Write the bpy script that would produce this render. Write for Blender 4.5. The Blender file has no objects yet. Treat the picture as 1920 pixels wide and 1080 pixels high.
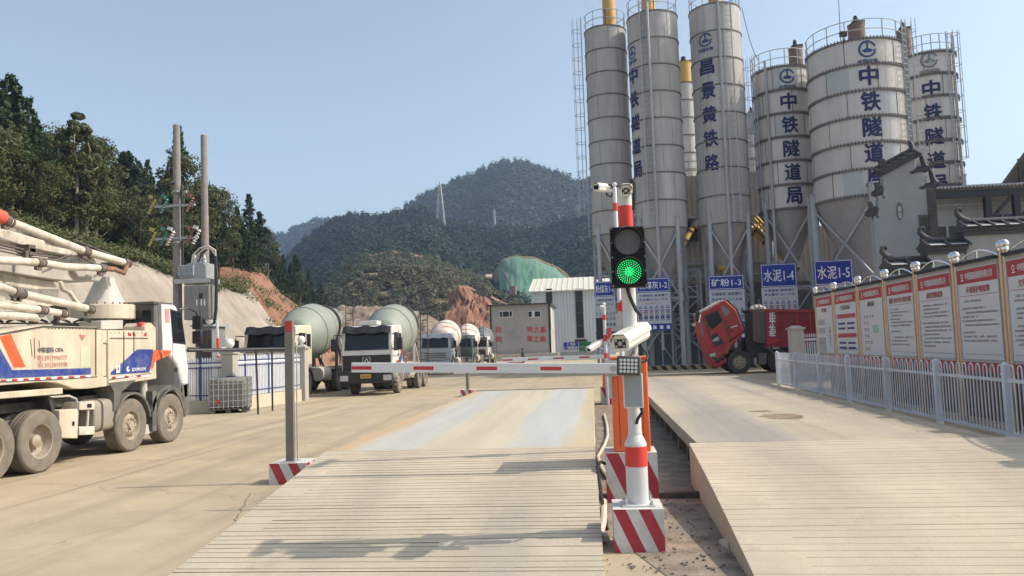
import bpy, bmesh, math, random
import numpy as np
from mathutils import Vector, Matrix, noise
R_ = math.radians
random.seed(7)
rnd = random.uniform
SC = bpy.context.scene
COL = SC.collection

# ---------------------------------------------------------------- camera
CAM_H, FPX = 1.78, 1450.0
YAW, PITCH, ROLL = 0.10182, 0.07363, -0.033
RM = (Matrix.Rotation(YAW, 3, 'Z') @ Matrix.Rotation(math.pi/2 + PITCH, 3, 'X') @ Matrix.Rotation(ROLL, 3, 'Z'))
cd = bpy.data.cameras.new('camera')
cam = bpy.data.objects.new('camera', cd); COL.objects.link(cam)
cam.matrix_world = Matrix.Translation((0, 0, CAM_H)) @ RM.to_4x4()
cd.sensor_width = 36.0; cd.lens = FPX/1920*36; cd.clip_start = 0.1; cd.clip_end = 4000
SC.camera = cam

# ---------------------------------------------------------------- world, sun, exposure
SUN_EL, SUN_AZ = R_(43), R_(5)          # azimuth measured from +X towards +Y
SUN = Vector((math.cos(SUN_EL)*math.cos(SUN_AZ), math.cos(SUN_EL)*math.sin(SUN_AZ), math.sin(SUN_EL)))
w = bpy.data.worlds.new('World'); SC.world = w; w.use_nodes = True
nt = w.node_tree
sky = nt.nodes.new('ShaderNodeTexSky'); sky.sky_type = 'NISHITA'; sky.sun_disc = False
sky.sun_elevation = SUN_EL; sky.sun_rotation = math.atan2(SUN.x, SUN.y)
sky.air_density = 1.0; sky.dust_density = 3.2; sky.ozone_density = 1.0; sky.altitude = 100
bg = nt.nodes['Background']; bg.inputs['Strength'].default_value = 0.15
hs = nt.nodes.new('ShaderNodeHueSaturation'); hs.inputs['Saturation'].default_value = 0.69; hs.inputs['Value'].default_value = 1.09
nt.links.new(sky.outputs[0], hs.inputs['Color'])
tint = nt.nodes.new('ShaderNodeMix'); tint.data_type = 'RGBA'; tint.blend_type = 'MULTIPLY'; tint.inputs[0].default_value = 1.0; tint.inputs[7].default_value = (0.965, 1.03, 1.03, 1)
nt.links.new(hs.outputs[0], tint.inputs[6]); nt.links.new(tint.outputs[2], bg.inputs['Color'])
ld = bpy.data.lights.new('sun', 'SUN'); ld.energy = 3.35; ld.angle = R_(0.6); ld.color = (1.0, 0.89, 0.74)
so = bpy.data.objects.new('sun', ld); COL.objects.link(so)
so.rotation_euler = SUN.to_track_quat('Z', 'Y').to_euler()
SC.view_settings.view_transform = 'Standard'; SC.view_settings.look = 'None'
SC.view_settings.exposure = 0.36; SC.view_settings.gamma = 1.0
SC.cycles.use_denoising = True
SC.cycles.max_bounces = 6; SC.cycles.volume_bounces = 0
HAZE = 0.00042

# ---------------------------------------------------------------- where a sight line meets a plane of the site
def ray(x, y): return RM @ Vector(((x-960)/FPX, (540-y)/FPX, -1.0))
def at(x, y, Y):
    d = ray(x, y); return Vector((0, 0, CAM_H)) + d*(Y/d.y)
def atx(x, y, X):
    d = ray(x, y); return Vector((0, 0, CAM_H)) + d*(X/d.x)
def gr(x, y, z=0.0):
    d = ray(x, y); return Vector((0, 0, CAM_H)) + d*((z-CAM_H)/d.z)

# ---------------------------------------------------------------- mesh helpers
class MB:
    def __init__(s): s.v = []; s.f = []; s.mi = []; s.m = 0
    def face(s, pts):
        b = len(s.v); s.v += [tuple(p) for p in pts]; s.f.append(tuple(range(b, b+len(pts)))); s.mi.append(s.m)
    def add(s, vs, fs):
        b = len(s.v); s.v += [tuple(p) for p in vs]
        for f in fs: s.f.append(tuple(b+i for i in f)); s.mi.append(s.m)
        return s
    def box(s, x0, y0, z0, x1, y1, z1):
        return s.add([(x0,y0,z0),(x1,y0,z0),(x1,y1,z0),(x0,y1,z0),(x0,y0,z1),(x1,y0,z1),(x1,y1,z1),(x0,y1,z1)],
              [(3,2,1,0),(4,5,6,7),(0,1,5,4),(1,2,6,5),(2,3,7,6),(3,0,4,7)])
    def obox(s, c, size, rot=None):
        a, b, d = [q/2 for q in size]; rot = rot or Matrix.Identity(3); c = Vector(c)
        vs = [c + rot @ Vector(p) for p in [(-a,-b,-d),(a,-b,-d),(a,b,-d),(-a,b,-d),(-a,-b,d),(a,-b,d),(a,b,d),(-a,b,d)]]
        return s.add(vs, [(3,2,1,0),(4,5,6,7),(0,1,5,4),(1,2,6,5),(2,3,7,6),(3,0,4,7)])
    def bar(s, p0, p1, wd, h=None):
        p0 = Vector(p0); p1 = Vector(p1); d = p1-p0; L = d.length
        if L < 1e-6: return s
        return s.obox((p0+p1)/2, (wd, h or wd, L), d.to_track_quat('Z', 'Y').to_matrix())
    def cyl(s, p0, p1, r0, r1=None, n=12, caps=True):
        p0 = Vector(p0); p1 = Vector(p1); r1 = r0 if r1 is None else r1
        q = (p1-p0).to_track_quat('Z', 'Y').to_matrix()
        vs = []
        for p, r in ((p0, r0), (p1, r1)):
            for i in range(n):
                a = 2*math.pi*i/n; vs.append(p + q @ Vector((r*math.cos(a), r*math.sin(a), 0)))
        fs = [(i, (i+1) % n, n+(i+1) % n, n+i) for i in range(n)]
        if caps: fs += [tuple(reversed(range(n))), tuple(range(n, 2*n))]
        return s.add(vs, fs)
    def tube(s, pts, r, n=8, caps=True):
        pts = [Vector(p) for p in pts]; k = len(pts); vs = []; up = None
        for i, p in enumerate(pts):
            d = (pts[min(i+1, k-1)] - pts[max(i-1, 0)]).normalized()
            if up is None:
                up = Vector((0, 0, 1)) if abs(d.z) < 0.9 else Vector((0, 1, 0))
            a = up.cross(d)
            if a.length < 1e-4: a = Vector((1, 0, 0)).cross(d)
            a.normalize(); b = d.cross(a).normalized(); up = b
            rr = r[i] if isinstance(r, (list, tuple)) else r
            for j in range(n):
                t = 2*math.pi*j/n; vs.append(p + a*(rr*math.cos(t)) + b*(rr*math.sin(t)))
        fs = [(i*n+j, i*n+(j+1) % n, (i+1)*n+(j+1) % n, (i+1)*n+j) for i in range(k-1) for j in range(n)]
        if caps: fs += [tuple(reversed(range(n))), tuple(range((k-1)*n, k*n))]
        return s.add(vs, fs)
    def prism(s, poly, ax, a, b):
        def P(u, v, t): return {'x': (t, u, v), 'y': (u, t, v), 'z': (u, v, t)}[ax]
        n = len(poly)
        vs = [P(u, v, a) for u, v in poly] + [P(u, v, b) for u, v in poly]
        return s.add(vs, [tuple(range(n)), tuple(reversed(range(n, 2*n)))] + [(i, (i+1) % n, n+(i+1) % n, n+i) for i in range(n)])
    def lathe(s, prof, n=24, M=None, a0=0.0, a1=2*math.pi, close=True):
        M = M or Matrix.Identity(4); k = len(prof); vs = []
        full = abs(a1-a0-2*math.pi) < 1e-6; m = n if full else n+1
        for i in range(m):
            a = a0+(a1-a0)*i/n
            for r, z in prof: vs.append(M @ Vector((r*math.cos(a), r*math.sin(a), z)))
        fs = []
        for i in range(n):
            j = (i+1) % m
            for q in range(k-1): fs.append((i*k+q, j*k+q, j*k+q+1, i*k+q+1))
        if close and full:
            if prof[0][0] > 1e-6: fs.append(tuple(i*k for i in reversed(range(n))))
            if prof[-1][0] > 1e-6: fs.append(tuple(i*k+k-1 for i in range(n)))
        return s.add(vs, fs)
    def sphere(s, c, r, n=16, sz=1.0):
        prof = [(r*math.sin(math.pi*i/(n//2)) if 0 < i < n//2 else 0.0005*r, -r*sz*math.cos(math.pi*i/(n//2))) for i in range(n//2+1)]
        return s.lathe(prof, n, Matrix.Translation(c))
    def arch(s, c, r0, r1, x0, x1, a0, a1, n=12):
        # ring segment about an axis along X through c=(y,z)
        vs = []
        for i in range(n+1):
            a = a0+(a1-a0)*i/n
            for r, x in ((r0, x0), (r1, x0), (r1, x1), (r0, x1)): vs.append((x, c[0]+r*math.cos(a), c[1]+r*math.sin(a)))
        fs = [(i*4+j, i*4+(j+1) % 4, i*4+4+(j+1) % 4, i*4+4+j) for i in range(n) for j in range(4)] + [(0,1,2,3), (n*4+3, n*4+2, n*4+1, n*4)]
        return s.add(vs, fs)
    def build(s, name, mats, parent=None, world=False, smooth=35, bevel=0.0, recalc=True):
        me = bpy.data.meshes.new(name)
        vs = s.v
        if world and parent is not None:
            Mi = W[parent.name].inverted(); vs = [tuple(Mi @ Vector(p)) for p in vs]
        me.from_pydata(vs, [], s.f)
        mats = mats if isinstance(mats, (list, tuple)) else [mats]
        for m in mats: me.materials.append(m)
        if len(mats) > 1: me.polygons.foreach_set('material_index', s.mi)
        if recalc:
            bm = bmesh.new(); bm.from_mesh(me); bmesh.ops.recalc_face_normals(bm, faces=bm.faces); bm.to_mesh(me); bm.free()
        if smooth:
            me.shade_smooth(); me.set_sharp_from_angle(angle=R_(smooth))
        o = bpy.data.objects.new(name, me); COL.objects.link(o)
        if parent is not None:
            o.parent = parent; W[o.name] = W[parent.name]
        else: W[o.name] = Matrix.Identity(4)
        if bevel:
            b = o.modifiers.new('bevel', 'BEVEL'); b.width = bevel; b.segments = 2; b.limit_method = 'ANGLE'; b.angle_limit = R_(40)
        return o
W = {}
def tag(o, label=None, cat=None, group=None, kind=None):
    if label: o['label'] = label
    if cat: o['category'] = cat
    if group: o['group'] = group
    if kind: o['kind'] = kind
    return o
def thing(name, label, cat, loc=(0,0,0), rz=0.0, group=None, scale=1.0):
    o = bpy.data.objects.new(name, None); COL.objects.link(o); o.empty_display_size = 0.3
    o.location = loc; o.rotation_euler = (0, 0, rz); o.scale = (scale,)*3
    W[o.name] = Matrix.Translation(loc) @ Matrix.Rotation(rz, 4, 'Z') @ Matrix.Scale(scale, 4)
    return tag(o, label, cat, group)
def copy_tree(o, parent=None):
    c = o.copy(); COL.objects.link(c); c.parent = parent
    W[c.name] = W[o.name]
    for ch in list(o.children): copy_tree(ch, c)
    return c
def place(root, loc, rz=0.0, scale=1.0):
    root.location = loc; root.rotation_euler = (0, 0, rz); root.scale = (scale,)*3 if not isinstance(scale, tuple) else scale

# ---- lettering
FRONT = Matrix(((1,0,0),(0,0,-1),(0,1,0)))       # read from -Y
EAST = Matrix(((0,0,1),(1,0,0),(0,1,0)))         # read from +X
WEST = Matrix(((0,0,-1),(-1,0,0),(0,1,0)))       # read from -X
def glyphs(txt, wd=None, h=None, bold=0.02, res=2):
    cu = bpy.data.curves.new('lettering', 'FONT'); cu.body = txt; cu.size = 1.0
    cu.align_x = 'LEFT'; cu.resolution_u = res; cu.fill_mode = 'BOTH'
    o = bpy.data.objects.new('lettering', cu); COL.objects.link(o)
    dg = bpy.context.evaluated_depsgraph_get()
    me = bpy.data.meshes.new_from_object(o.evaluated_get(dg))
    bpy.data.objects.remove(o); bpy.data.curves.remove(cu)
    n = len(me.vertices)
    if n == 0: return [], []
    a = np.empty(n*3, dtype=np.float32); me.vertices.foreach_get('co', a); a = a.reshape(-1, 3)[:, :2]
    mn = a.min(0); mx = a.max(0); sz = mx-mn; a = a-(mn+mx)/2
    sx = wd/sz[0] if wd else None; sy = h/sz[1] if h else None
    sx = sx or sy; sy = sy or sx
    a = a*np.array([sx, sy])
    fs = [tuple(p.vertices) for p in me.polygons]
    bpy.data.meshes.remove(me)
    return a, fs
def text(mb, txt, c, rot, wd=None, h=None, bold=0.02):
    a, fs = glyphs(txt, wd, h, bold)
    if len(a):
        em = (max(p[0] for p in a)-min(p[0] for p in a))/len(txt) if wd else (max(p[1] for p in a)-min(p[1] for p in a))
        for k, (dx, dy) in enumerate(BOLD if bold > .012 else ((0, 0),)):
            mb.add([Vector(c) + rot @ Vector((p[0]+dx*bold*em, p[1]+dy*bold*em, .0007*k)) for p in a], fs)
    return mb
BOLD = ((0,0),(1,0),(-1,0),(0,1),(0,-1))
def text_vert(mb, txt, c, rot, cw, ch, pitch, bold=0.02):
    for i, ch_ in enumerate(txt):
        text(mb, ch_, Vector(c)-Vector((0, 0, pitch*i)), rot, cw, ch, bold)
def disc(mb, c, rot, r0, r1, a0=0, a1=2*math.pi, n=24):
    c = Vector(c)
    for i in range(n):
        t0 = a0+(a1-a0)*i/n; t1 = a0+(a1-a0)*(i+1)/n
        P = lambda r, t: c + rot @ Vector((r*math.cos(t), r*math.sin(t), 0))
        if r0 > 1e-5: mb.face([P(r0,t0), P(r1,t0), P(r1,t1), P(r0,t1)])
        else: mb.face([c, P(r1,t0), P(r1,t1)])
def quad(mb, c, rot, wd, h, dx=0, dy=0):
    c = Vector(c)
    mb.face([c + rot @ Vector((dx+a*wd/2, dy+b*h/2, 0)) for a, b in ((-1,-1),(1,-1),(1,1),(-1,1))])

# ---------------------------------------------------------------- materials
def srgb(r, g, b):
    f = lambda c: c/12.92 if c <= .04045 else ((c+.055)/1.055)**2.4
    return (f(r/255), f(g/255), f(b/255))
MATS = {}
def mat(name, col, rough=.6, metal=0., var=.12, scale=2.5, dirt=None, damt=.35, dscale=1.2, streak=False, bump=0., spec=.5, emit=0., grain=0.):
    if name in MATS: return MATS[name]
    m = bpy.data.materials.new(name); m.use_nodes = True; n = m.node_tree.nodes; L = m.node_tree.links
    p = n['Principled BSDF']; p.inputs['Roughness'].default_value = rough; p.inputs['Metallic'].default_value = metal
    p.inputs['Specular IOR Level'].default_value = spec
    g = n.new('ShaderNodeNewGeometry')
    no = n.new('ShaderNodeTexNoise'); no.inputs['Scale'].default_value = scale; no.inputs['Detail'].default_value = 6; no.inputs['Roughness'].default_value = .65
    L.new(g.outputs['Position'], no.inputs['Vector'])
    mr = n.new('ShaderNodeMapRange'); mr.inputs[1].default_value = .3; mr.inputs[2].default_value = .7
    mr.inputs[3].default_value = 1-var; mr.inputs[4].default_value = 1+var
    L.new(no.outputs['Fac'], mr.inputs[0])
    mx = n.new('ShaderNodeMix'); mx.data_type = 'RGBA'; mx.blend_type = 'MULTIPLY'; mx.inputs[0].default_value = 1
    mx.inputs[6].default_value = (*col, 1); L.new(mr.outputs[0], mx.inputs[7]); out = mx.outputs[2]
    if dirt:
        mp = n.new('ShaderNodeMapping'); mp.inputs['Scale'].default_value = (1, 1, .12) if streak else (1, 1, 1)
        L.new(g.outputs['Position'], mp.inputs['Vector'])
        nd = n.new('ShaderNodeTexNoise'); nd.inputs['Scale'].default_value = dscale; nd.inputs['Detail'].default_value = 8; nd.inputs['Roughness'].default_value = .7
        L.new(mp.outputs[0], nd.inputs['Vector'])
        md = n.new('ShaderNodeMapRange'); md.inputs[1].default_value = .45; md.inputs[2].default_value = .72; md.inputs[3].default_value = 0; md.inputs[4].default_value = damt
        L.new(nd.outputs['Fac'], md.inputs[0])
        m2 = n.new('ShaderNodeMix'); m2.data_type = 'RGBA'; L.new(md.outputs[0], m2.inputs[0]); L.new(out, m2.inputs[6]); m2.inputs[7].default_value = (*dirt, 1); out = m2.outputs[2]
        rr = n.new('ShaderNodeMapRange'); rr.inputs[3].default_value = rough; rr.inputs[4].default_value = min(1, rough+.35); L.new(md.outputs[0], rr.inputs[0]); L.new(rr.outputs[0], p.inputs['Roughness'])
    if grain:
        ng = n.new('ShaderNodeTexNoise'); ng.inputs['Scale'].default_value = 90; ng.inputs['Detail'].default_value = 3
        L.new(g.outputs['Position'], ng.inputs['Vector'])
        mg = n.new('ShaderNodeMapRange'); mg.inputs[1].default_value = .3; mg.inputs[2].default_value = .7; mg.inputs[3].default_value = 1-grain; mg.inputs[4].default_value = 1+grain
        L.new(ng.outputs['Fac'], mg.inputs[0])
        m3 = n.new('ShaderNodeMix'); m3.data_type = 'RGBA'; m3.blend_type = 'MULTIPLY'; m3.inputs[0].default_value = 1
        L.new(out, m3.inputs[6]); L.new(mg.outputs[0], m3.inputs[7]); out = m3.outputs[2]
    L.new(out, p.inputs['Base Color'])
    if bump:
        nb = n.new('ShaderNodeTexNoise'); nb.inputs['Scale'].default_value = scale*9; nb.inputs['Detail'].default_value = 5
        L.new(g.outputs['Position'], nb.inputs['Vector'])
        bp = n.new('ShaderNodeBump'); bp.inputs['Strength'].default_value = bump; bp.inputs['Distance'].default_value = .02
        L.new(nb.outputs['Fac'], bp.inputs['Height']); L.new(bp.outputs[0], p.inputs['Normal'])
    if emit:
        L.new(out, p.inputs['Emission Color']); p.inputs['Emission Strength'].default_value = emit
    MATS[name] = m
    return m
DUST = (.36, .29, .2)
m_white = mat('white_paint', (.62,.61,.58), .45, var=.06, dirt=DUST, damt=.3)
m_whiteclean = mat('clean_white_paint', (.61,.61,.61), .35, var=.04)
m_cream = mat('cream_truck_paint', (.58,.51,.395), .5, var=.1, dirt=(.26,.185,.12), damt=.5, dscale=2.2, streak=True)
m_boom = mat('boom_paint', (.62,.57,.48), .55, var=.15, scale=4, dirt=(.2,.145,.1), damt=.75, dscale=3)
m_boomgrey = mat('boom_underside_paint', (.5,.48,.44), .55, var=.12, dirt=(.2,.14,.09), damt=.5)
m_rust = mat('rusty_iron', (.24,.13,.08), .8, var=.3, scale=9)
m_clamp = mat('pipe_clamp_iron', (.13,.10,.085), .75, var=.3, scale=9)
m_redlabel = mat('worn_red_paint', (.62,.1,.06), .6, var=.2)
m_orange = mat('orange_paint', (.80,.14,.035), .45, var=.08, dirt=DUST, damt=.15)
m_red = mat('red_paint', (.66,.045,.03), .45, var=.1, dirt=DUST, damt=.15)
m_signred = mat('header_red', (.42,.035,.04), .5, var=.08)
m_blue = mat('blue_paint', (.025,.055,.26), .45, var=.1, dirt=DUST, damt=.15)
m_navy = mat('navy_letter_paint', (.007,.012,.085), .5, var=.1)
m_signblue = mat('sign_blue', (.015,.035,.30), .45, var=.08)
m_black = mat('black_plastic', (.02,.02,.022), .45, var=.15)
m_dark = mat('dark_chassis', (.045,.042,.04), .75, var=.25, dirt=(.2,.16,.11), damt=.5, dscale=3)
m_tyre = mat('dusty_tyre_rubber', (.17,.15,.125), .9, var=.2, scale=6, dirt=(.3,.25,.18), damt=.5, dscale=4, spec=.2)
m_rim = mat('dusty_wheel_rim', (.36,.31,.24), .7, var=.2, scale=8, dirt=(.2,.12,.07), damt=.6, dscale=6)
m_glass = mat('dark_window_glass', (.012,.016,.02), .08, var=.1, spec=.45)
m_greyplastic = mat('grey_plastic', (.10,.095,.09), .7, var=.2, dirt=(.26,.21,.15), damt=.5, dscale=2.5)
m_galv = mat('galvanised_steel', (.42,.42,.41), .5, .35, var=.12, scale=5)
m_steelgrey = mat('grey_steel_paint', (.33,.36,.4), .5, var=.1, dirt=(.25,.2,.15), damt=.3, streak=True)
m_cabinet = mat('grey_cabinet_paint', (.2,.205,.2), .5, var=.1, dirt=DUST, damt=.3)
m_conc = mat('pale_concrete', (.46,.42,.36), .85, var=.15, scale=3, grain=.08, bump=.3)
m_polec = mat('concrete_pole', (.25,.22,.205), .85, var=.18, scale=5, dirt=(.2,.17,.14), damt=.4, streak=True)
m_chrome = mat('steel_tube_gold', (.45,.35,.28), .2, 1.0, var=.05)
m_ball = mat('polished_steel', (.72,.72,.73), .12, 1.0, var=.03)
m_board = mat('board_vinyl', (.62,.63,.64), .4, var=.03)
m_ink = mat('board_ink', (.1,.1,.12), .6, var=.1)
m_inkred = mat('board_red_ink', (.45,.06,.07), .6, var=.1)
m_inkblue = mat('board_blue_ink', (.03,.04,.2), .6, var=.1)
m_wtext = mat('white_lettering', (.8,.8,.8), .5, var=.03)
m_rail = mat('railing_paint', (.68,.71,.76), .45, var=.06, dirt=DUST, damt=.3)
m_tile = mat('dark_roof_tile', (.045,.048,.052), .6, var=.25, scale=6)
m_tilecap = mat('pale_roof_tile_edge', (.35,.35,.36), .6, var=.15)
m_plaster = mat('white_plaster', (.28,.29,.295), .85, var=.07, scale=1.2, dirt=(.35,.33,.3), damt=.35, dscale=.8, streak=True)
m_yellow = mat('yellow_paint', (.66,.40,.05), .5, var=.12, dirt=(.25,.17,.08), damt=.5)
m_rubber = mat('black_cable', (.02,.02,.02), .6, var=.1)
m_hose = mat('white_pvc_hose', (.55,.5,.42), .6, var=.1)
m_brown = mat('rusty_filter_paint', (.16,.1,.08), .7, var=.25, dirt=(.35,.2,.08), damt=.5)
m_lens = mat('lens_off', (.10,.11,.11), .3, var=.1)
m_globe = mat('white_globe_plastic', (.75,.75,.74), .25, var=.03)
m_drumgreen = mat('drum_green_paint', (.25,.28,.24), .55, var=.08, scale=1.5, dirt=(.4,.38,.3), damt=.45, dscale=1.6)
m_drumwhite = mat('drum_white_paint', (.7,.6,.52), .5, var=.06, dirt=(.5,.4,.3), damt=.4)
m_drumdark = mat('drum_grey_paint', (.12,.15,.16), .6, var=.1, dirt=DUST, damt=.4)
m_teal = mat('teal_cab_paint', (.06,.11,.11), .5, var=.1, dirt=DUST, damt=.4)
m_greycab = mat('silver_cab_paint', (.4,.42,.45), .45, var=.1, dirt=DUST, damt=.4)
m_cabcream = mat('cream_cab_paint', (.68,.6,.44), .5, var=.08, dirt=DUST, damt=.35)
m_plate = mat('yellow_plate', (.7,.45,.03), .5, var=.05)
# ================================================================ ground and weighbridges
def ground_material(name, base, warm, tracks=True, cracks=True, lanes=()):
    m = bpy.data.materials.new(name); m.use_nodes = True; n = m.node_tree.nodes; L = m.node_tree.links
    p = n['Principled BSDF']; p.inputs['Roughness'].default_value = .9; p.inputs['Specular IOR Level'].default_value = .25
    g = n.new('ShaderNodeNewGeometry')
    def nz(scale, detail, vec=None, rough=.6):
        t = n.new('ShaderNodeTexNoise'); t.inputs['Scale'].default_value = scale; t.inputs['Detail'].default_value = detail; t.inputs['Roughness'].default_value = rough
        L.new(vec or g.outputs['Position'], t.inputs['Vector']); return t.outputs['Fac']
    def mr(src, a, b, c, d):
        q = n.new('ShaderNodeMapRange'); L.new(src, q.inputs[0])
        for i, v in enumerate((a, b, c, d)): q.inputs[i+1].default_value = v
        return q.outputs[0]
    def mix(fac, a, b, mode='MIX'):
        q = n.new('ShaderNodeMix'); q.data_type = 'RGBA'; q.blend_type = mode
        if isinstance(fac, float): q.inputs[0].default_value = fac
        else: L.new(fac, q.inputs[0])
        for i, v in ((6, a), (7, b)):
            if isinstance(v, tuple): q.inputs[i].default_value = (*v, 1)
            else: L.new(v, q.inputs[i])
        return q.outputs[2]
    c = mix(mr(nz(.09, 4), .35, .65, 0, 1), base, warm)
    c = mix(1.0, c, mr(nz(.7, 8, None, .7), .25, .75, .8, 1.18), 'MULTIPLY')
    mp = n.new('ShaderNodeMapping'); mp.inputs['Scale'].default_value = (1.0, .045, 1); mp.inputs['Rotation'].default_value = (0, 0, R_(-4)); L.new(g.outputs['Position'], mp.inputs['Vector'])
    if tracks:
        c = mix(mr(nz(1.7, 5, mp.outputs[0]), .50, .70, 0, .6), c, (base[0]*.62, base[1]*.63, base[2]*.66))
        c = mix(mr(nz(.9, 5, mp.outputs[0]), .56, .75, 0, .5), c, (warm[0]*1.18, warm[1]*1.17, warm[2]*1.12))
    c = mix(mr(nz(.23, 7, None, .72), .50, .70, 0, .5), c, (base[0]*.66, base[1]*.66, base[2]*.68))
    c = mix(mr(nz(2.3, 9, None, .75), .60, .74, 0, .4), c, (.2, .16, .11))
    sx = n.new('ShaderNodeSeparateXYZ'); L.new(g.outputs['Position'], sx.inputs[0])
    for xc, hw, col, amt in lanes:      # worn wheel paths and dirt bands along the travel direction
        d = n.new('ShaderNodeMath'); d.operation = 'SUBTRACT'; L.new(sx.outputs['X'], d.inputs[0]); d.inputs[1].default_value = xc
        ab = n.new('ShaderNodeMath'); ab.operation = 'ABSOLUTE'; L.new(d.outputs[0], ab.inputs[0])
        band = mr(ab.outputs[0], hw*.35, hw, 1, 0); k = mr(nz(1.1, 8, mp.outputs[0], .7), .36, .62, 0, amt)
        mu = n.new('ShaderNodeMath'); mu.operation = 'MULTIPLY'; L.new(band, mu.inputs[0]); L.new(k, mu.inputs[1])
        c = mix(mu.outputs[0], c, col)
    c = mix(1.0, c, mr(nz(60, 3), .2, .8, .88, 1.1), 'MULTIPLY')
    vo = n.new('ShaderNodeTexVoronoi'); vo.feature = 'DISTANCE_TO_EDGE'; vo.inputs['Scale'].default_value = .16
    wp = n.new('ShaderNodeVectorMath'); wp.operation = 'ADD'; L.new(g.outputs['Position'], wp.inputs[0])
    nv = n.new('ShaderNodeTexNoise'); nv.inputs['Scale'].default_value = 1.2; nv.inputs['Detail'].default_value = 6; L.new(g.outputs['Position'], nv.inputs['Vector'])
    sc = n.new('ShaderNodeVectorMath'); sc.operation = 'SCALE'; sc.inputs['Scale'].default_value = .9; L.new(nv.outputs['Color'], sc.inputs[0]); L.new(sc.outputs[0], wp.inputs[1])
    L.new(wp.outputs[0], vo.inputs['Vector'])
    if cracks: c = mix(mr(vo.outputs['Distance'], 0.0, .003, .4, 0), c, (.16, .13, .1))
    L.new(c, p.inputs['Base Color'])
    bp = n.new('ShaderNodeBump'); bp.inputs['Strength'].default_value = .35; bp.inputs['Distance'].default_value = .01
    L.new(nz(26, 6), bp.inputs['Height']); L.new(bp.outputs[0], p.inputs['Normal'])
    return m
m_yard = ground_material('yard_concrete', (.40,.335,.245), (.46,.365,.235))
m_ramp = ground_material('ramp_concrete', (.46,.40,.31), (.52,.44,.33), False, False, lanes=((-2.55,.5,(.33,.30,.26),.6),(-.85,.5,(.33,.30,.26),.6),(2.1,.55,(.34,.31,.27),.55),(3.9,.5,(.34,.31,.27),.5)))
m_deckr = ground_material('right_deck_concrete', (.42,.37,.30), (.47,.40,.30), True, False, lanes=((2.0,.75,(.24,.235,.235),.75),(3.75,.5,(.27,.255,.24),.55),(4.6,.55,(.17,.135,.10),1.0)))
m_dirt = mat('packed_dirt', (.22,.17,.13), .95, var=.35, scale=3, dirt=(.36,.3,.23), damt=.7, dscale=1.5, grain=.15, bump=.6)
m_groove2 = mat('worn_groove_dirt', (.27,.225,.17), .95, var=.3, scale=6)
m_groove3 = mat('filled_groove_dust', (.38,.325,.25), .95, var=.2, scale=6)
m_groove = mat('groove_dirt', (.12,.095,.07), .95, var=.35, scale=6)

def sheet(x0, y0, x1, y1, nx, ny, z=0.0, amp=0.0):
    mb = MB(); vs = []
    for j in range(ny+1):
        for i in range(nx+1):
            x = x0+(x1-x0)*i/nx; y = y0+(y1-y0)*j/ny
            vs.append((x, y, z + amp*noise.noise(Vector((x*.15, y*.15, 3)))))
    fs = [(j*(nx+1)+i, j*(nx+1)+i+1, (j+1)*(nx+1)+i+1, (j+1)*(nx+1)+i) for j in range(ny) for i in range(nx)]
    return mb.add(vs, fs)
o = sheet(-1500, -60, 1500, 2500, 4, 4).build('ground', m_yard, recalc=False); tag(o, kind='structure')

# dirt strip between the two weighbridges
mb = MB(); pts = []
k = 40
for i in range(k+1):
    y = 4.2+19.5*i/k
    a = -.02+.04*noise.noise(Vector((y*.8, 0, 0))) + (max(0, 7.6-y)*.33); b = 1.45
    pts.append((a, y, .005)); pts.append((b, y, .005))
mb.add(pts, [(2*i, 2*i+1, 2*i+3, 2*i+2) for i in range(k)])
tag(mb.build('dirt_strip', m_dirt, recalc=False), kind='structure')

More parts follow.
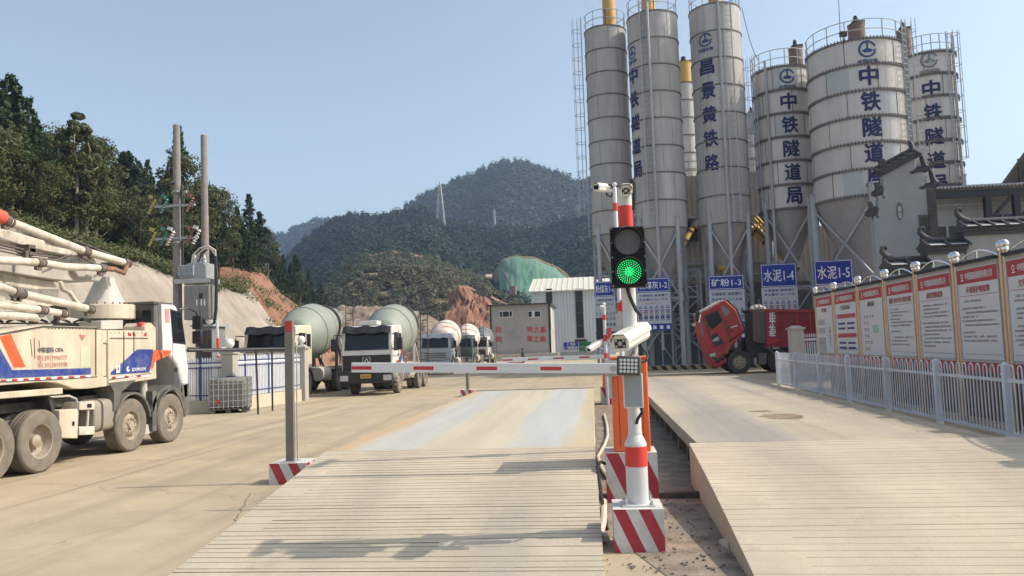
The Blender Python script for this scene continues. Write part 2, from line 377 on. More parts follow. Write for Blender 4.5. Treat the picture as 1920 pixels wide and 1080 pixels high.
def deck_material():
    m = bpy.data.materials.new('worn_deck_paint'); m.use_nodes = True; n = m.node_tree.nodes; L = m.node_tree.links
    p = n['Principled BSDF']; p.inputs['Roughness'].default_value = .7
    g = n.new('ShaderNodeNewGeometry'); sx = n.new('ShaderNodeSeparateXYZ'); L.new(g.outputs['Position'], sx.inputs[0])
    mp = n.new('ShaderNodeMapping'); mp.inputs['Scale'].default_value = (2.2, .16, 1); L.new(g.outputs['Position'], mp.inputs['Vector'])
    no = n.new('ShaderNodeTexNoise'); no.inputs['Scale'].default_value = 1.6; no.inputs['Detail'].default_value = 7; L.new(mp.outputs[0], no.inputs['Vector'])
    ad = n.new('ShaderNodeMath'); ad.operation = 'MULTIPLY_ADD'; L.new(no.outputs['Fac'], ad.inputs[0]); ad.inputs[1].default_value = 1.0; L.new(sx.outputs['X'], ad.inputs[2])
    mr = n.new('ShaderNodeMapRange'); mr.inputs[1].default_value = -2.9; mr.inputs[2].default_value = .5; L.new(ad.outputs[0], mr.inputs[0])
    cr = n.new('ShaderNodeValToRGB'); L.new(mr.outputs[0], cr.inputs[0]); e = cr.color_ramp.elements
    stops = [(0, (.50,.35,.20)), (.06, (.47,.38,.26)), (.13, (.44,.43,.385)), (.28, (.44,.435,.40)), (.38, (.48,.42,.31)), (.62, (.50,.44,.33)), (.69, (.45,.445,.41)), (.88, (.44,.445,.425)), (.94, (.49,.41,.28)), (1, (.5,.4,.26))]
    e[0].position, e[0].color = stops[0][0], (*stops[0][1], 1); e[1].position, e[1].color = stops[-1][0], (*stops[-1][1], 1)
    for s_, c_ in stops[1:-1]:
        q = e.new(s_); q.color = (*c_, 1)
    n2 = n.new('ShaderNodeTexNoise'); n2.inputs['Scale'].default_value = 1.3; n2.inputs['Detail'].default_value = 9; n2.inputs['Roughness'].default_value = .7; L.new(mp.outputs[0], n2.inputs['Vector'])
    m2 = n.new('ShaderNodeMapRange'); m2.inputs[1].default_value = .25; m2.inputs[2].default_value = .75; m2.inputs[3].default_value = .84; m2.inputs[4].default_value = 1.14; L.new(n2.outputs['Fac'], m2.inputs[0])
    mx = n.new('ShaderNodeMix'); mx.data_type = 'RGBA'; mx.blend_type = 'MULTIPLY'; mx.inputs[0].default_value = 1; L.new(cr.outputs[0], mx.inputs[6]); L.new(m2.outputs[0], mx.inputs[7])
    L.new(mx.outputs[2], p.inputs['Base Color'])
    return m
m_deck = deck_material()
m_beam = mat('weighbridge_steel', (.13,.11,.09), .75, var=.25, dirt=DUST, damt=.5)

rs_g = random.Random(12)
def ramp(mb, x0a, x1a, ya, x0b, x1b, yb, za, zb, pitch, bulge=0.0, depth=.011, wob=.015, keep=1.0, margin=.10):
    """ramp from (ya,za) down to (yb,zb) with transverse grooves; material 0 concrete, 1 groove dirt"""
    L = ya-yb; n = int(L/pitch); seg = 10
    def P(u, t, dz=0.0):      # u 0..1 across, t 0..1 downhill
        xl = x0a+(x0b-x0a)*t; xr = x1a+(x1b-x1a)*t
        z = za+(zb-za)*t + bulge*math.sin(math.pi*t)
        return (xl+(xr-xl)*u, ya-L*t, z+dz)
    rows = []
    for i in range(n):
        c = (i+.7+rnd(-.16, .16))/n; hw = rnd(.004, .009)/L
        ph = rnd(0, 9)
        ts = [c + wob/L*noise.noise(Vector((q/seg*2.5, i*3.1, ph))) for q in range(seg+1)]
        lo = rnd(0, .025) if rnd(0, 1) < .7 else rnd(.03, .12); hi = 1-margin/3.4*rnd(.6, 1.3) - (rnd(.05, .4) if rnd(0, 1) > keep else 0)
        rows.append((ts, hw, lo, hi, rs_g.choice((1,1,1,2,2,3))))
    prev = [0.0]*(seg+1)
    for ts, hw, lo, hi, gm in rows:
        for q in range(seg):
            u0 = q/seg; u1 = (q+1)/seg
            mb.m = 0; mb.face([P(u0, prev[q]), P(u0, ts[q]-hw), P(u1, ts[q+1]-hw), P(u1, prev[q+1])])
            inside = lo < (u0+u1)/2 < hi
            if inside:
                mb.m = gm if rs_g.random() < .8 else min(3, gm+1)
                mb.face([P(u0, ts[q]-hw), P(u0, ts[q], -depth), P(u1, ts[q+1], -depth), P(u1, ts[q+1]-hw)])
                mb.face([P(u0, ts[q], -depth), P(u0, ts[q]+hw), P(u1, ts[q+1]+hw), P(u1, ts[q+1], -depth)])
            else:
                mb.m = 0; mb.face([P(u0, ts[q]-hw), P(u0, ts[q]+hw), P(u1, ts[q+1]+hw), P(u1, ts[q+1]-hw)])
        prev = [t+hw for t in ts]
    mb.m = 0
    for q in range(seg): mb.face([P(q/seg, prev[q]), P(q/seg, 1), P((q+1)/seg, 1), P((q+1)/seg, prev[q+1])])
    # sides and back
    K = 24
    for u in (0, 1):
        for i in range(K):
            a = P(u, i/K); b = P(u, (i+1)/K)
            mb.face([a, b, (b[0], b[1], -.05), (a[0], a[1], -.05)])
    a = P(0, 0); b = P(1, 0); mb.face([a, b, (b[0], b[1], -.05), (a[0], a[1], -.05)])

t = thing('weighbridge', 'left weighbridge with blue and cream worn deck behind the striped arm', 'weighbridge', (-1.7, 15, 0))
mb = MB(); ramp(mb, -3.46, -.03, 9.74, -3.5, .02, 5.9, .5, -.012, .098, keep=.85); mb.build('approach_ramp', [m_ramp, m_groove, m_groove2, m_groove3], t, world=True, smooth=0, recalc=False)
mb = MB(); mb.box(-3.4, 9.76, .30, -.03, 22.0, .5)
mb.build('deck', m_deck, t, world=True, bevel=.008)
mb = MB()
for x in (-3.2, -2.4, -1.1, -.3): mb.box(x, 9.9, .08, x+.12, 21.9, .297)
for y in (10.2, 14, 18, 21.5): mb.box(-3.3, y, 0, -.15, y+.3, .08)
mb.build('support_beams', m_beam, t, world=True)
mb = MB(); mb.box(-3.4, 22.0, .2, -.03, 22.12, .512); mb.build('end_plate', m_beam, t, world=True)
mb = MB(); mb.prism([(22.14, .48), (25.6, .01), (25.6, -.05), (22.14, -.05)], 'x', -3.4, -.03); mb.build('exit_ramp', m_ramp, t, world=True)

t = thing('weighbridge', 'right weighbridge with dusty deck and open side beside the grey railing', 'weighbridge', (2.9, 15, 0))
mb = MB(); ramp(mb, 1.13, 5.0, 9.85, 1.05, 5.6, 4.9, .5, .0, .135, bulge=.035, depth=.006, keep=.6, margin=.02); mb.build('approach_ramp', [m_ramp, m_groove2, m_groove3, m_groove3], t, world=True, smooth=0, recalc=False)
mb = MB(); mb.box(1.22, 9.88, .33, 4.75, 27.0, .5); mb.build('deck', m_deckr, t, world=True, bevel=.01)
mb = MB()
for y in np.arange(10.4, 27, 1.15): mb.box(1.30, y, .04, 4.6, y+.14, .33)
for x in (1.5, 2.6, 3.6, 4.4): mb.box(x, 10, .06, x+.12, 26.9, .327)
mb.build('support_beams', m_beam, t, world=True)
mb = MB(); mb.prism([(27.03, .48), (30.5, .0), (30.5, -.05), (27.03, -.05)], 'x', 1.22, 4.75); mb.build('exit_ramp', m_ramp, t, world=True)

# steel cross beam in the gap, hoses
mb = MB(); mb.box(.62, 8.95, .0, 1.12, 9.05, .07); tag(mb.build('steel_beam', MATS['dark_chassis']), 'dark flat beam lying across the gap beside the striped barrier base', 'beam')
P0 = [gr(1137,1000,.03), gr(1133,970,.03), gr(1131,930,.04), gr(1129,905,.05)]
mb = MB(); mb.tube([(.05,7.0,.05),(.0,7.2,.05),(.03,7.6,.06),(.04,8.0,.05),(.05,8.5,.08)], .03, 8); tag(mb.build('hose', m_hose), 'white plastic hose beside the ramp, near the front striped block', 'hose')
mb = MB(); mb.tube([(.12,10.2,.04),(.05,10.9,.04),(.0,12,.04),(.12,13.3,.04),(.2,14.6,.04),(.22,16.5,.04),(.2,19,.04)], .028, 8); tag(mb.build('hose', m_hose), 'long white hose curving along the gap behind the orange barrier box', 'hose')
mb = MB(); mb.tube([(.08,8.85,.42),(.03,8.8,.45),(-.01,8.7,.40),(.01,8.5,.25),(.04,8.2,.04),(.06,7.5,.02)], .018, 6); tag(mb.build('cable', m_rubber), 'black cable hanging between the ramp edge and the barrier base', 'cable')
mb = MB()
mb.obox((1.07, 6.9, .03), (.07, .12, .05), Matrix.Rotation(.5, 3, 'Z')); tag(mb.build('scrap_block', m_conc), 'small white broken block lying by the right ramp side', 'rubble')
m_peb = mat('grey_stones', (.2,.17,.14), .9, var=.4, scale=8)
mb = MB()
for i in range(420):
    q = rnd(0, 1)
    if q < .45: x, y, z = rnd(.45, 1.1), rnd(5.2, 9), .01
    elif q < .6: x, y, z = rnd(.0, .5), rnd(5.2, 6.6), .01
    elif q < .8: x, y, z = rnd(-9, -3.6), rnd(6, 26), 0
    else: x, y, z = rnd(1.15, 4.9), rnd(9.9, 14), .5
    s_ = rnd(.004, .014) * (1.0 if q < .6 else .45)
    mb.obox((x, y, z+s_*.3), (s_*rnd(1, 2.2), s_*rnd(1, 2), s_), Matrix.Rotation(rnd(0, 3), 3, 'Z') @ Matrix.Rotation(rnd(-.4, .4), 3, 'X'))
tag(mb.build('gravel', m_peb, smooth=0), kind='stuff')
# mud stain on the right deck and the long joint crack on the yard
def stain(cx, cy, rx, ry, z, seed):
    mb = MB(); n = 36; ps = []
    for i in range(n):
        a = 2*math.pi*i/n; k_ = 1+.35*noise.noise(Vector((math.cos(a)*2, math.sin(a)*2, seed)))
        ps.append((cx+rx*k_*math.cos(a), cy+ry*k_*math.sin(a), z))
    mb.face(ps); return mb
m_joint = mat('joint_dirt', (.23,.19,.14), .95, var=.3)
for i, (a, b) in enumerate((((-30,12.6),(-3.6,12.9)), ((-30,18.4),(-3.5,18.2)), ((-30,25.2),(6,25.9)), ((-30,33.5),(9,33.8)), ((-7.2,4),(-7.0,60)), ((-14.2,4),(-13.9,60)), ((-.8,30),(-.6,60)))):
    mb = MB(); a = Vector((*a,.004)); b = Vector((*b,.004)); d = (b-a).normalized(); n_ = Vector((-d.y,d.x,0)); prev = None; K = 60
    for k in range(K+1):
        p = a.lerp(b,k/K)+n_*.015*noise.noise(Vector((k*.6,i*7,0))); w_ = .007+.006*noise.noise(Vector((k*.9,i*3,4))); cur = (p-n_*w_, p+n_*w_)
        if prev: mb.face([prev[0],cur[0],cur[1],prev[1]])
        prev = cur
    tag(mb.build('slab_joint', m_joint, recalc=False), kind='structure')
g1 = gr(1468, 781, .5)
tag(stain(g1.x, g1.y, .32, .42, .504, 1).build('mud_patch', mat('brown_mud', (.24,.18,.13), .95, var=.35, scale=5), recalc=False), kind='structure')
g1 = gr(1425, 771, .5)
tag(stain(g1.x, g1.y, .2, .12, .504, 4).build('mud_patch', MATS['brown_mud'], recalc=False), kind='structure')
mb = MB(); prev = None
a = gr(380, 1085); b = gr(470, 925)
for i in range(61):
    p = a.lerp(b, i/60); off = .05*noise.noise(Vector((i*.35, 0, 0))) + .02*noise.noise(Vector((i*1.1, 5, 0)))
    wd = .006+.010*abs(noise.noise(Vector((i*.7, 9, 0))))
    cur = (Vector((p.x+off-wd, p.y, .004)), Vector((p.x+off+wd, p.y, .004)))
    if prev: mb.face([prev[0], prev[1], cur[1], cur[0]])
    prev = cur
tag(mb.build('ground_crack', mat('crack_fill', (.2,.17,.13), .95, var=.3), recalc=False), kind='structure')
# ================================================================ foreground gate equipment
m_stripew = mat('block_white_paint', (.58,.57,.54), .7, var=.1, dirt=(.3,.26,.2), damt=.45, dscale=6)
m_striper = mat('block_red_paint', (.40,.03,.045), .65, var=.15, scale=6, dirt=(.25,.1,.09), damt=.4, dscale=6)
m_armw = mat('arm_white_paint', (.66,.66,.67), .4, var=.04)
m_armr = mat('arm_red_reflector', (.5,.03,.03), .4, var=.06)

def hazard_block(parent, x0, x1, y0, y1, h, n=4, slope=.45, name='striped_base'):
    """concrete block whose sides carry slanted red and white bands; one mesh, bands cut by geometry"""
    mb = MB()
    def side(P, wd):
        # P(u,z) -> point; bands slanted down to the right, cut exactly at the block's edges
        bw = wd/n; k = slope*h/h
        sh = slope*h
        edges = []
        i = -int(sh/bw)-2
        while i*bw < wd+sh:
            lo, hi = i*bw, (i+1)*bw     # at z=h ; at z=0 shifted by +sh
            poly = [(lo, h), (hi, h), (hi+sh, 0), (lo+sh, 0)]
            # clip to 0..wd in u
            def clip(pl, c, keep_gt):
                out = []
                for q in range(len(pl)):
                    a, b = pl[q], pl[(q+1) % len(pl)]
                    ia = (a[0] >= c) if keep_gt else (a[0] <= c); ib = (b[0] >= c) if keep_gt else (b[0] <= c)
                    if ia: out.append(a)
                    if ia != ib:
                        t = (c-a[0])/(b[0]-a[0]); out.append((c, a[1]+t*(b[1]-a[1])))
                return out
            poly = clip(clip(poly, 0, True), wd, False)
            if len(poly) >= 3:
                mb.m = 1 if i % 2 == 0 else 0
                mb.face([P(u, z) for u, z in poly])
            i += 1
    side(lambda u, z: (x0+u, y0, z), x1-x0)
    side(lambda u, z: (x1, y0+u, z), y1-y0)
    side(lambda u, z: (x1-u, y1, z), x1-x0)
    side(lambda u, z: (x0, y1-u, z), y1-y0)
    mb.m = 0; mb.face([(x0,y0,h),(x1,y0,h),(x1,y1,h),(x0,y1,h)])
    return mb.build(name, [m_stripew, m_striper], parent, smooth=0, recalc=False)

# ---- traffic light on its pole
PX, PY = .335, 6.95
t = thing('traffic_light', 'green traffic light on a white pole with red bands and striped block', 'traffic light', (PX, PY, 0))
hazard_block(t, .11-PX, .535-PX, 6.73-PY, 7.17-PY, .36)
def pz(y): return at(1190, y, PY).z
mb = MB()
mb.lathe([(.095,pz(950)+.012),(.095,pz(836)),(.098,pz(832)),(.085,pz(826)),(.058,pz(814)),(.062,pz(812)),(.058,pz(808)),(.062,pz(560)),(.062,pz(352)),(.03,pz(349))], 28)
mb.box(-.14,-.14,.362,.14,.14,.374)
mb.build('pole', m_whiteclean, t)
mb = MB()
for dx in (-.11,.11):
    for dy in (-.11,.11): mb.cyl((dx,dy,.374),(dx,dy,.41),.011,n=6); mb.cyl((dx,dy,.374),(dx,dy,.386),.02,n=6)
mb.build('anchor_bolts', m_galv, t)
for a, b, r in ((873, 836, .0985), (425, 386, .0655)):
    mb = MB(); mb.lathe([(r-.004,pz(a)),(r,pz(a)),(r,pz(b)),(r-.004,pz(b))], 28, close=False); mb.build('red_band', m_red, t)
# signal housing
c0 = at(1150, 542, PY-.12); c1 = at(1208, 426, PY-.12)
hx0, hx1, hz0, hz1 = c0.x-PX, c1.x-PX, c0.z+.005, c1.z
hx0 -= .012; hx1 += .0
mb = MB(); mb.box(hx0, -.21, hz0, hx1, -.085, hz1); head = mb.build('signal_head', mat('signal_black', (.008,.008,.009), .6, var=.1, spec=.25), t, bevel=.012)
mb = MB(); hc = (hx0+hx1)/2
for z in (hz0+.1, hz1-.1): mb.box(hc-.05,-.085,z-.02,hc+.06,-.05,z+.02)
mb.build('mount_bracket', m_galv, t)
mb = MB()
for i in range(5):
    for x in (hx0+.012, hx1-.012):
        z = hz0+.015+(hz1-hz0-.03)*i/4; mb.cyl((x,-.2105,z),(x,-.213,z),.006,n=6)
mb.build('screws', m_galv, head)
rl = .112
FR = FRONT
for z, on in ((hz1-(hz1-hz0)*.255, False), (hz0+(hz1-hz0)*.255, True)):
    y0 = -.2115
    mb = MB(); disc(mb, (hc, y0, z), FR, 0, rl, n=32)
    lens = mb.build('lens', mat('lens_dark_green', (.004,.03,.012), .3, var=.1) if on else m_lens, t, recalc=False, smooth=0)
    m_led = mat('green_led', (.02,.9,.22), .4, var=.02, emit=1.0) if on else mat('unlit_led', (.3,.33,.34), .3, var=.1)
    mb = MB()
    for ring in range(0, 7):
        r = ring*.0165; nn = max(1, int(ring*5.2))
        for k in range(nn):
            a = 2*math.pi*(k+.5*(ring % 2))/nn
            disc(mb, (hc+r*math.cos(a), y0-.003, z+r*math.sin(a)), FR, 0, (.0050 if on else .0035) + (.0032 if on and ring < 3 else 0), n=8)
    mb.build('led_dots', m_led, lens, recalc=False, smooth=0)
    # visor: open hood above the lens
    mb = MB(); M4 = Matrix.Translation((hc, -.21, z)) @ Matrix.Rotation(math.pi/2, 4, 'X')
    mb.lathe([(rl+.004,0),(rl+.004,.10),(rl+.010,.10),(rl+.010,0)], 32, M4, R_(-35), R_(215), close=False)
    mb.build('visor', m_black, t)
mb = MB(); mb.tube([(hc-.02,-.1,hz0+.01),(hc+.0,-.12,hz0-.08),(hc+.05,-.11,hz0-.2),(hc+.09,-.07,hz0-.24)], .016, 8); mb.build('signal_cable', m_rubber, t)

# ---- bullet camera and flood light bolted to the pole, each on its own arm
def bullet_camera(label, back, front, hw, hh, name='surveillance_camera', arm=None, leds=True):
    back = Vector(back); front = Vector(front)
    t = thing(name, label, 'camera', tuple((back+front)/2))
    d = (front-back); L = d.length; q = d.to_track_quat('-Y', 'Z').to_matrix()
    O = (back+front)/2
    def T(x, y, z): return O + q @ Vector((x, y, z))
    mb = MB()
    pr = [(-hw,-hh*.55),(-hw,hh*.45),(-hw*.62,hh),(hw*.62,hh),(hw,hh*.45),(hw,-hh*.55),(hw*.7,-hh),(-hw*.7,-hh)]
    n = len(pr)
    vs = [T(a,-L/2,b) for a, b in pr] + [T(a,L/2,b) for a, b in pr]
    mb.add(vs, [tuple(range(n)), tuple(reversed(range(n,2*n)))] + [(i,(i+1)%n,n+(i+1)%n,n+i) for i in range(n)])
    mb.build('housing', mat('camera_housing_cream', (.68,.66,.60), .4, var=.04), t, world=True, bevel=hw*.1)
    mb = MB()   # sun shield: a bent sheet over the housing
    sp = [(-hw*1.12,hh*.1),(-hw*1.12,hh*.52),(-hw*.68,hh*1.14),(hw*.68,hh*1.14),(hw*1.12,hh*.52),(hw*1.12,hh*.1)]
    so_ = [(a*1.05, b+hh*.05) for a, b in sp]
    poly = sp + so_[::-1]; n = len(poly)
    vs = [T(a,-L/2*1.12,b) for a, b in poly] + [T(a,L/2*1.02,b) for a, b in poly]
    fs = [(i,(i+1)%n,n+(i+1)%n,n+i) for i in range(n)]
    m_ = len(sp)
    for s_ in (0, n): fs += [(s_+i, s_+i+1, s_+n-2-i, s_+n-1-i) for i in range(m_-1)]
    mb.add(vs, fs); mb.build('sun_shield', MATS['camera_housing_cream'], t, world=True)
    mb = MB(); Fq = q @ Matrix(((1,0,0),(0,0,-1),(0,1,0)))
    quad(mb, T(0,-L/2-.004,-.03*hh), Fq, hw*1.35, hh*1.1); fp = mb.build('front_glass', m_glass, t, world=True, recalc=False, smooth=0)
    if leds:
        mb = MB(); disc(mb, T(0,-L/2-.008,0), Fq, 0, hw*.26, n=20)
        for a in (-1,1):
            for b in (-1,1): disc(mb, T(a*hw*.46,-L/2-.008,b*hh*.36), Fq, 0, hw*.15, n=12)
        mb.build('lens_and_leds', mat('camera_led_glass', (.4,.4,.38), .2, var=.1), fp, world=True, recalc=False, smooth=0)
    if arm:
        mb = MB(); mb.tube([T(0,L*.12,-hh)] + [Vector(p) for p in arm], .018, 8); mb.build('arm', m_galv if leds else m_whiteclean, t, world=True)
    return t
b0 = at(1204, 621, 7.05); f0 = at(1163, 644, 6.60)
cq = bullet_camera('cream bullet camera mid-way up the white traffic light pole', b0, f0, .076, .070, arm=[(PX+.02, PY-.06, at(1190,662,PY).z)])
mb = MB(); mb.tube([at(1188,660,6.85), at(1180,670,6.75), at(1200,680,6.78), at(1213,676,6.8), at(1214,665,6.85), at(1203,650,6.95), at(1206,635,7.05)], .011, 8)
mb.build('camera_cable', m_rubber, cq, world=True)
# flood light
fc = at(1179, 686, 6.74)
t = thing('flood_light', 'square LED flood light facing the ramp under the cream camera', 'lamp', tuple(fc))
qf = Matrix.Rotation(R_(-8), 3, 'Z') @ Matrix.Rotation(R_(-3), 3, 'X') @ Matrix.Rotation(R_(3), 3, 'Y')
mb = MB(); mb.obox((0,0,0), (.205,.05,.165), qf); mb.build('lamp_body', m_greyplastic, t, bevel=.012)
mb = MB(); mb.obox(qf @ Vector((0,-.027,0)), (.175,.006,.135), qf); gl = mb.build('lamp_glass', mat('flood_reflector', (.12,.12,.11), .2, .6, var=.1), t)
mb = MB()
for i in range(5):
    for j in range(4):
        p = qf @ Vector((-.064+.032*i, -.031, -.048+.032*j)); disc(mb, p, qf @ FRONT, .004, .0135, n=12); disc(mb, p+qf @ Vector((0,-.001,0)), qf @ FRONT, 0, .0045, n=8)
mb.build('led_cups', mat('led_reflector', (.68,.69,.66), .15, .3, var=.1), gl, recalc=False, smooth=0)
mb = MB(); mb.bar((0,.03,0),(PX-fc.x,PY-fc.y-.05,0),.03); mb.build('arm', m_galv, t)
# grey display box under the flood light
bc0 = at(1170, 765, 6.83); bc1 = at(1204, 700, 6.83)
t = thing('control_box', 'flat grey control box on the pole below the flood light', 'box', ((bc0.x+bc1.x)/2, 6.83, bc0.z))
wbx = (bc1.x-bc0.x)/2; hb = bc1.z-bc0.z
mb = MB(); mb.box(-wbx,-.03,0,wbx,.04,hb); mb.build('box_body', m_armw, t, bevel=.005)
mb = MB(); mb.box(-wbx+.01,-.034,.012,wbx-.012,-.031,hb-.012); mb.build('box_front', mat('box_front_grey', (.28,.3,.31), .45, var=.06), t)
mb = MB(); mb.tube([(.06,0,0),(.07,.0,-.04),(.03,.03,-.1),(.02,.05,-.14)], .014, 8); mb.build('box_cable', m_rubber, t)
# cameras at the pole's top
tp = at(1181, 352, PY)
bullet_camera('white camera seen end-on at the very top of the traffic light pole', tp+Vector((-.02,.14,.01)), tp+Vector((-.045,-.18,-.06)), .05, .05, arm=[tp+Vector((0,0,-.1))])
t = thing('cable', 'thick black cable looping beside the camera atop the traffic light pole', 'cable', tuple(tp)); mb = MB()
mb.tube([(.02,-.08,-.22),(.03,-.1,-.1),(.035,-.1,0.02),(.02,-.05,.06),(0,.03,.04)], .016, 8); o = mb.build('cable_sleeve', m_rubber, t)

# ---- near barrier gate
BX, BY = .38, 8.95
t = thing('barrier_gate', 'near barrier gate with long lowered arm and tall orange box', 'barrier', (BX, BY, 0))
b0 = at(1139, 943, 8.79); b1 = at(1232, 848, 8.79)
hazard_block(t, b0.x-BX, b1.x-BX, -.16, .36, b1.z, n=4)
c0 = at(1152, 845, 8.85); c1 = at(1213, 672, 8.85)
mb = MB(); x0, x1, z0, z1 = c0.x-BX, c1.x-BX-.0, b1.z, c1.z
mb.box(x0, -.10, z0, x1, .26, z1); cb = mb.build('gate_cabinet', m_orange, t, bevel=.015)
mb = MB(); mb.box(x0-.015, -.115, z1, x1+.015, .275, z1+.025); mb.build('cabinet_lid', m_orange, t, bevel=.006)
mb = MB(); mb.box(x0+.07, -.104, z0+.06, x0+.075, -.1, z1-.05); mb.box(x1-.075, -.104, z0+.06, x1-.07, -.1, z1-.05); mb.build('cabinet_seam', m_dark, cb)
# arm: from the cabinet to the left
a0 = at(1150, 690.5, 8.78); a1 = at(660, 689, 8.78)
A0 = Vector((a0.x-BX, -.17, a0.z)); A1 = Vector((a1.x-BX, -.17, a1.z)); hh = .056
def arm_mesh(t, A0, A1, hh, nred, red_len, half):
    d = A1-A0; L = d.length; u = d.normalized(); up = Vector((0,1,0)).cross(u); up = up if up.z > 0 else -up
    mb = MB(); n = Vector((0,-1,0)); k = .022
    P = lambda s, v, w_: A0+u*s+up*v+n*w_
    mb.add([P(s,v,w_) for s in (-.06,L) for v, w_ in ((-hh,k),(hh*.94,k),(hh,k*.4),(hh,-k),(-hh,-k))],
           [(0,1,2,3,4),(9,8,7,6,5)]+[(i,(i+1)%5,5+(i+1)%5,5+i) for i in range(5)])
    arm = mb.build('barrier_arm', m_armw, t)
    mb = MB()
    for i in range(nred):
        s1 = L-(L/ (nred+.12))*i - .003; s0 = s1-red_len
        if half: v0, v1 = -hh*.45, hh*.28
        else: v0, v1 = -hh*.45, hh*.28
        for w_ in (k+.002, -k-.002): mb.face([P(s0,v0,w_),P(s1,v0,w_),P(s1,v1,w_),P(s0,v1,w_)])
    mb.build('red_reflectors', m_armr, arm, recalc=False, smooth=0)
    mb = MB()
    for w_ in (k+.001,): mb.face([P(-.02,hh*.62,w_),P(L,hh*.62,w_),P(L,hh*.70,w_),P(-.02,hh*.70,w_)])
    return arm
arm_mesh(t, A0, A1, hh, 4, .235, True)
mb = MB(); mb.box(A0.x-.09,-.15,A0.z-.09,A0.x+.06,-.10,A0.z+.09); mb.cyl((A0.x,-.2,A0.z),(A0.x,-.1,A0.z),.035); mb.build('arm_hub', m_galv, t)
# guard plate behind hub
mb = MB(); mb.box(A0.x-.06,-.13,A0.z-.34,A0.x-.02,-.08,A0.z+.1); mb.build('hub_guard', m_galv, t)

# ---- far barrier gate
FX, FY = .3, 22.6
t = thing('barrier_gate', 'far barrier gate with short arm behind the first one', 'barrier', (FX, FY, 0))
b0 = at(1127, 757, FY-.25); b1 = at(1148, 726, FY-.25)
hazard_block(t, b0.x-FX, b1.x-FX+.2, -.25, .35, b1.z, n=3)
c0 = at(1130, 727, FY-.2); c1 = at(1143, 668, FY-.2)
mb = MB(); mb.prism([(c0.x-FX,b1.z),(c0.x-FX+.27,b1.z),(c1.x-FX+.02,c1.z),(c0.x-FX+.04,c1.z)], 'y', -.2, .2); mb.build('gate_cabinet', m_orange, t, bevel=.02)
a0 = at(1140, 668, FY-.3); a1 = at(942, 675, FY-.3)
arm_mesh(t, Vector((a0.x-FX,-.3,a0.z)), Vector((a1.x-FX,-.3,a1.z)), .058, 4, .3, True)
mb = MB(); mb.cyl((a0.x-FX,-.33,a0.z),(a0.x-FX,-.18,a0.z),.06); mb.box(a0.x-FX-.03,-.3,a0.z-.5,a0.x-FX+.06,-.24,a0.z+.1); mb.build('arm_hub', m_galv, t)

# ---- striped camera poles
def striped_pole(label, cx, py_, ytop, zbase, r, bands, box=None, cam=None, cat='pole'):
    top = at(cx, ytop, py_)
    t = thing('camera_pole', label, cat, (top.x, py_, zbase))
    H = top.z-zbase
    mb = MB(); mb.lathe([(r,0),(r,H-.05),(r*.6,H-.03)], 16); mb.sphere((0,0,H),r*1.15,12); mb.build('pole', m_whiteclean, t)
    for ya, yb in bands:
        mb = MB(); za = at(cx, ya, py_).z-zbase; zb = at(cx, yb, py_).z-zbase
        mb.lathe([(r+.001,za),(r+.004,za),(r+.004,zb),(r+.001,zb)], 16, close=False); mb.build('red_band', m_red, t)
    return t, top
t, top = striped_pole('thin red and white pole topped by a side-arm camera, behind the traffic light', 1152, 9.55, 346, 0, .026, [(396,381),(584,568)])
H = top.z
p = at(1172, 562, 9.5); mb = MB(); mb.box(p.x-top.x-.055,-.06,p.z-.14,p.x-top.x+.045,-.0,p.z+.0); mb.build('red_box', m_red, t, bevel=.006)
mb = MB(); mb.box(p.x-top.x-.12,-.05,p.z-.38,p.x-top.x+.10,.05,p.z-.16); mb.build('grey_box', m_galv, t, bevel=.006)
q = at(1113, 356, 9.5); q2 = at(1140, 352, 9.6)
bullet_camera('small white camera on an arm left of the thin striped pole top', q2+Vector((-.02,.04,.0)), q+Vector((.03,-.15,-.0)), .045, .045, arm=[top+Vector((0,0,-.07))], leds=False)
t2 = thing('cable', 'black cable loop hanging from the small white camera', 'cable', tuple(q2)); mb = MB()
mb.tube([(.0,0,.04),(.05,-.02,0.02),(.07,-.02,-.05),(.03,-.02,-.12),(-.02,-.02,-.09),(-.03,0,-.03)], .012, 8); mb.build('cable_loop', m_rubber, t2)
t, top = striped_pole('thin striped pole with a small white head beside the far barrier gate', 1132, 22.3, 571, 0, .05, [(600,590),(640,628),(672,662)])
p = at(1124, 600, 22.2); mb = MB(); mb.box(p.x-top.x-.1,.04,p.z-.7,p.x-top.x+.2,.1,p.z+.06); mb.build('black_signal_board', m_black, t)
p = at(1140, 618, 22.2); mb = MB(); mb.box(p.x-top.x-.02,-.05,p.z-.28,p.x-top.x+.09,.03,p.z+.05); mb.build('red_box', m_red, t)
mb = MB(); mb.obox((-.05,-.08,top.z-.08),(.11,.2,.09), Matrix.Rotation(.3,3,'X')); mb.build('camera_head', m_whiteclean, t, bevel=.01)
p = at(1118, 650, 22.2)
bullet_camera('white camera low on the far striped pole, beside the far barrier arm', at(1129,640,22.4), at(1104,656,22.0), .085, .075, arm=[Vector((top.x,22.3,p.z-.1))], leds=False)

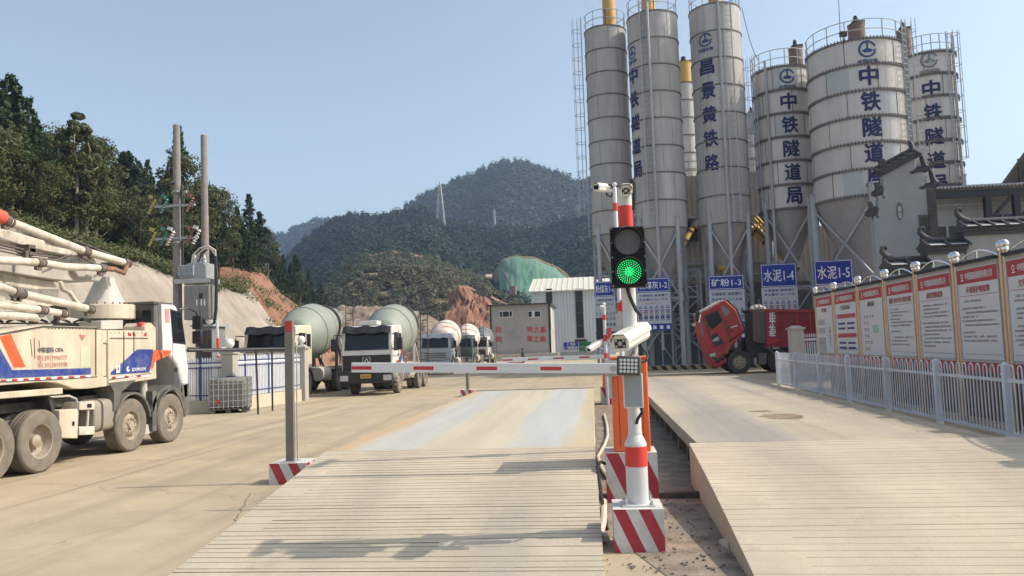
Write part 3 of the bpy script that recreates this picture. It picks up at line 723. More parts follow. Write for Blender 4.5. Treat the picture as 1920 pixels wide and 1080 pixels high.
# ---- arm rest posts
def rest_post(label, cx, y, pxl, pxr, ytop, ybase_blk, blk, h_blk):
    t = thing('arm_rest_post', label, 'post', (cx, y, 0))
    hazard_block(t, *blk, h_blk, n=4, slope=.5)
    a = at(pxl, ytop, y); b = at(pxr, ytop, y); wd = (b.x-a.x)*.72
    mb = MB(); hw = wd/2
    # open channel: front plate and a rolled flange on the right
    mb.box(-hw,-.05,h_blk,hw,-.035,a.z); mb.box(-hw,-.035,h_blk,-hw+.012,.012,a.z); mb.box(hw-.012,-.035,h_blk,hw,.012,a.z)
    mb.build('post_channel', mat('dull_post_steel', (.20,.175,.15), .6, .15, var=.12, scale=5), t)
    mb = MB(); mb.box(-hw*1.9,-.12,h_blk,hw*1.9,.12,h_blk+.012); mb.build('foot_plate', m_galv, t)
    mb = MB(); mb.box(-hw*.75,-.054,a.z-.19*wd/.135,hw*.75,-.051,a.z-.008); mb.build('red_reflector', m_armr, t)
    mb = MB(); mb.tube([(hw+.012,.06,h_blk+.012),(hw+.012,.06,a.z-.35),(hw+.006,.05,a.z-.3)], .009, 8); mb.build('guide_rod', m_galv, t)
    return t
b0 = at(505, 908, 10.25); b1 = at(567, 868, 10.25)
p = at(546, 860, 10.4)
rest_post('tall galvanised arm rest post with red reflector and striped block left of the ramp', p.x, 10.4, 537, 557, 602, 0, (b0.x-p.x, b1.x-p.x+.06, -.16, .3), b1.z)
p = at(877, 735, 27.5)
b0 = at(863, 748, 27.3); b1 = at(889, 735, 27.3)
rest_post('short distant arm rest post on a striped block past the left weighbridge', p.x, 27.5, 873.5, 880.5, 678, 0, (b0.x-p.x, b1.x-p.x, -.2, .3), max(.25, b1.z))
# ================================================================ vehicles
def wheel(parent, c, r, wd, side=1, dish=False, world=True, n=36):
    """tyre with circumferential grooves (part) and rim (sub-part); axis along X, side=+1 faces +X"""
    M = Matrix.Translation(c) @ Matrix.Rotation(math.pi/2*side, 4, 'Y')
    h = wd/2; g = .018*r/.5
    pr = [(r*.56,-h*.86),(r*.80,-h),(r*.93,-h*.96),(r*.985,-h*.82)]
    for q in (-.45,-.0,.45):
        pr += [(r,h*(q-.26)),(r,h*(q-.07)),(r-g,h*(q-.055)),(r-g,h*(q+.055)),(r,h*(q+.07)),(r,h*(q+.26))]
    pr += [(r*.985,h*.82),(r*.93,h*.96),(r*.80,h),(r*.56,h*.86)]
    mb = MB(); mb.lathe(pr, n, M, close=False); wh = mb.build('wheel', m_tyre, parent, world=world, smooth=30)
    mb = MB()
    if dish: pr = [(r*.57,-h*.8),(r*.57,h*.84),(r*.53,h*.80),(r*.50,-h*.15),(r*.40,-h*.3),(r*.22,-h*.3),(r*.20,h*.35),(r*.16,h*.45),(.001,h*.47)]
    else: pr = [(r*.57,-h*.8),(r*.57,h*.84),(r*.53,h*.80),(r*.49,h*.35),(r*.42,h*.45),(r*.34,h*.72),(r*.24,h*.74),(r*.18,h*.5),(r*.15,h*.86),(.001,h*.9)]
    mb.lathe(pr, n, M, close=False)
    for i in range(10):
        a = 2*math.pi*i/10; rr = r*(.27 if not dish else .31); z = h*(.74 if not dish else -.3)
        mb.cyl(M @ Vector((rr*math.cos(a), rr*math.sin(a), z)), M @ Vector((rr*math.cos(a), rr*math.sin(a), z+h*.14)), r*.03, n=6)
    rim = mb.build('rim', m_rim, wh, world=world)
    if not dish:
        mb = MB()
        for i in range(8):
            a = 2*math.pi*(i+.5)/8; q = M @ Vector((r*.42*math.cos(a), r*.42*math.sin(a), h*.475))
            disc(mb, q, M.to_3x3(), 0, r*.055, n=10)
        mb.build('hand_holes', m_dark, wh, world=world, recalc=False, smooth=0)
    return wh

# ---------------------------------------------------------------- concrete pump truck, side plane X=-8.8
XS = -8.8
def S(x, y, X=XS):
    p = atx(x, y, X); return (p.y, p.z)
t = thing('pump_truck', 'cream concrete pump truck with folded boom, parked at the far left', 'pump truck', (-10, 13, 0))
T_ = t
def panel(name, px, x0, x1, m, parent=None, bevel=.012, X=XS):
    mb = MB(); mb.prism([S(a, b, X) for a, b in px], 'x', x0, x1); return mb.build(name, m, parent or T_, world=True, bevel=bevel)
body = panel('hopper_side_panel', [(-420,622),(-60,634),(0,621),(82,610),(184,613),(184,727),(165,729),(140,729),(110,718),(85,716),(0,723),(-420,748)], XS-.02, XS-.75, m_cream)
panel('hopper_side_panel', [(-420,622),(-60,634),(0,621),(82,610),(184,613),(184,727),(165,729),(140,729),(110,718),(85,716),(0,723),(-420,748)], XS-2.3, XS-1.6, m_cream)
def decal(name, px, m, parent, X=XS, off=-.016): 
    mb = MB(); mb.face([(X+off, *S(a, b, X)) for a, b in px]); return mb.build(name, m, parent, world=True, recalc=False, smooth=0)
m_tblue = mat('truck_blue', (.02,.05,.24), .45, var=.1, dirt=(.5,.42,.3), damt=.25, dscale=5)
m_torange = mat('truck_orange', (.75,.10,.03), .45, var=.1, dirt=(.5,.42,.3), damt=.2, dscale=5)
decal('blue_stripe', [(-200,600+45),(-20,641),(0,649),(25,694),(172,690),(172,702),(0,710),(-200,722)], m_tblue, body)
decal('orange_stripe', [(1,631),(22,626),(50,688),(28,689)], m_torange, body)
mb = MB()
for i in range(22):
    x = -60+i*10.6; mb.m = i % 2
    ya = 712-(x)/172*8.5
    mb.face([(XS-.014, *S(a, b)) for a, b in ((x,ya),(x+9,ya-.4),(x+9,ya+4.2),(x,ya+4.6))])
mb.build('reflective_tape', [m_signred, m_wtext], body, world=True, recalc=False, smooth=0)
def stext(txt, px, h, m, parent, X=XS, off=-.013, wd=None, bold=.02, sub='lettering'):
    p = atx(px[0], px[1], X); mb = MB(); text(mb, txt, (X+off, p.y, p.z), EAST, wd, h, bold); return mb.build(sub, m, parent, world=True, recalc=False, smooth=0)
def py2m(px0, px1, y): 
    return abs(S(px1, y)[0]-S(px0, y)[0])
stext('中联重科 CIFA', (97,656), None, m_ink, body, wd=py2m(73,120,656), bold=.03)
m_fadedred = mat('faded_red_ink', (.45,.16,.13), .7, var=.2)
stext('13913998777', (105,671), None, m_fadedred, body, wd=py2m(82,128,671), bold=.0)
stext('13913859398', (105,684), None, m_fadedred, body, wd=py2m(82,128,684), bold=.0)
for ch, y in (('电', 671), ('话', 683)): stext(ch, (76,y), .1, m_fadedred, body, bold=.0)
mb = MB(); mb.face([(XS-.013, *S(a, b)) for a, b in ((150,627),(163,629),(156,639),(152,632))]); mb.build('warning_triangle', m_fadedred, body, world=True, recalc=False, smooth=0)
decal('faded_patch', [(153,649),(171,648),(171,688),(153,688)], mat('faded_green_patch', (.5,.5,.36), .6, var=.1), body)
# narrow corner posts and side box
panel('corner_post', [(184,618),(206,619),(206,643),(199,643),(199,706),(206,707),(206,724),(184,727)], XS-.05, XS-.6, m_cream)
panel('recess_panel', [(186,646),(205,645),(205,705),(186,706)], XS-.06, XS-.5, m_cream)
box = panel('side_box', [(205,619),(278,620),(284,632),(284,712),(205,723)], XS-.015, XS-.7, m_cream)
panel('side_box', [(205,619),(278,620),(284,632),(284,712),(205,723)], XS-2.3, XS-1.7, m_cream)
panel('lifting_lug', [(275,622),(275,612),(280,605),(287,605),(296,615),(297,710),(284,712)], XS-.04, XS-.5, m_cream)
panel('red_marker_lamp', [(274,605),(281,603),(281,612),(275,613)], XS-.1, XS-.2, m_red, bevel=.01)
decal('blue_logo_panel', [(209,698),(230,680),(258,655),(288,655),(281,698),(209,703)], m_tblue, box, off=-.011)
decal('orange_arrow', [(290,656),(300,656),(303,672),(292,677),(288,690),(283,693),(287,668)], m_torange, box, off=-.012)
decal('orange_arrow_tip', [(299,656.5),(319,657),(317,664),(303,672)], m_torange, T_, X=XS, off=.026)
stext('ZOOMLION', (261,692), None, m_wtext, box, wd=py2m(248,274,692), off=-.008, bold=.03)
mb = MB(); c = atx(241,692,XS); disc(mb, (XS-.008,c.y,c.z), EAST, .016, .05, R_(60), R_(350)); mb.build('logo_ring', m_wtext, box, world=True, recalc=False, smooth=0)
mb = MB()
for i in range(9):
    mb.m = (0, 1, 1)[i % 3]; x = 211+i*7.8; ya = 706.5-(i*.55)
    mb.face([(XS-.009, *S(a, b)) for a, b in ((x,ya),(x+7,ya-.5),(x+7,ya+3.4),(x,ya+3.9))])
mb.build('reflective_tape', [m_signred, m_wtext], box, world=True, recalc=False, smooth=0)
decal('box_handle', [(219,686),(226,684),(226,698),(219,700)], m_wtext, box, off=-.009)
decal('box_handle_slot', [(221,689),(224,688),(224,694),(221,695)], m_dark, box, off=-.007)
for x0_, x1_ in ((241,247),(250,255),(271,276)):
    decal('red_sticker', [(x0_,624.5),(x1_,624.7),(x1_,630),(x0_,629.8)], m_signred, box, off=-.010)
def seam(pts, par, X=XS-.008, w_=.012, name='panel_seam', m=None):
    mb = MB()
    for a, b in zip(pts[:-1], pts[1:]): mb.bar((X,*S(*a)),(X,*S(*b)),w_)
    mb.build(name, m or m_dark, par, world=True)
seam([(207,634),(278,634)], box); seam([(233,621),(233,690)], box); seam([(252,621),(252,660)], box); seam([(206,712),(284,700)], box, w_=.009)
seam([(82,612),(184,615)], body, XS-.014, .02); seam([(-40,634),(82,612)], body, XS-.014, .02); seam([(0,716),(110,711),(184,706)], body, XS-.012, .01)
seam([(181,616),(181,704)], body, XS-.012, .012)
mb = MB()
for k in range(14):
    p = S(92+k*6.6, 616); mb.cyl((XS-.02,*p),(XS-.004,*p),.008,n=6)
for k in range(9):
    p = S(208+k*8.4, 624); mb.cyl((XS-.015,*p),(XS+.0,*p),.007,n=6)
mb.build('rivets', m_dark, body, world=True)
for a, b in (((59,636),(62,668)),((66,634),(67,672)),((75,638),(76,650))):
    seam([a, b], body, XS-.017, .010, name='rust_scrape', m=m_rust)
mb = MB()
for k in range(6):
    x0_ = -30+k*42; y_ = 604+.2*k
    mb.tube([(XS-.5,*S(x0_,y_,XS-.5)),(XS-.4,*S(x0_+16,y_-7,XS-.4)),(XS-.55,*S(x0_+34,y_-1,XS-.55))], .022, 6)
mb.build('deck_hoses', m_rubber, T_, world=True)
mb = MB()
for k in range(5):
    y_ = 9.2+k*1.05; mb.box(XS-.72,y_,1.72,XS-.45,y_+.5,1.98+.12*(k%2))
mb.build('deck_boxes', m_dark, T_, world=True)
# chassis
mb = MB()
for x in (XS-.9, XS-1.6): mb.box(x-.06, 5.5, .62, x+.06, 16.9, .95)
for y in np.arange(6, 17, 1.2): mb.box(XS-1.6, y, .66, XS-.9, y+.12, .9)
mb.box(XS-2.2, 7.5, .98, XS-.3, 15.2, 1.12)
mb.build('chassis', m_dark, t, world=True)
mb = MB()
for y in (15.5,14.1,11.64,10.58): mb.cyl((XS-.2,y,.5),(XS-2.0,y,.5),.09,n=10); mb.sphere((XS-1.1,y,.5),.2,12)
mb.build('axles', m_dark, t, world=True)
for y in (15.47, 14.08): 
    wheel(t, (XS-.15, y, .5), .5, .3, 1); wheel(t, (XS-2.1, y, .5), .5, .3, -1)
for y in (11.64, 10.58):
    wheel(t, (XS-.15, y, .5), .5, .3, 1, dish=True); wheel(t, (XS-.5, y, .5), .5, .28, 1, dish=True)
    wheel(t, (XS-2.1, y, .5), .5, .3, -1, dish=True)
# mudguards
for y, a0, a1 in ((14.08, 8, 168), (15.47, 40, 178)):
    mb = MB(); mb.arch((y,.52), .56, .60, XS-.36, XS+.02, R_(a0), R_(a1), 16); mb.build('mudguard', m_greyplastic, t, world=True)
for y0_, y1_ in ((14.68, 14.78),):
    mb = MB(); mb.box(XS-.36, y0_+.05, .3, XS+.01, y1_+.1, 1.1); mb.build('mud_flap', m_greyplastic, t, world=True)
mb = MB(); mb.prism([S(205,718),S(255,712),S(228,735),S(222,770),S(213,770),S(214,735)], 'x', XS-.36, XS); mb.build('mudguard_skirt', m_greyplastic, t, world=True)
mb = MB(); mb.prism([S(95,742),S(104,745),S(110,780),S(107,805),S(103,805),S(105,780)], 'x', XS-.6, XS-.05); mb.build('rear_mud_flap', m_dark, t, world=True)
# fuel tank
a = S(180,808); b = S(229,744)
mb = MB(); y0_, y1_ = a[0], b[0]-.02; zc = (S(205,747)[1]+S(205,808)[1])/2; hz = (S(205,747)[1]-S(205,808)[1])/2
pr = [(XS-.62+(.3 if abs(u) > .99 else .3)*0 + .3 + .3*math.copysign(abs(math.cos(q))**.45, math.cos(q)), zc+hz*math.copysign(abs(math.sin(q))**.45, math.sin(q))) for q in [2*math.pi*i/28 for i in range(28)] for u in (0,)]
mb.prism(pr, 'y', y0_, y1_); tank = mb.build('fuel_tank', mat('dusty_tank', (.33,.3,.25), .6, .2, var=.2, scale=4, dirt=(.15,.12,.09), damt=.5, dscale=4), t, world=True, bevel=.03)
mb = MB()
for q in (.28, .78):
    y = y0_+(y1_-y0_)*q; pr2 = [(XS-.32+(x-(XS-.32))*1.02, zc+(z-zc)*1.02) for x, z in pr]; mb.prism(pr2, 'y', y-.025, y+.025)
mb.build('tank_strap', m_dark, tank, world=True)
panel('tool_box', [(113,769),(147,766),(147,822),(113,821)], XS-.01, XS-.5, m_cream)
decal('box_lock', [(136,790),(140,790),(140,798),(136,798)], m_black, T_, off=.0)
mb = MB()
for x in (151, 171): mb.tube([(XS-.05,*S(x,755)),(XS-.05,*S(x-3,806))], .022, 8)
mb.tube([(XS-.25,*S(108,745)),(XS-.1,*S(140,742)),(XS-.07,*S(150,748)),(XS-.07,*S(152,765))], .02, 8)
mb.build('step_ladder', m_boomgrey, t, world=True)
for ya, yb in ((753,769),(800,816)):
    panel('step_plate', [(150,ya),(178,ya-1),(178,yb-1),(149,yb)], XS-.0, XS-.35, m_boom)
decal('step_lamp', [(163,757),(171,757),(171,764),(163,764)], m_black, T_, off=.012)
panel('outrigger_beam', [(-300,742),(0,736),(115,727),(115,739),(0,748),(-300,765)], XS+.03, XS-.16, m_cream)
mb = MB(); mb.cyl((XS-.2,*S(286,712)),(XS-.2,*S(287,790)),.075,n=14); mb.cyl((XS-.2,*S(287,795)),(XS-.2,*S(287,812)),.13,.16,n=14); mb.build('outrigger_jack', m_boomgrey, t, world=True)
# deck clutter below the boom (dark machinery between panels)
mb = MB(); mb.box(XS-1.7,8.2,1.1,XS-.76,14.6,1.75); mb.build('pump_deck', m_dark, t, world=True)
mb = MB(); mb.lathe([(.5,0),(.62,.9),(.2,.95)],20,Matrix.Translation((XS-1.1,7.4,1.2))); mb.build('hopper', m_rust, t, world=True)

# cab
cx0, cx1 = XS-.02, XS-2.3
cabpoly = [(297,567),(322,566),(334,575),(352,652),(356,690),(355,748),(346,748),(343,715),(334,684),(319,666),(300,662)]
mb = MB(); mb.prism([S(a, b) for a, b in cabpoly], 'x', cx0, cx1); cab = mb.build('cab', m_whiteclean, t, world=True, bevel=.05)
cy = S(297,600)[0]; cz0 = S(297,662)[1]; cz1 = S(297,568)[1]
mb = MB(); mb.box(cx1+.02, cy-.06, cz0-.1, cx0-.03, cy-.005, cz1-.02); mb.box(cx1-.01, cy-.1, cz1-.03, cx0+.0, S(325,567)[0], cz1+.035); mb.build('cab_back_panel', m_greyplastic, t, world=True, bevel=.02)
mb = MB(); wl = at(247,583,cy-.065); wr = at(283,617,cy-.065); mb.box(wl.x, cy-.068, wr.z, wr.x, cy-.062, wl.z); mb.build('rear_window', m_glass, t, world=True)
decal('cab_side_window', [(322,582),(339,588),(347,642),(327,640)], m_glass, cab, off=-.012)
decal('window_frame', [(320.5,579),(341,586),(350,646),(325.5,643)], m_black, cab, off=-.016)
mb = MB()
for a, b in (((325.5,643),(326,718)), ((326,718),(354,720)), ((325.5,643),(320.5,579))):
    mb.bar((XS-.018, *S(*a)), (XS-.018, *S(*b)), .008)
mb.build('door_gap', m_dark, cab, world=True)
decal('door_handle', [(327,689),(334,689),(334,698),(327,698)], m_black, cab, off=-.01)
decal('pink_sticker', [(310,579),(318,579),(319,604),(312,604)], mat('faded_pink', (.6,.25,.26), .6, var=.1), cab, off=-.01)
decal('rear_pillar_trim', [(297,568),(303,567),(306,655),(300,660)], m_greyplastic, cab, off=-.01)
mb = MB(); mb.arch((S(316,0)[0]-.02,.53), .57, .66, XS-.36, XS+.01, R_(12), R_(165), 16); mb.build('wheel_arch', m_greyplastic, cab, world=True)
mb = MB(); mb.prism([S(344,720),S(357,718),S(357,775),S(349,782),S(346,765)], 'x', XS-2.28, XS-.02); mb.build('bumper', m_greyplastic, t, world=True, bevel=.02)
mb = MB()
mb.tube([(XS,*S(335,580)),(XS+.12,*S(343,578)),(XS+.18,*S(353,586)),(XS+.18,*S(357,598))], .02, 8); mb.tube([(XS+.02,*S(349,652)),(XS+.18,*S(357,653)),(XS+.18,*S(360,642))], .016, 8); mb.build('mirror_arm', m_black, t, world=True)
for ya, yb in ((592,618),(621,645)):
    mb = MB(); p = S(358,ya); q = S(358,yb); mb.box(XS+.05,p[0]-.06,q[1],XS+.27,p[0]+.04,p[1]); mb.build('mirror', m_black, t, world=True, bevel=.025)
mb = MB(); mb.cyl((XS-.9,*S(243,600,XS-.9)),(XS-.9,*S(243,578,XS-.9)),.05,n=12); mb.build('filter_bottle', m_galv, t, world=True)

# boom: beams and delivery pipes (planes a little inboard of the side)
def beam(name, px, X0, X1, m):
    mb = MB(); mb.prism([S(a, b, X0) for a, b in px], 'x', X0, X1); return mb.build(name, m, T_, world=True, bevel=.015)
beam('boom_section', [(-300,340),(-60,405),(0,427),(84,451),(86,459),(132,468),(150,478),(135,480),(85,471),(0,449),(-60,432),(-300,370)], XS-.85, XS-1.25, m_boom)
beam('boom_section', [(-300,440),(-60,472),(0,489),(85,488),(135,485),(190,498),(205,505),(186,528),(160,529),(100,524),(0,508),(-60,496),(-300,480)], XS-.80, XS-1.2, m_boomgrey)
beam('boom_section', [(-300,500),(-60,515),(0,510),(60,521),(100,527),(112,545),(108,572),(70,578),(0,566),(-60,556),(-300,560)], XS-.95, XS-1.45, m_boom)
beam('boom_section', [(-300,560),(-60,570),(0,572),(110,592),(150,598),(150,606),(0,606),(-300,600)], XS-.9, XS-1.4, m_boomgrey)
beam('boom_root', [(146,478),(176,484),(186,500),(180,520),(150,522),(138,505)], XS-.7, XS-1.3, m_boomgrey)
def cone_turret():
    c = at(196, 585, 14.2); mb = MB(); z0_ = at(196,598,14.2).z; z1_ = at(196,573,14.2).z
    M = Matrix.Translation((XS-1.1, 14.0, 0))
    return M
c = atx(196, 590, XS-1.1)
M = Matrix.Translation((XS-1.1, c.y, 0)); za = atx(196,601,XS-1.1).z; zb = atx(196,573,XS-1.1).z; zt = atx(185,528,XS-1.1).z
mb = MB(); mb.lathe([(.62,za),(.66,za+.02),(.66,zb-.02),(.63,zb)], 32, M); mb.build('slewing_ring', m_cream, t, world=True)
mb = MB()
for i in range(26):
    a = 2*math.pi*i/26; mb.cyl(M @ Vector((.57*math.cos(a),.57*math.sin(a),zb)), M @ Vector((.57*math.cos(a),.57*math.sin(a),zb+.035)), .022, n=6)
mb.build('ring_bolts', m_rust, t, world=True)
mb = MB(); mb.lathe([(.40,zb),(.20,zt),(.18,zt+.1)], 24, M); mb.build('turret_cone', m_boomgrey, t, world=True)
mb = MB(); mb.lathe([(.5,za-.22),(.5,za)], 24, M); mb.box(XS-1.5,c.y-.5,za-.35,XS-.7,c.y+.5,za-.2); mb.build('turret_base', m_dark, t, world=True)
panel('turret_block', [(190,601),(231,600),(231,617),(190,618)], XS-.3, XS-.75, m_boomgrey, X=XS-.3)
def pipe(pts, X, r, name='delivery_pipe', clamps=(), m=None):
    P = [Vector((X, *S(a, b, X))) for a, b in pts]
    mb = MB(); mb.tube(P, r, 14); o = mb.build(name, m or m_boom, T_, world=True)
    for i, f in clamps:
        mb = MB()
        p = P[i].lerp(P[i+1], f); d = (P[i+1]-P[i]).normalized()
        mb.cyl(p-d*.05, p+d*.05, r*1.3, n=16); mb.cyl(p+d*.09, p+d*.13, r*1.2, n=16)
        mb.obox(p+Vector((0,0,-r*1.4)), (.06,.12,.08))
        mb.build('pipe_clamp', m_clamp, o, world=True)
    return o
pipe([(-200,340),(5,411),(155,470),(238,494)], XS-.55, .074, clamps=[(1,.03),(2,.02),(2,.94)])
pipe([(-200,472),(0,488),(75,492),(120,500),(195,503)], XS-.45, .066, clamps=[(1,.95),(3,.9)])
pipe([(-200,500),(0,538),(30,549),(175,581)], XS-.2, .066, clamps=[(1,.95),(2,.02),(2,.92)])
pipe([(-200,565),(0,572),(70,580),(125,589)], XS-.25, .06, clamps=[(2,.1),(2,.8)])
pipe([(-100,588),(40,592),(70,596)], XS-.3, .07)
pipe([(113,528),(117,542),(130,548),(140,562),(147,570)], XS-.5, .04)
pipe([(195,503),(215,505),(232,512),(238,496)], XS-.5, .05, name='end_elbow', m=m_rust)
for X, pts in ((XS-.7,[(-60,455),(0,464),(60,478),(120,483),(135,478)]), (XS-.68,[(-60,460),(0,470),(70,485),(110,487)]), (XS-.75,[(140,450),(190,470),(215,480),(225,488)]), (XS-.6,[(100,490),(125,480),(150,480),(175,495)]), (XS-.72,[(-60,449),(0,458),(80,476)])):
    pipe(pts, X, .016, name='hydraulic_hose', m=m_clamp)
mb = MB()
for px in ((48,466),(50,473),(160,478),(205,498),(215,503)): 
    mb = MB(); p = atx(px[0],px[1],XS-.75); mb.obox(p,(.25,.16,.12)); mb.build('pipe_bracket', m_clamp, t, world=True)
for px, X in ((68,610),(104,608),(42,606)) if False else (): pass
for x, ya, yb in ((65,590,608),(106,592,608),(48,470,490)):
    mb = MB(); mb.bar((XS-.6,*S(x,ya,XS-.6)),(XS-.6,*S(x,yb,XS-.6)),.07); mb.build('pipe_bracket', m_clamp, t, world=True)
mb = MB(); p = atx(4,408,XS-.55); q = atx(-30,396,XS-.55); mb.cyl(p, q, .115, n=16); mb.build('red_pipe_coupling', m_redlabel, t, world=True)

# ---------------------------------------------------------------- mixer trucks
def truss_text(*a): pass
def mixer(label, x, y, rz, scale, m_cab, m_front, m_drum, style, group):
    t = thing('mixer_truck', label, 'mixer truck', (x, y, 0), rz, group, scale)
    b = lambda mb, name, m, par=None, bevel=0.0, **k: mb.build(name, m, par or t, bevel=bevel, **k)
    # cab body from its side profile (y forward is negative)
    prof = [(-1.45,1.0),(-1.50,1.75),(-1.28,2.72),(-1.1,2.88),(.35,2.92),(.45,2.8),(.45,1.15),(.1,1.1),(-.05,1.35),(-.75,1.35),(-.95,1.0)]
    mb = MB(); mb.prism([(a, c) for a, c in prof], 'x', -1.18, 1.18); cab = b(mb, 'cab', m_cab, bevel=.06)
    def fpt(x_, z_, off=.012):      # on the raked windscreen / flat front
        if z_ > 1.75: yy = -1.50+(z_-1.75)/(2.72-1.75)*.22
        else: yy = -1.50+(1.75-z_)/.75*.05
        return (x_, yy-off, z_)
    def fpanel(name, pts, m, off=.012, par=cab):
        mb = MB(); mb.face([fpt(a, c, off) for a, c in pts]); return mb.build(name, m, par, recalc=False, smooth=0)
    fpanel('windscreen', [(-1.02,1.90),(1.02,1.90),(1.0,2.62),(-1.0,2.62)], m_glass)
    mb = MB(); pts = [fpt(-1.1,2.60,.05), fpt(1.1,2.60,.05), fpt(1.08,2.82,.2), fpt(-1.08,2.82,.2)]
    n_ = 12
    for i in range(n_):
        u0, u1 = i/n_, (i+1)/n_; f = lambda u, v: (-1.1+2.2*u, fpt(0,2.56+.3*v,0)[1]-.06-.16*(1-v)-.02*math.sin(u*23), 2.56+.3*v+.03*math.sin(u*17))
        mb.face([f(u0,0), f(u1,0), f(u1,1), f(u0,1)])
    b(mb, 'sun_visor', m_black if style in ('star','cream') else m_front, cab, recalc=False)
    if style == 'star':
        fpanel('grille', [(-1.1,1.02),(1.1,1.02),(1.12,1.66),(-1.12,1.66)], m_black)
        mb = MB(); c_ = Vector(fpt(0,1.47,.02)); 
        for rr in (.19,): disc(mb, c_, FRONT, .155, rr, n=28)
        for a in (90,): mb.face([c_+FRONT @ Vector(p) for p in ((-.03,.16,0),(.03,.16,0),(.012,-.02,0),(-.012,-.02,0))])
        for s_ in (-1,1): mb.face([c_+FRONT @ Vector(p) for p in ((0,.06,0),(s_*.02,.10,0),(s_*.115,-.11,0),(s_*.06,-.14,0))])
        mb.build('emblem', m_ball, cab, recalc=False, smooth=0)
        mb = MB(); mb.box(-.5,-.9,2.92,.35,-.2,3.1); b(mb, 'roof_unit', m_white, cab, bevel=.03)
    else:
        fpanel('grille', [(-.9,1.05),(.9,1.05),(.92,1.6),(-.92,1.6)], m_front)
        for z in (1.2,1.35,1.5):
            mb = MB(); mb.bar(fpt(-.85,z,.02), fpt(.85,z,.02), .05); b(mb, 'grille_bar', m_dark, cab)
    mb = MB(); mb.box(-1.2,-1.66,.5,1.2,-1.4,.98); bum = b(mb, 'bumper', m_black if style=='star' else m_front, bevel=.04)
    for s_ in (-1,1):
        mb = MB(); mb.box(s_*1.17-(.36 if s_>0 else 0),-1.68,.62,s_*1.17+(.36 if s_<0 else 0),-1.655,.84); b(mb, 'headlight', mat('headlight_glass', (.5,.5,.48), .15, var=.05), bum)
        # side window, door gap
        mb = MB(); X = s_*1.192
        mb.face([(X,-1.22,1.82),(X,-.38,1.82),(X,-.38,2.58),(X,-1.06,2.58)]); b(mb, 'side_window', m_glass, cab, recalc=False, smooth=0)
        mb = MB(); mb.face([(X,-.2,1.95),(X,.25,1.95),(X,.25,2.55),(X,-.2,2.55)]); b(mb, 'rear_side_window', m_glass, cab, recalc=False, smooth=0)
        mb = MB(); mb.bar((X,-.29,1.2),(X,-.29,2.65),.015); mb.bar((X,-1.4,1.6),(X,-.29,1.6),.012); b(mb, 'door_gap', m_dark, cab)
        mb = MB(); mb.box(X-.02,-.5,1.62,X+.02,-.34,1.68); b(mb, 'door_handle', m_black, cab)
        mb = MB(); mb.tube([(s_*1.15,-1.36,2.5),(s_*1.5,-1.45,2.52),(s_*1.52,-1.45,2.3)], .022, 8); mb.tube([(s_*1.15,-1.45,1.9),(s_*1.5,-1.45,1.85),(s_*1.52,-1.45,2.0)], .022, 8); arm_ = b(mb, 'mirror_arm', m_black)
        mb = MB(); mb.box(s_*1.52-.13,-1.5,1.85,s_*1.52+.13,-1.38,2.36); b(mb, 'mirror', m_black, arm_, bevel=.03)
    fpanel('number_plate', [(-.24,.72),(.24,.72),(.24,.88),(-.24,.88)], m_plate, off=.235, par=bum)
    mb = MB()
    for q in range(6): quad(mb, fpt(-.17+.068*q,.80,.24), FRONT, .045, .09)
    mb.build('plate_marks', m_ink, bum, recalc=False, smooth=0)
    if style == 'star':
        mb = MB(); X = 1.196
        mb.face([(X,-.25,1.45),(X,.1,1.75),(X,.3,1.5),(X,.05,1.3)]); b(mb, 'blue_side_decal', m_tblue, cab, recalc=False, smooth=0)
        mb = MB(); mb.face([(X,-.05,1.85),(X,.35,1.95),(X,.38,1.55),(X,.2,1.7)]); mb.face([(X,-.6,1.4),(X,-.25,1.42),(X,-.05,1.25),(X,-.5,1.3)]); b(mb, 'red_side_decal', m_signred, cab, recalc=False, smooth=0)
    # chassis, wheels
    mb = MB()
    for s_ in (-1,1): mb.box(s_*.42-.05,-1.4,.75,s_*.42+.05,6.6,1.05)
    for yy in (1,2.2,3.4,4.6,5.8): mb.box(-.42,yy,.78,.42,yy+.12,1.02)
    mb.box(-.6,-1.0,.55,.6,.8,1.05); b(mb, 'chassis', m_dark)
    mb = MB()
    for yy in (0,4.0,5.35): mb.cyl((-1,yy,.52),(1,yy,.52),.09,n=10); mb.sphere((0,yy,.52),.24,10)
    b(mb, 'axles', m_dark)
    for s_ in (-1,1):
        wheel(t, (s_*1.0,0,.52), .52, .3, s_, world=False, n=28)
        for yy in (4.0,5.35):
            wheel(t, (s_*1.05,yy,.52), .52, .29, s_, True, world=False, n=28); wheel(t, (s_*.70,yy,.52), .52, .28, s_, True, world=False, n=20)
        mb = MB(); mb.arch((0,.52),.60,.66,s_*1.17-(.34 if s_>0 else 0),s_*1.17+(.34 if s_<0 else 0),R_(0),R_(180),14); b(mb, 'mudguard', m_dark if style!='star' else m_cab)
    for yy in (4.0,5.35):
        pass
    for s_ in (-1,1):
        mb = MB(); xa, xb = sorted((s_*.6, s_*1.2)); mb.prism([(3.25,.85),(3.42,1.12),(5.95,1.12),(6.1,.6),(6.06,.6),(5.92,1.08),(3.45,1.08),(3.29,.85)],'x',xa,xb); b(mb, 'rear_mudguard', m_dark)
    for s_ in (-.55,.45):
        mb = MB(); mb.bar(fpt(s_-.25,1.86,.02), fpt(s_+.3,2.12,.02), .022); b(mb, 'wiper', m_black, cab)
    mb = MB(); mb.bar(fpt(-1.04,1.88,.012), fpt(1.04,1.88,.012), .03); b(mb, 'windscreen_trim', m_black, cab)
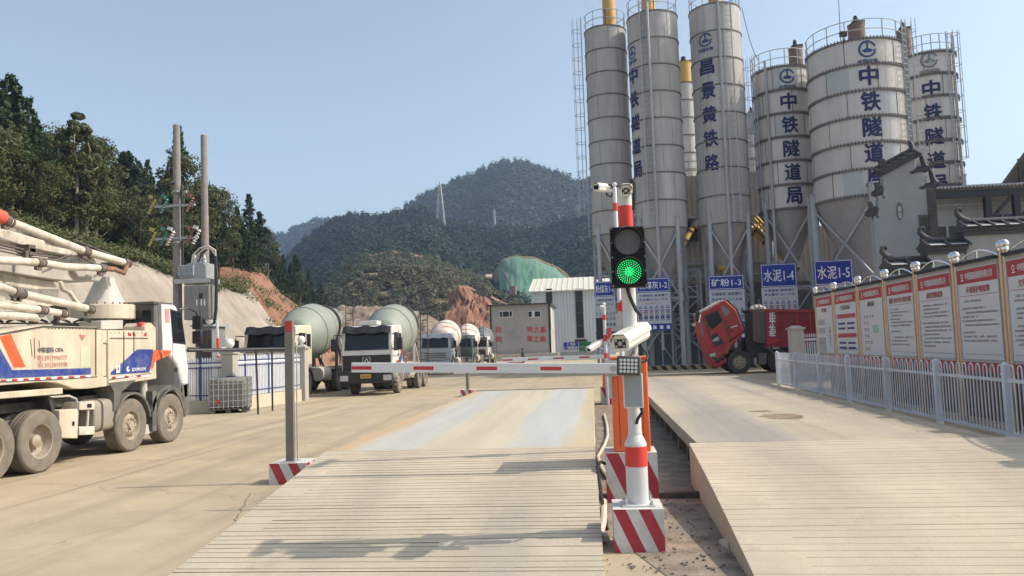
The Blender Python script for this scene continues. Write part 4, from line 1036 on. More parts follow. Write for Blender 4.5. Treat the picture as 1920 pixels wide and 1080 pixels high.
    for s_ in (-1,1):
        mb = MB(); xa, xb = sorted((s_*.82, s_*1.2)); mb.box(xa,-1.35,.38,xb,-.75,.44); mb.box(xa,-1.35,.62,xb,-.7,.68); b(mb, 'step', m_dark)
        mb = MB(); mb.cyl((s_*1.0,3.0,.55),(s_*1.0,3.0,1.0),.11,n=12); mb.cyl((s_*1.0,2.72,.55),(s_*1.0,2.72,1.0),.11,n=12); b(mb, 'air_bottle', m_boomgrey)
    mb = MB()
    for q in range(5): mb.tube([(.3-.12*q,.5,1.2+.05*q),(.25-.12*q,.75,1.6+.1*q),(.3-.1*q,1.0,1.3)], .02, 6)
    b(mb, 'hoses', m_rubber)
    mb = MB()
    for s_ in (-1,1): mb.bar((s_*.5,6.0,1.1),(s_*.35,6.5,3.4),.08); mb.bar((s_*.35,6.5,3.4),(s_*.55,5.2,2.5),.06)
    b(mb, 'hopper_stand', m_boomgrey)
    mb = MB(); mb.cyl((1.0,1.5,.85),(1.0,2.6,.85),.3,n=18); b(mb, 'fuel_tank', m_boomgrey, bevel=.02)
    mb = MB(); mb.cyl((-.95,1.4,.8),(-.95,2.2,.8),.2,n=14); b(mb, 'air_tank', m_cabcream)
    mb = MB(); mb.box(-1.15,3.1,1.02,1.15,6.2,1.10); b(mb, 'deck_plate', m_boomgrey)
    # drum
    ax0 = Vector((0,1.05,2.34)); ax1 = Vector((0,6.35,3.30)); d = (ax1-ax0); q = d.to_track_quat('Z','Y').to_matrix().to_4x4(); Md = Matrix.Translation(ax0) @ q; L = d.length
    pr = [(.001,0),(.45,.03),(.78,.14),(.9,.3),(1.17,1.35),(1.2,1.5),(1.2,2.55),(1.17,2.7),(.98,3.5),(.62,4.7),(.60,L)]
    mb = MB(); mb.lathe(pr, 48, Md); drum = b(mb, 'drum', m_drum)
    mb = MB()
    for z, r in ((1.42,1.205),(2.62,1.205),(4.05,.83)): mb.lathe([(r-.03,z-.018),(r+.004,z-.018),(r+.004,z+.018),(r-.03,z+.018)], 48, Md, close=False)
    b(mb, 'drum_bands', m_drum if style in ('star','cream') else m_rust, drum)
    mb = MB(); mb.lathe([(.86,4.0),(.92,4.0),(.92,4.16),(.86,4.16)], 40, Md, close=False); b(mb, 'drum_ring', m_dark, drum)
    if style == 'redwhite':
        for k in range(3):
            mb = MB(); a0 = R_(-150+120*k); N = 12
            for i in range(N):
                f = lambda q_, w_: Md @ Vector(((1.0+.0)*math.cos(a0+q_*1.0)*(.92+.22*(0.6+1.0*q_)/1.2)*.985, math.sin(a0+q_*1.0)*(.92+.22*(.6+1.0*q_)/1.2)*.985, .32+w_+q_*.85))
                def g(q_, w_):
                    z = .45+w_+q_*.8; r = .9+(1.17-.9)*(z-.3)/1.05+.006; a = a0+q_*1.15; return Md @ Vector((r*math.cos(a), r*math.sin(a), z))
                z0 = i/N; z1 = (i+1)/N
                if .45+.16+z1*.8 < 1.38: mb.face([g(z0,0),g(z1,0),g(z1,.16),g(z0,.16)])
            mb.build('red_drum_decal', mat('drum_red_decal', (.5,.1,.08), .6, var=.15), drum, recalc=False, smooth=60)
        mb = MB(); a, fs = glyphs('中联', None, .34, .03)
        vs = []
        for px_, pz_ in a:
            an = R_(35)+px_/1.05; z = .95+pz_; r = .9+(1.17-.9)*(z-.3)/1.05+.008; vs.append(Md @ Vector((r*math.cos(an), r*math.sin(an), z)))
    # pedestals
    mb = MB()
    for s_ in (-1,1):
        mb.bar((s_*.5,1.0,1.0),(s_*.35,.95,2.3),.12); mb.bar((s_*.5,1.9,1.0),(s_*.4,1.0,2.1),.09); mb.bar((s_*.6,5.2,1.05),(s_*.65,5.1,2.6),.14); mb.bar((s_*.6,6.3,1.05),(s_*.6,5.2,2.4),.1); mb.bar((s_*.55,3.6,1.05),(s_*.9,2.2,1.5),.07)
    mb.box(-.4,.85,1.9,.4,1.12,2.6); mb.box(-.75,5.0,2.3,.75,5.2,2.55); b(mb, 'drum_pedestal', m_boomgrey if style!='cream' else m_dark)
    mb = MB()
    mb.cyl((-.72,2.2,1.6),(.72,2.2,1.6),.30,n=20) if False else None
    if style in ('star','cream'):
        m_ = MB(); m_.lathe([(.28,0),(.30,.02),(.30,.88),(.28,.9)], 20, Matrix.Translation((-.45,.72,1.75)) @ Matrix.Rotation(math.pi/2,4,'Y')); b(m_, 'water_tank', m_cabcream)
    t.scale = (scale, scale, scale*1.09)
    # rear hopper, chute, ladder
    mb = MB(); Mh = Matrix.Translation((0,6.45,3.38)); mb.lathe([(.32,-.35),(.62,.35),(.66,.36),(.36,-.34)], 20, Mh, close=False); b(mb, 'hopper', m_boomgrey)
    mb = MB(); mb.arch((6.5,3.0),.2,.26,-.4,.4,R_(180),R_(360),10); mb.prism([(6.6,2.7),(7.3,1.7),(7.36,1.75),(6.7,2.8)],'x',-.25,.25); b(mb, 'chute', m_boomgrey)
    mb = MB()
    for s_ in (.75,1.15): mb.tube([(s_,6.2,1.0),(s_,6.35,3.9),(s_,6.6,4.2),(s_,6.9,4.1)], .025, 6)
    for z in np.arange(1.3,3.9,.33): mb.bar((.75,6.2+(z-1)*.05,z),(1.15,6.2+(z-1)*.05,z),.03)
    b(mb, 'ladder', m_dark)
    return t
G_ = 'mixer trucks lined up along the yard'
def mx_pos(px, py, Y): p = at(px, py, Y); return p.x
s = .875
mixer('cream mixer truck with pale green drum parked behind the white fence', at(512,660,29.2).x, 30.2, R_(-1), .9, m_cabcream, m_dark, m_drumgreen, 'cream', G_)
mixer('white mixer truck with black grille emblem, dark visor and pale green drum', at(691,660,29.9).x, 30.9, R_(0), .87, m_white, m_black, m_drumgreen, 'star', G_)
mixer('silver mixer truck with white and red drum, right behind the black-grilled one', at(815,655,50).x, 51.4, R_(0), .86, m_greycab, m_greycab, m_drumwhite, 'redwhite', G_)
mixer('dark teal mixer truck with white and red drum, fourth in the row', at(862,655,61).x, 62.3, R_(0), .86, m_teal, m_teal, m_drumwhite, 'redwhite', G_)
mixer('farthest white mixer truck with dark grey drum in front of the site office', at(895,655,71).x, 72.3, R_(0), .84, m_white, m_dark, m_drumdark, 'plain', G_)

# ---------------------------------------------------------------- red dump truck with tipped cab, near side plane Y=39.2
YD = 39.2
def D(x, y, Y=YD): p = at(x, y, Y); return (p.x, p.z)
t = thing('dump_truck', 'red dump truck with its cab tipped forward in front of the silos', 'dump truck', (at(1387,690,YD).x, 40.4, 0))
T_ = t
m_dred = mat('dump_red_paint', (.40,.03,.025), .5, var=.15, scale=1.5, dirt=(.22,.11,.08), damt=.6, dscale=2.2)
m_dred2 = mat('dump_bed_red', (.30,.02,.035), .5, var=.15, scale=1.5, dirt=(.22,.12,.09), damt=.4)
def dpanel(name, px, y0, y1, m, parent=None, bevel=.02):
    mb = MB(); mb.prism([D(a, b) for a, b in px], 'y', y0, y1); return mb.build(name, m, parent or T_, world=True, bevel=bevel)
cab = dpanel('cab', [(1311.7,588.3),(1355,563.5),(1361.7,563.3),(1380,580),(1395.8,618.3),(1395,623),(1370,638.3),(1365,660),(1345,682),(1336,687),(1333,672),(1318,632),(1311.7,606.7)], YD, YD+2.3, m_dred, bevel=.06)
dpanel('cab_roof_trim', [(1361.7,562),(1366,562.5),(1383,579),(1398,618),(1396.5,624),(1393,617),(1378,580)], YD+.03, YD+2.27, m_black, cab)
dpanel('roof_fairing', [(1310,586),(1355,561),(1357,563.5),(1313,590)], YD+.05, YD+2.25, m_boomgrey, cab)
def ddec(name, px, m, parent, off=.006):
    mb = MB(); mb.face([(D(a, b)[0], YD-off, D(a, b)[1]) for a, b in px]); return mb.build(name, m, parent, world=True, recalc=False, smooth=0)
ddec('quarter_window', [(1351,576),(1357.5,573.5),(1369,584),(1360,595)], mat('pale_window', (.2,.2,.2), .2, var=.15), cab)
ddec('door_window', [(1322,593),(1345.5,583.5),(1355,601),(1336,618),(1328,611)], m_glass, cab)
ddec('open_door_gap', [(1333,630),(1343,623),(1356.5,642),(1342,650)], m_black, cab)
ddec('step_chrome', [(1335,640),(1340,634),(1347,631),(1349,638),(1341,640)], m_galv, cab, .01)
ddec('door_panel_line', [(1345,583.5),(1346.2,583),(1356,601),(1355,602)], m_dred2, cab, .008)
ddec('door_badge', [(1370,613),(1382,609.5),(1382.5,611.5),(1370.5,615)], m_armw, cab, .01)
mb = MB(); mb.arch((0,0),.1,.2,0,.1,0,1) if False else None
mb = MB()
for (xa_,ya_),(xb_,yb_) in (((1346,583),(1372,637)),((1320,592),(1346,582)),((1319,592),(1338,650)),((1338,650),(1358,643)),((1358,600),(1372,622))):
    mb.bar((D(xa_,ya_)[0],YD-.004,D(xa_,ya_)[1]),(D(xb_,yb_)[0],YD-.004,D(xb_,yb_)[1]),.035)
mb.build('door_gap', m_dark, cab, world=True)
ddec('windscreen_edge', [(1312,601),(1315,600),(1319,628),(1317,631)], mat('pale_window', (.2,.2,.2), .2), cab, .008)
ddec('cab_black_sill', [(1334,668),(1344,681),(1360,668),(1358,664),(1345,672)], m_dark, cab, .006)
dpanel('cab_fender', [(1357,652),(1364,645),(1385,630),(1394,624),(1381,640),(1370,650),(1365,664),(1360,664)], YD-.05, YD+.5, m_dred, bevel=.03)
dpanel('bumper', [(1328,662),(1345,682),(1362,670),(1363,680),(1345,690),(1336,688)], YD-.03, YD+2.3, m_dred2, bevel=.04)
ddec('headlight', [(1330,664),(1341,661),(1341.5,668),(1331,669)], mat('headlight_glass', (.5,.5,.48), .15), T_, .05)
mb = MB(); mb.tube([(D(1313,590)[0],YD-.05,D(1313,590)[1]),(D(1309,605)[0],YD-.25,D(1309,605)[1])], .04, 8); mb.box(D(1297,610)[0],YD-.3,D(1297,612)[1],D(1303,606)[0],YD-.1,D(1303,606)[1]); mb.build('mirror', m_galv, t, world=True)
mb = MB(); x0, z0 = D(1310,588); mb.box(x0-.15,YD-.1,z0-.4,x0+.05,YD+.2,z0+.15); mb.build('mirror_housing', m_black, t, world=True, bevel=.05)
mb = MB(); mb.box(D(1345,0)[0],YD+.55,.75,D(1660,0)[0],YD+.7,1.1); mb.box(D(1345,0)[0],YD+1.6,.75,D(1660,0)[0],YD+1.75,1.1)
mb.box(D(1367,0)[0],YD+.5,.9,D(1400,0)[0],YD+1.8,1.75); mb.build('chassis', m_dark, t, world=True)
mb = MB(); x, z = D(1408,640); mb.cyl((x,YD+.9,1.0),(D(1404,0)[0],YD+.9,D(1404,575)[1]),.12,n=14); mb.cyl((D(1413,0)[0],YD+.5,.9),(D(1413,0)[0],YD+.5,D(1413,582)[1]),.07,n=12); mb.build('hoist_cylinder', m_galv, t, world=True)
# bed
bed = dpanel('dump_bed', [(1436,580),(1456,579.5),(1457,583),(1640,583.5),(1640,644),(1560,650),(1436,650)], YD, YD+2.4, m_dred2)
dpanel('bed_front_wall', [(1406,580),(1437,579),(1437,645),(1422,642),(1413,640),(1413,586)], YD+.08, YD+2.3, mat('bed_front_brown', (.14,.09,.07), .7, var=.2), bed)
mb = MB()
for y in (611.5, 639): mb.bar((D(1458,y)[0],YD-.04,D(1458,y)[1]),(D(1640,y)[0],YD-.04,D(1640,y)[1]),.07)
for x in (1457,1480,1511,1540,1570,1600): mb.box(D(x,0)[0],YD-.06,D(x,645)[1],D(x+4.5,0)[0],YD-.005,D(x,585)[1])
mb.bar((D(1436,583)[0],YD-.05,D(1436,582)[1]),(D(1640,585)[0],YD-.05,D(1640,585)[1]),.14); mb.build('bed_ribs', m_dred, bed, world=True)
ddec('name_strip', [(1437,581),(1456.5,580.5),(1456.5,632),(1437,632)], mat('name_strip_red', (.34,.03,.05), .5), bed, .066)
mb = MB(); 
for i, ch in enumerate('乐平长宏'):
    x, z = D(1447.4, 591.5+11.2*i); text(mb, ch, (x, YD-.07, z), FRONT, .30, .29, .03)
mb.build('lettering', m_wtext, bed, world=True, recalc=False, smooth=0)
ddec('red_tag', [(1438,634),(1457,634),(1457,644),(1438,644)], m_signred, bed, .07)
mb = MB(); x, z = D(1423,578); 
for i in range(7): mb.sphere((D(1413+i*3.6,577)[0], YD+.4+.2*(i%2), D(1420,579-3.5*math.sin(i/6*3.14))[1]), .15, 8)
mb.build('tarp_roll', m_boomgrey, bed, world=True)
r = .58
def dwheel(px, dish):
    x = D(px, 690)[0]
    for yy, s_ in ((YD+.15, -1), (YD+2.2, 1)):
        M = Matrix.Translation((x, yy, r)); 
        tt = wheel_y(t, (x, yy, r), r, .32, s_, dish)
def wheel_y(parent, c, r, wd, side, dish):
    # same wheel, axis along Y: build along X about the origin and turn it
    h0 = W[parent.name]; mbq = None
    tmp = thing('tmp', 'x', 'x', (0,0,0)); wv = wheel(tmp, (0,0,0), r, wd, 1, dish, world=False)
    Rm = Matrix.Translation(c) @ Matrix.Rotation(R_(-90 if side < 0 else 90), 4, 'Z'); Mi = h0.inverted() @ Rm
    for o in [wv]+list(wv.children): o.data.transform(Mi)
    wv.data.materials[0] = mat('dark_tyre_rubber', (.055,.052,.05), .9, var=.25, scale=6, dirt=(.16,.135,.11), damt=.4, dscale=4, spec=.2); wv.children[0].data.materials[0] = mat('dull_dark_rim', (.16,.13,.11), .7, var=.2, scale=8)
    wv.parent = parent; W[wv.name] = h0
    bpy.data.objects.remove(tmp)
    return wv
dwheel(1387, False); dwheel(1464, True); dwheel(1492, True)
mb = MB(); 
xs = D(1387,0)[0]
vs = []; n = 14
for i in range(n+1):
    a = R_(-25)+R_(100)*i/n
    for rr, yy in ((.72,YD-.02),(.78,YD-.02),(.78,YD+.4),(.72,YD+.4)): vs.append((xs+rr*math.cos(a), yy, r+rr*math.sin(a)))
mb.add(vs, [(i*4+j, i*4+(j+1)%4, i*4+4+(j+1)%4, i*4+4+j) for i in range(n) for j in range(4)]); mb.build('mudguard', m_greyplastic, t, world=True)
dpanel('fuel_tank', [(1423,662),(1439,662),(1439.5,682),(1436,684),(1424,684)], YD+.05, YD+.6, m_greyplastic, bevel=.05)
# ================================================================ silos and batching plant
m_silo = mat('silo_grey_paint', (.46,.445,.43), .55, var=.08, scale=.5, dirt=(.27,.225,.19), damt=.6, dscale=1.1, streak=True, spec=.3)
m_silow = mat('silo_white_paint', (.60,.575,.55), .5, var=.06, scale=.5, dirt=(.36,.31,.26), damt=.45, dscale=1.0, streak=True, spec=.3)
m_cone = mat('silo_cone_paint', (.36,.35,.35), .6, var=.1, scale=.7, dirt=(.22,.18,.15), damt=.5, streak=True)
m_seam = mat('silo_seam', (.16,.14,.13), .7, var=.2)
m_leg = mat('silo_leg_paint', (.42,.44,.47), .55, var=.1, dirt=(.25,.2,.16), damt=.4, streak=True)
m_filtery = mat('filter_yellow', (.60,.36,.10), .55, var=.15, dirt=(.3,.18,.08), damt=.5, dscale=2, streak=True)

def wrap_text(mb, txt, C, R, phi, z, wd, h, bold):
    a, fs = glyphs(txt, wd, h, bold, 2)
    if not len(a): return
    bm = bmesh.new(); vs = [bm.verts.new((p[0], p[1], 0)) for p in a]
    for f in fs:
        try: bm.faces.new([vs[i] for i in f])
        except ValueError: pass
    bmesh.ops.triangulate(bm, faces=bm.faces[:])
    for _ in range(2):
        es = [e for e in bm.edges if e.calc_length() > .28]
        if not es: break
        bmesh.ops.subdivide_edges(bm, edges=es, cuts=1); bmesh.ops.triangulate(bm, faces=[f for f in bm.faces if len(f.verts) > 3])
    bm.verts.index_update(); out = []
    fl = [tuple(x.index for x in f.verts) for f in bm.faces]; em = h or wd/len(txt)
    for k, (dx, dy) in enumerate(BOLD):
        out = []; Rk = R+.002*k
        for v in bm.verts:
            an = phi + (v.co.x+dx*bold*em)/R; out.append((C[0]+Rk*math.sin(an), C[1]-Rk*math.cos(an), z+v.co.y+dy*bold*em))
        mb.add(out, fl)
    bm.free()
def wrap_ring(mb, C, R, phi, z, r0, r1, a0=0, a1=2*math.pi, n=28):
    for i in range(n):
        t0 = a0+(a1-a0)*i/n; t1 = a0+(a1-a0)*(i+1)/n
        P = lambda r, t: (C[0]+R*math.sin(phi+r*math.cos(t)/R), C[1]-R*math.cos(phi+r*math.cos(t)/R), z+r*math.sin(t))
        mb.face([P(r0,t0), P(r1,t0), P(r1,t1), P(r0,t1)])

def silo(label, cx, wpx, ytop, ybot, Y, nring, mshell, filt, legrot=45, letters=None, lphi=None, lz=None, emblem=None, ladder=None, lcage=True, filt_dx=0, filt_h=1.7, filt_r=.42, rail=(0,360), plates=False, pipe=None, conelen=1.15, legs=True, lw=None, group='cement silos of the batching plant', emb_col=None, railh=1.1, patches=None):
    mid = at(cx, (ytop+ybot)/2, Y); R = wpx/2/FPX*Y*math.cos(math.atan((cx-960)/FPX))*.985
    z1 = at(cx, ytop, Y-R).z; z0 = at(cx, ybot, Y-R).z; C = (mid.x, Y)
    t = thing('silo', label, 'silo', (C[0], C[1], 0), 0, group)
    B = lambda mb, name, m, par=None, **k: mb.build(name, m, par or t, world=True, **k)
    Mc = Matrix.Translation((C[0], C[1], 0))
    mb = MB(); mb.lathe([(R,z0),(R,z1),(R*.6,z1+.12),(.01,z1+.25)], 56, Mc, close=False); sh = B(mb, 'shell', mshell)
    # ring seams with flanges, vertical seams
    mb = MB(); H = z1-z0
    for i in range(nring+1):
        z = z0+H*i/nring; mb.lathe([(R-.02,z-.035),(R+.045,z-.035),(R+.045,z+.035),(R-.02,z+.035)], 56, Mc, close=False)
    for i in range(nring):
        za = z0+H*i/nring; zb = z0+H*(i+1)/nring
        for k in range(6):
            an = 2*math.pi*(k+(.5 if i % 2 else .1))/6
            x, y = C[0]+R*math.sin(an), C[1]-R*math.cos(an); mb.bar((x,y,za),(x,y,zb),.035 if plates else .018)
    if plates:   # bolted flanges: rows of bolt heads along each ring seam
        for i in range(nring+1):
            z = z0+H*i/nring
            for k in range(90):
                an = 2*math.pi*k/90
                if math.cos(an) < -.2: continue
                x, y = C[0]+(R+.05)*math.sin(an), C[1]-(R+.05)*math.cos(an)
                for dz in (-.07,.07): mb.obox((x,y,z+dz),(.06,.06,.06))
    B(mb, 'seams', m_seam, sh)
    rp = random.Random(int(cx)); pm = [mat('repainted_plate_grey', (.44,.46,.46), .5, var=.06, scale=.8), mat('repainted_plate_cream', (.58,.55,.49), .5, var=.06, scale=.8)] if mshell is m_silow else [mat('repainted_plate_dull', (.38,.375,.37), .55, var=.06, scale=.8), mat('repainted_plate_pale', (.52,.505,.48), .55, var=.06, scale=.8)]
    pl_ = patches if patches is not None else [(rp.randint(0,nring-1), rp.uniform(-70,60), rp.uniform(14,40)) for _ in range(7)]
    for i_, an0, wd_ in pl_:
        za = z1-H*(i_+1)/nring+.05; zb = z1-H*i_/nring-.05; mb = MB(); k_ = 8
        for q in range(k_):
            a_ = R_(an0+wd_*q/k_); b_ = R_(an0+wd_*(q+1)/k_); Rp = R+.006
            mb.face([(C[0]+Rp*math.sin(a_),C[1]-Rp*math.cos(a_),za),(C[0]+Rp*math.sin(b_),C[1]-Rp*math.cos(b_),za),(C[0]+Rp*math.sin(b_),C[1]-Rp*math.cos(b_),zb),(C[0]+Rp*math.sin(a_),C[1]-Rp*math.cos(a_),zb)])
        B(mb, 'shell_plate', pm[rp.randint(0,1)], sh, recalc=False)
    # cone and legs
    mb = MB(); mb.lathe([(R*.995,z0),(R*.18,z0-R*2*conelen),(R*.14,z0-R*2*conelen-.5)], 40, Mc, close=False); B(mb, 'cone', m_cone)
    if legs:
        rl = max(.13, R*.085); base = 0.0
        P = []
        for k in range(4):
            an = R_(legrot+90*k); x, y = C[0]+(R+rl*.3)*math.sin(an), C[1]-(R+rl*.3)*math.cos(an); P.append((x, y))
            mb = MB(); mb.cyl((x,y,base),(x,y,z0+.6),rl,n=16); mb.cyl((x,y,base),(x,y,base+.06),rl*1.8,n=12); mb.cyl((x,y,z0*.48),(x,y,z0*.48+.12),rl*1.35,n=16); mb.cyl((x,y,z0+.6),(x,y,z0+.66),rl*1.3,n=14)
            B(mb, 'leg', m_leg)
        mb = MB()
        for k in range(4):
            a, b_ = P[k], P[(k+1) % 4]; zl, zm, zh = z0*.12, z0*.5, z0*.97
            mb.bar((*a,zm),(*b_,zh),.10); mb.bar((*b_,zm),(*a,zh),.10); mb.bar((*a,zm),(*b_,zm),.12); mb.bar((*a,zl),(*b_,zm),.08)
        B(mb, 'bracing', m_leg)
    # top railing
    mb = MB(); N = 40; a0, a1 = rail
    for hz in (railh*.5, railh):
        pts = [(C[0]+(R-.03)*math.sin(R_(a0+(a1-a0)*i/N)), C[1]-(R-.03)*math.cos(R_(a0+(a1-a0)*i/N)), z1+hz) for i in range(N+1)]
        mb.tube(pts, .026, 6)
    for i in range(0, N+1, 4):
        an = R_(a0+(a1-a0)*i/N); x, y = C[0]+(R-.03)*math.sin(an), C[1]-(R-.03)*math.cos(an); mb.bar((x,y,z1-.1),(x,y,z1+railh),.045)
    B(mb, 'top_railing', m_leg)
    # dust filter
    fx = C[0]+filt_dx; fy = C[1]-R*.35; mb = MB(); Mf = Matrix.Translation((fx, fy, z1))
    mb.lathe([(filt_r,.0),(filt_r,filt_h),(filt_r*1.05,filt_h+.02),(filt_r*1.05,filt_h+.08),(.01,filt_h+.16)], 24, Mf, close=False); f = B(mb, 'dust_filter', filt)
    mb = MB(); mb.lathe([(filt_r*.55,filt_h+.1),(filt_r*.6,filt_h+.25),(filt_r*.3,filt_h+.36),(filt_r*.3,filt_h+.55),(filt_r*.2,filt_h+.62),(.01,filt_h+.64)], 14, Mf, close=False); mb.obox((fx+filt_r*.7, fy, z1+filt_h+.22), (.3,.2,.2)); B(mb, 'filter_fan', m_black, f)
    # ladder
    if ladder is not None:
        an = R_(ladder); e = Vector((math.cos(an), math.sin(an), 0)); o = Vector((math.sin(an), -math.cos(an), 0))
        Q = Vector((C[0], C[1], 0)) + o*(R+.22); mb = MB()
        zt = z1+railh; zb_ = z0 if ladder_low is None else ladder_low
        for s_ in (-.24,.24): mb.bar(Q+e*s_+Vector((0,0,zb_)), Q+e*s_+Vector((0,0,zt)), .05)
        z = zb_+.2
        while z < zt: mb.bar(Q-e*.24+Vector((0,0,z)), Q+e*.24+Vector((0,0,z)), .03); z += .34
        B(mb, 'ladder', m_leg)
        if lcage:
            mb = MB(); z = zb_+1.5; hoop = [(-.3,.0),(-.36,.25),(-.25,.52),(0,.62),(.25,.52),(.36,.25),(.3,.0)]
            while z < zt: mb.tube([Q+e*a+o*b_+Vector((0,0,z)) for a, b_ in hoop], .02, 5); z += .95
            for a, b_ in hoop[1:-1]: mb.bar(Q+e*a+o*b_+Vector((0,0,zb_+1.5)), Q+e*a+o*b_+Vector((0,0,zt-.1)), .025)
            B(mb, 'ladder_cage', m_leg)
    if pipe is not None:
        an = R_(pipe); o = Vector((math.sin(an), -math.cos(an), 0)); Q = Vector((C[0],C[1],0))+o*(R+.12)
        mb = MB(); mb.cyl(Q+Vector((0,0,1.2)), Q+Vector((0,0,z1+.5)), .085, n=10)
        for i in range(nring+1):
            z = z0+H*i/nring; mb.bar(Q+Vector((0,0,z)), Q-o*.15+Vector((0,0,z)), .09)
        B(mb, 'filling_pipe', m_leg)
    if letters:
        ph = R_(lphi); mb = MB(); y0, y1 = lz
        for i, ch in enumerate(letters):
            y = y0+(y1-y0)*i/(len(letters)-1); z = at(cx, y, Y-R*math.cos(ph)).z
            wrap_text(mb, ch, C, R+.02, ph, z, lw*.92, lw, .035)
        B(mb, 'lettering', m_navy, sh, recalc=False, smooth=0)
    if emblem:
        ph = R_(lphi); mb = MB(); ye, ez, small = emblem; z = at(cx, ye, Y-R*math.cos(ph)).z; m_e = emb_col or mat('emblem_blue', (.02,.06,.18), .5, var=.12)
        wrap_ring(mb, C, R+.02, ph, z, ez*.76, ez, R_(22), R_(338))
        def W_(pts): mb.face([(C[0]+(R+.02)*math.sin(ph+u*ez/R), C[1]-(R+.02)*math.cos(ph+u*ez/R), z+v*ez) for u, v in pts])
        W_([(-.09,.78),(.09,.78),(.1,.05),(-.1,.05)]); W_([(-.16,.62),(.16,.62),(.13,.5),(-.13,.5)])
        W_([(-.62,-.12),(-.1,.12),(.1,.12),(.62,-.12),(.35,-.4),(-.35,-.4)])
        W_([(.6,-.15),(.99,-.05),(.97,-.22),(.55,-.3)])
        wrap_text(mb, '中国中铁', C, R+.02, ph, z-ez*1.42, ez*2.2, None, .03)
        B(mb, 'emblem', m_e, sh, recalc=False, smooth=0)
    return t, C, R, z0, z1
ladder_low = None
GS = 'cement silos of the batching plant'
silo('leftmost tall grey silo with yellow top filter and side ladder', 1142, 80, 46, 438, 50.5, 9, m_silo, m_filtery, 45, ladder=-88, filt_dx=.3, filt_h=2.6, pipe=None)
silo('tall grey silo with blue characters turned to its left side, next to the leftmost one', 1231, 97, 18, 426, 49, 8, m_silo, m_filtery, 30, letters='中铁隧道局', lphi=-62, lz=(140,316), lw=.98, emblem=(96,.42,1), ladder=-22, lcage=False, filt_dx=-.25, filt_h=2.4, pipe=-14)
silo('tall slim grey silo with five blue characters facing forward, left of the shorter white silos', 1349, 98, 4, 418, 49, 8, m_silo, m_filtery, 45, letters='昌景黄铁路', lphi=-33, lz=(123,304), lw=.98, emblem=(73,.44,1), ladder=14, lcage=False, filt_h=2.4, pipe=-2)
silo('pale short silo with five blue characters, just left of the widest silo', 1470, 109, 123, 391, 49.5, 6, m_silow, m_brown, 28, letters='中铁隧道局', lphi=-1, lz=(190,367), lw=1.0, emblem=(143,.46,1), ladder=-70, filt_dx=.85, filt_h=1.35, filt_r=.42, rail=(-200,80), plates=True, conelen=1.0, pipe=-42)
silo('widest white silo with bolted plates and large blue characters', 1609, 185, 72, 366, 46, 6, m_silow, m_brown, -9, letters='中铁隧道局', lphi=-4, lz=(143,335), lw=1.05, emblem=(93,.48,1), ladder=46, filt_dx=-.1, filt_h=1.35, filt_r=.46, rail=(-160,60), plates=True, patches=[(0,6,22),(2,7,21),(4,8,20),(1,-52,26),(3,-70,30),(5,-40,22)], conelen=1.02, pipe=52)
silo('rightmost white silo with a faded emblem, behind the tiled gable', 1745, 106, 96, 348, 50, 6, m_silow, m_brown, 45, letters='中铁隧道局', lphi=-18, lz=(166,345), lw=1.02, emblem=(112,.5,1), ladder=22, filt_dx=-1.5, filt_h=1.7, plates=True, pipe=34, conelen=.5, rail=(-120,60), emb_col=mat('weathered_emblem_paint', (.2,.2,.19), .6, var=.2))
silo('narrow pale silo with a yellow filter, standing behind between two tall silos', 1289, 46, 153, 420, 58, 8, m_silow, m_filtery, 45, filt_h=1.5, filt_r=.62, legs=True)
silo('narrow far silo mostly hidden behind the short silo left of the widest one', 1413, 56, 250, 420, 60, 7, m_silow, m_steelgrey, 45, ladder=-30, filt_h=1.6, filt_r=.4)
a = at(1391, 15, 48); b = at(1421, 112, 48.5); mb = MB(); mb.tube([a.lerp(b,q/10)-Vector((0,0,.5*math.sin(math.pi*q/10))) for q in range(11)], .02, 5); tag(mb.build('wire', m_rubber), 'thin sagging wire from the third tall silo top down to its right neighbour', 'wire')
# lamp and antenna on the widest silo
p = at(1581, 64, 43.6); t = thing('flood_light', 'small dark flood light on the widest silo roof edge', 'lamp', tuple(p)); mb = MB(); mb.box(-.2,-.08,-.15,.2,.08,.15); mb.build('lamp_body', m_dark, t, bevel=.02); mb = MB(); mb.bar((0,.05,-.5),(0,.05,-.1),.05); mb.build('stem', m_dark, t)
p = at(1573, 0, 44.2); mb = MB(); p0 = at(1576, 75, 44.2); mb.cyl(p0, (p.x, p.y, p.z+1.2), .025, .012, n=6); tag(mb.build('antenna', m_dark), 'thin antenna rod rising from the widest silo top', 'antenna')

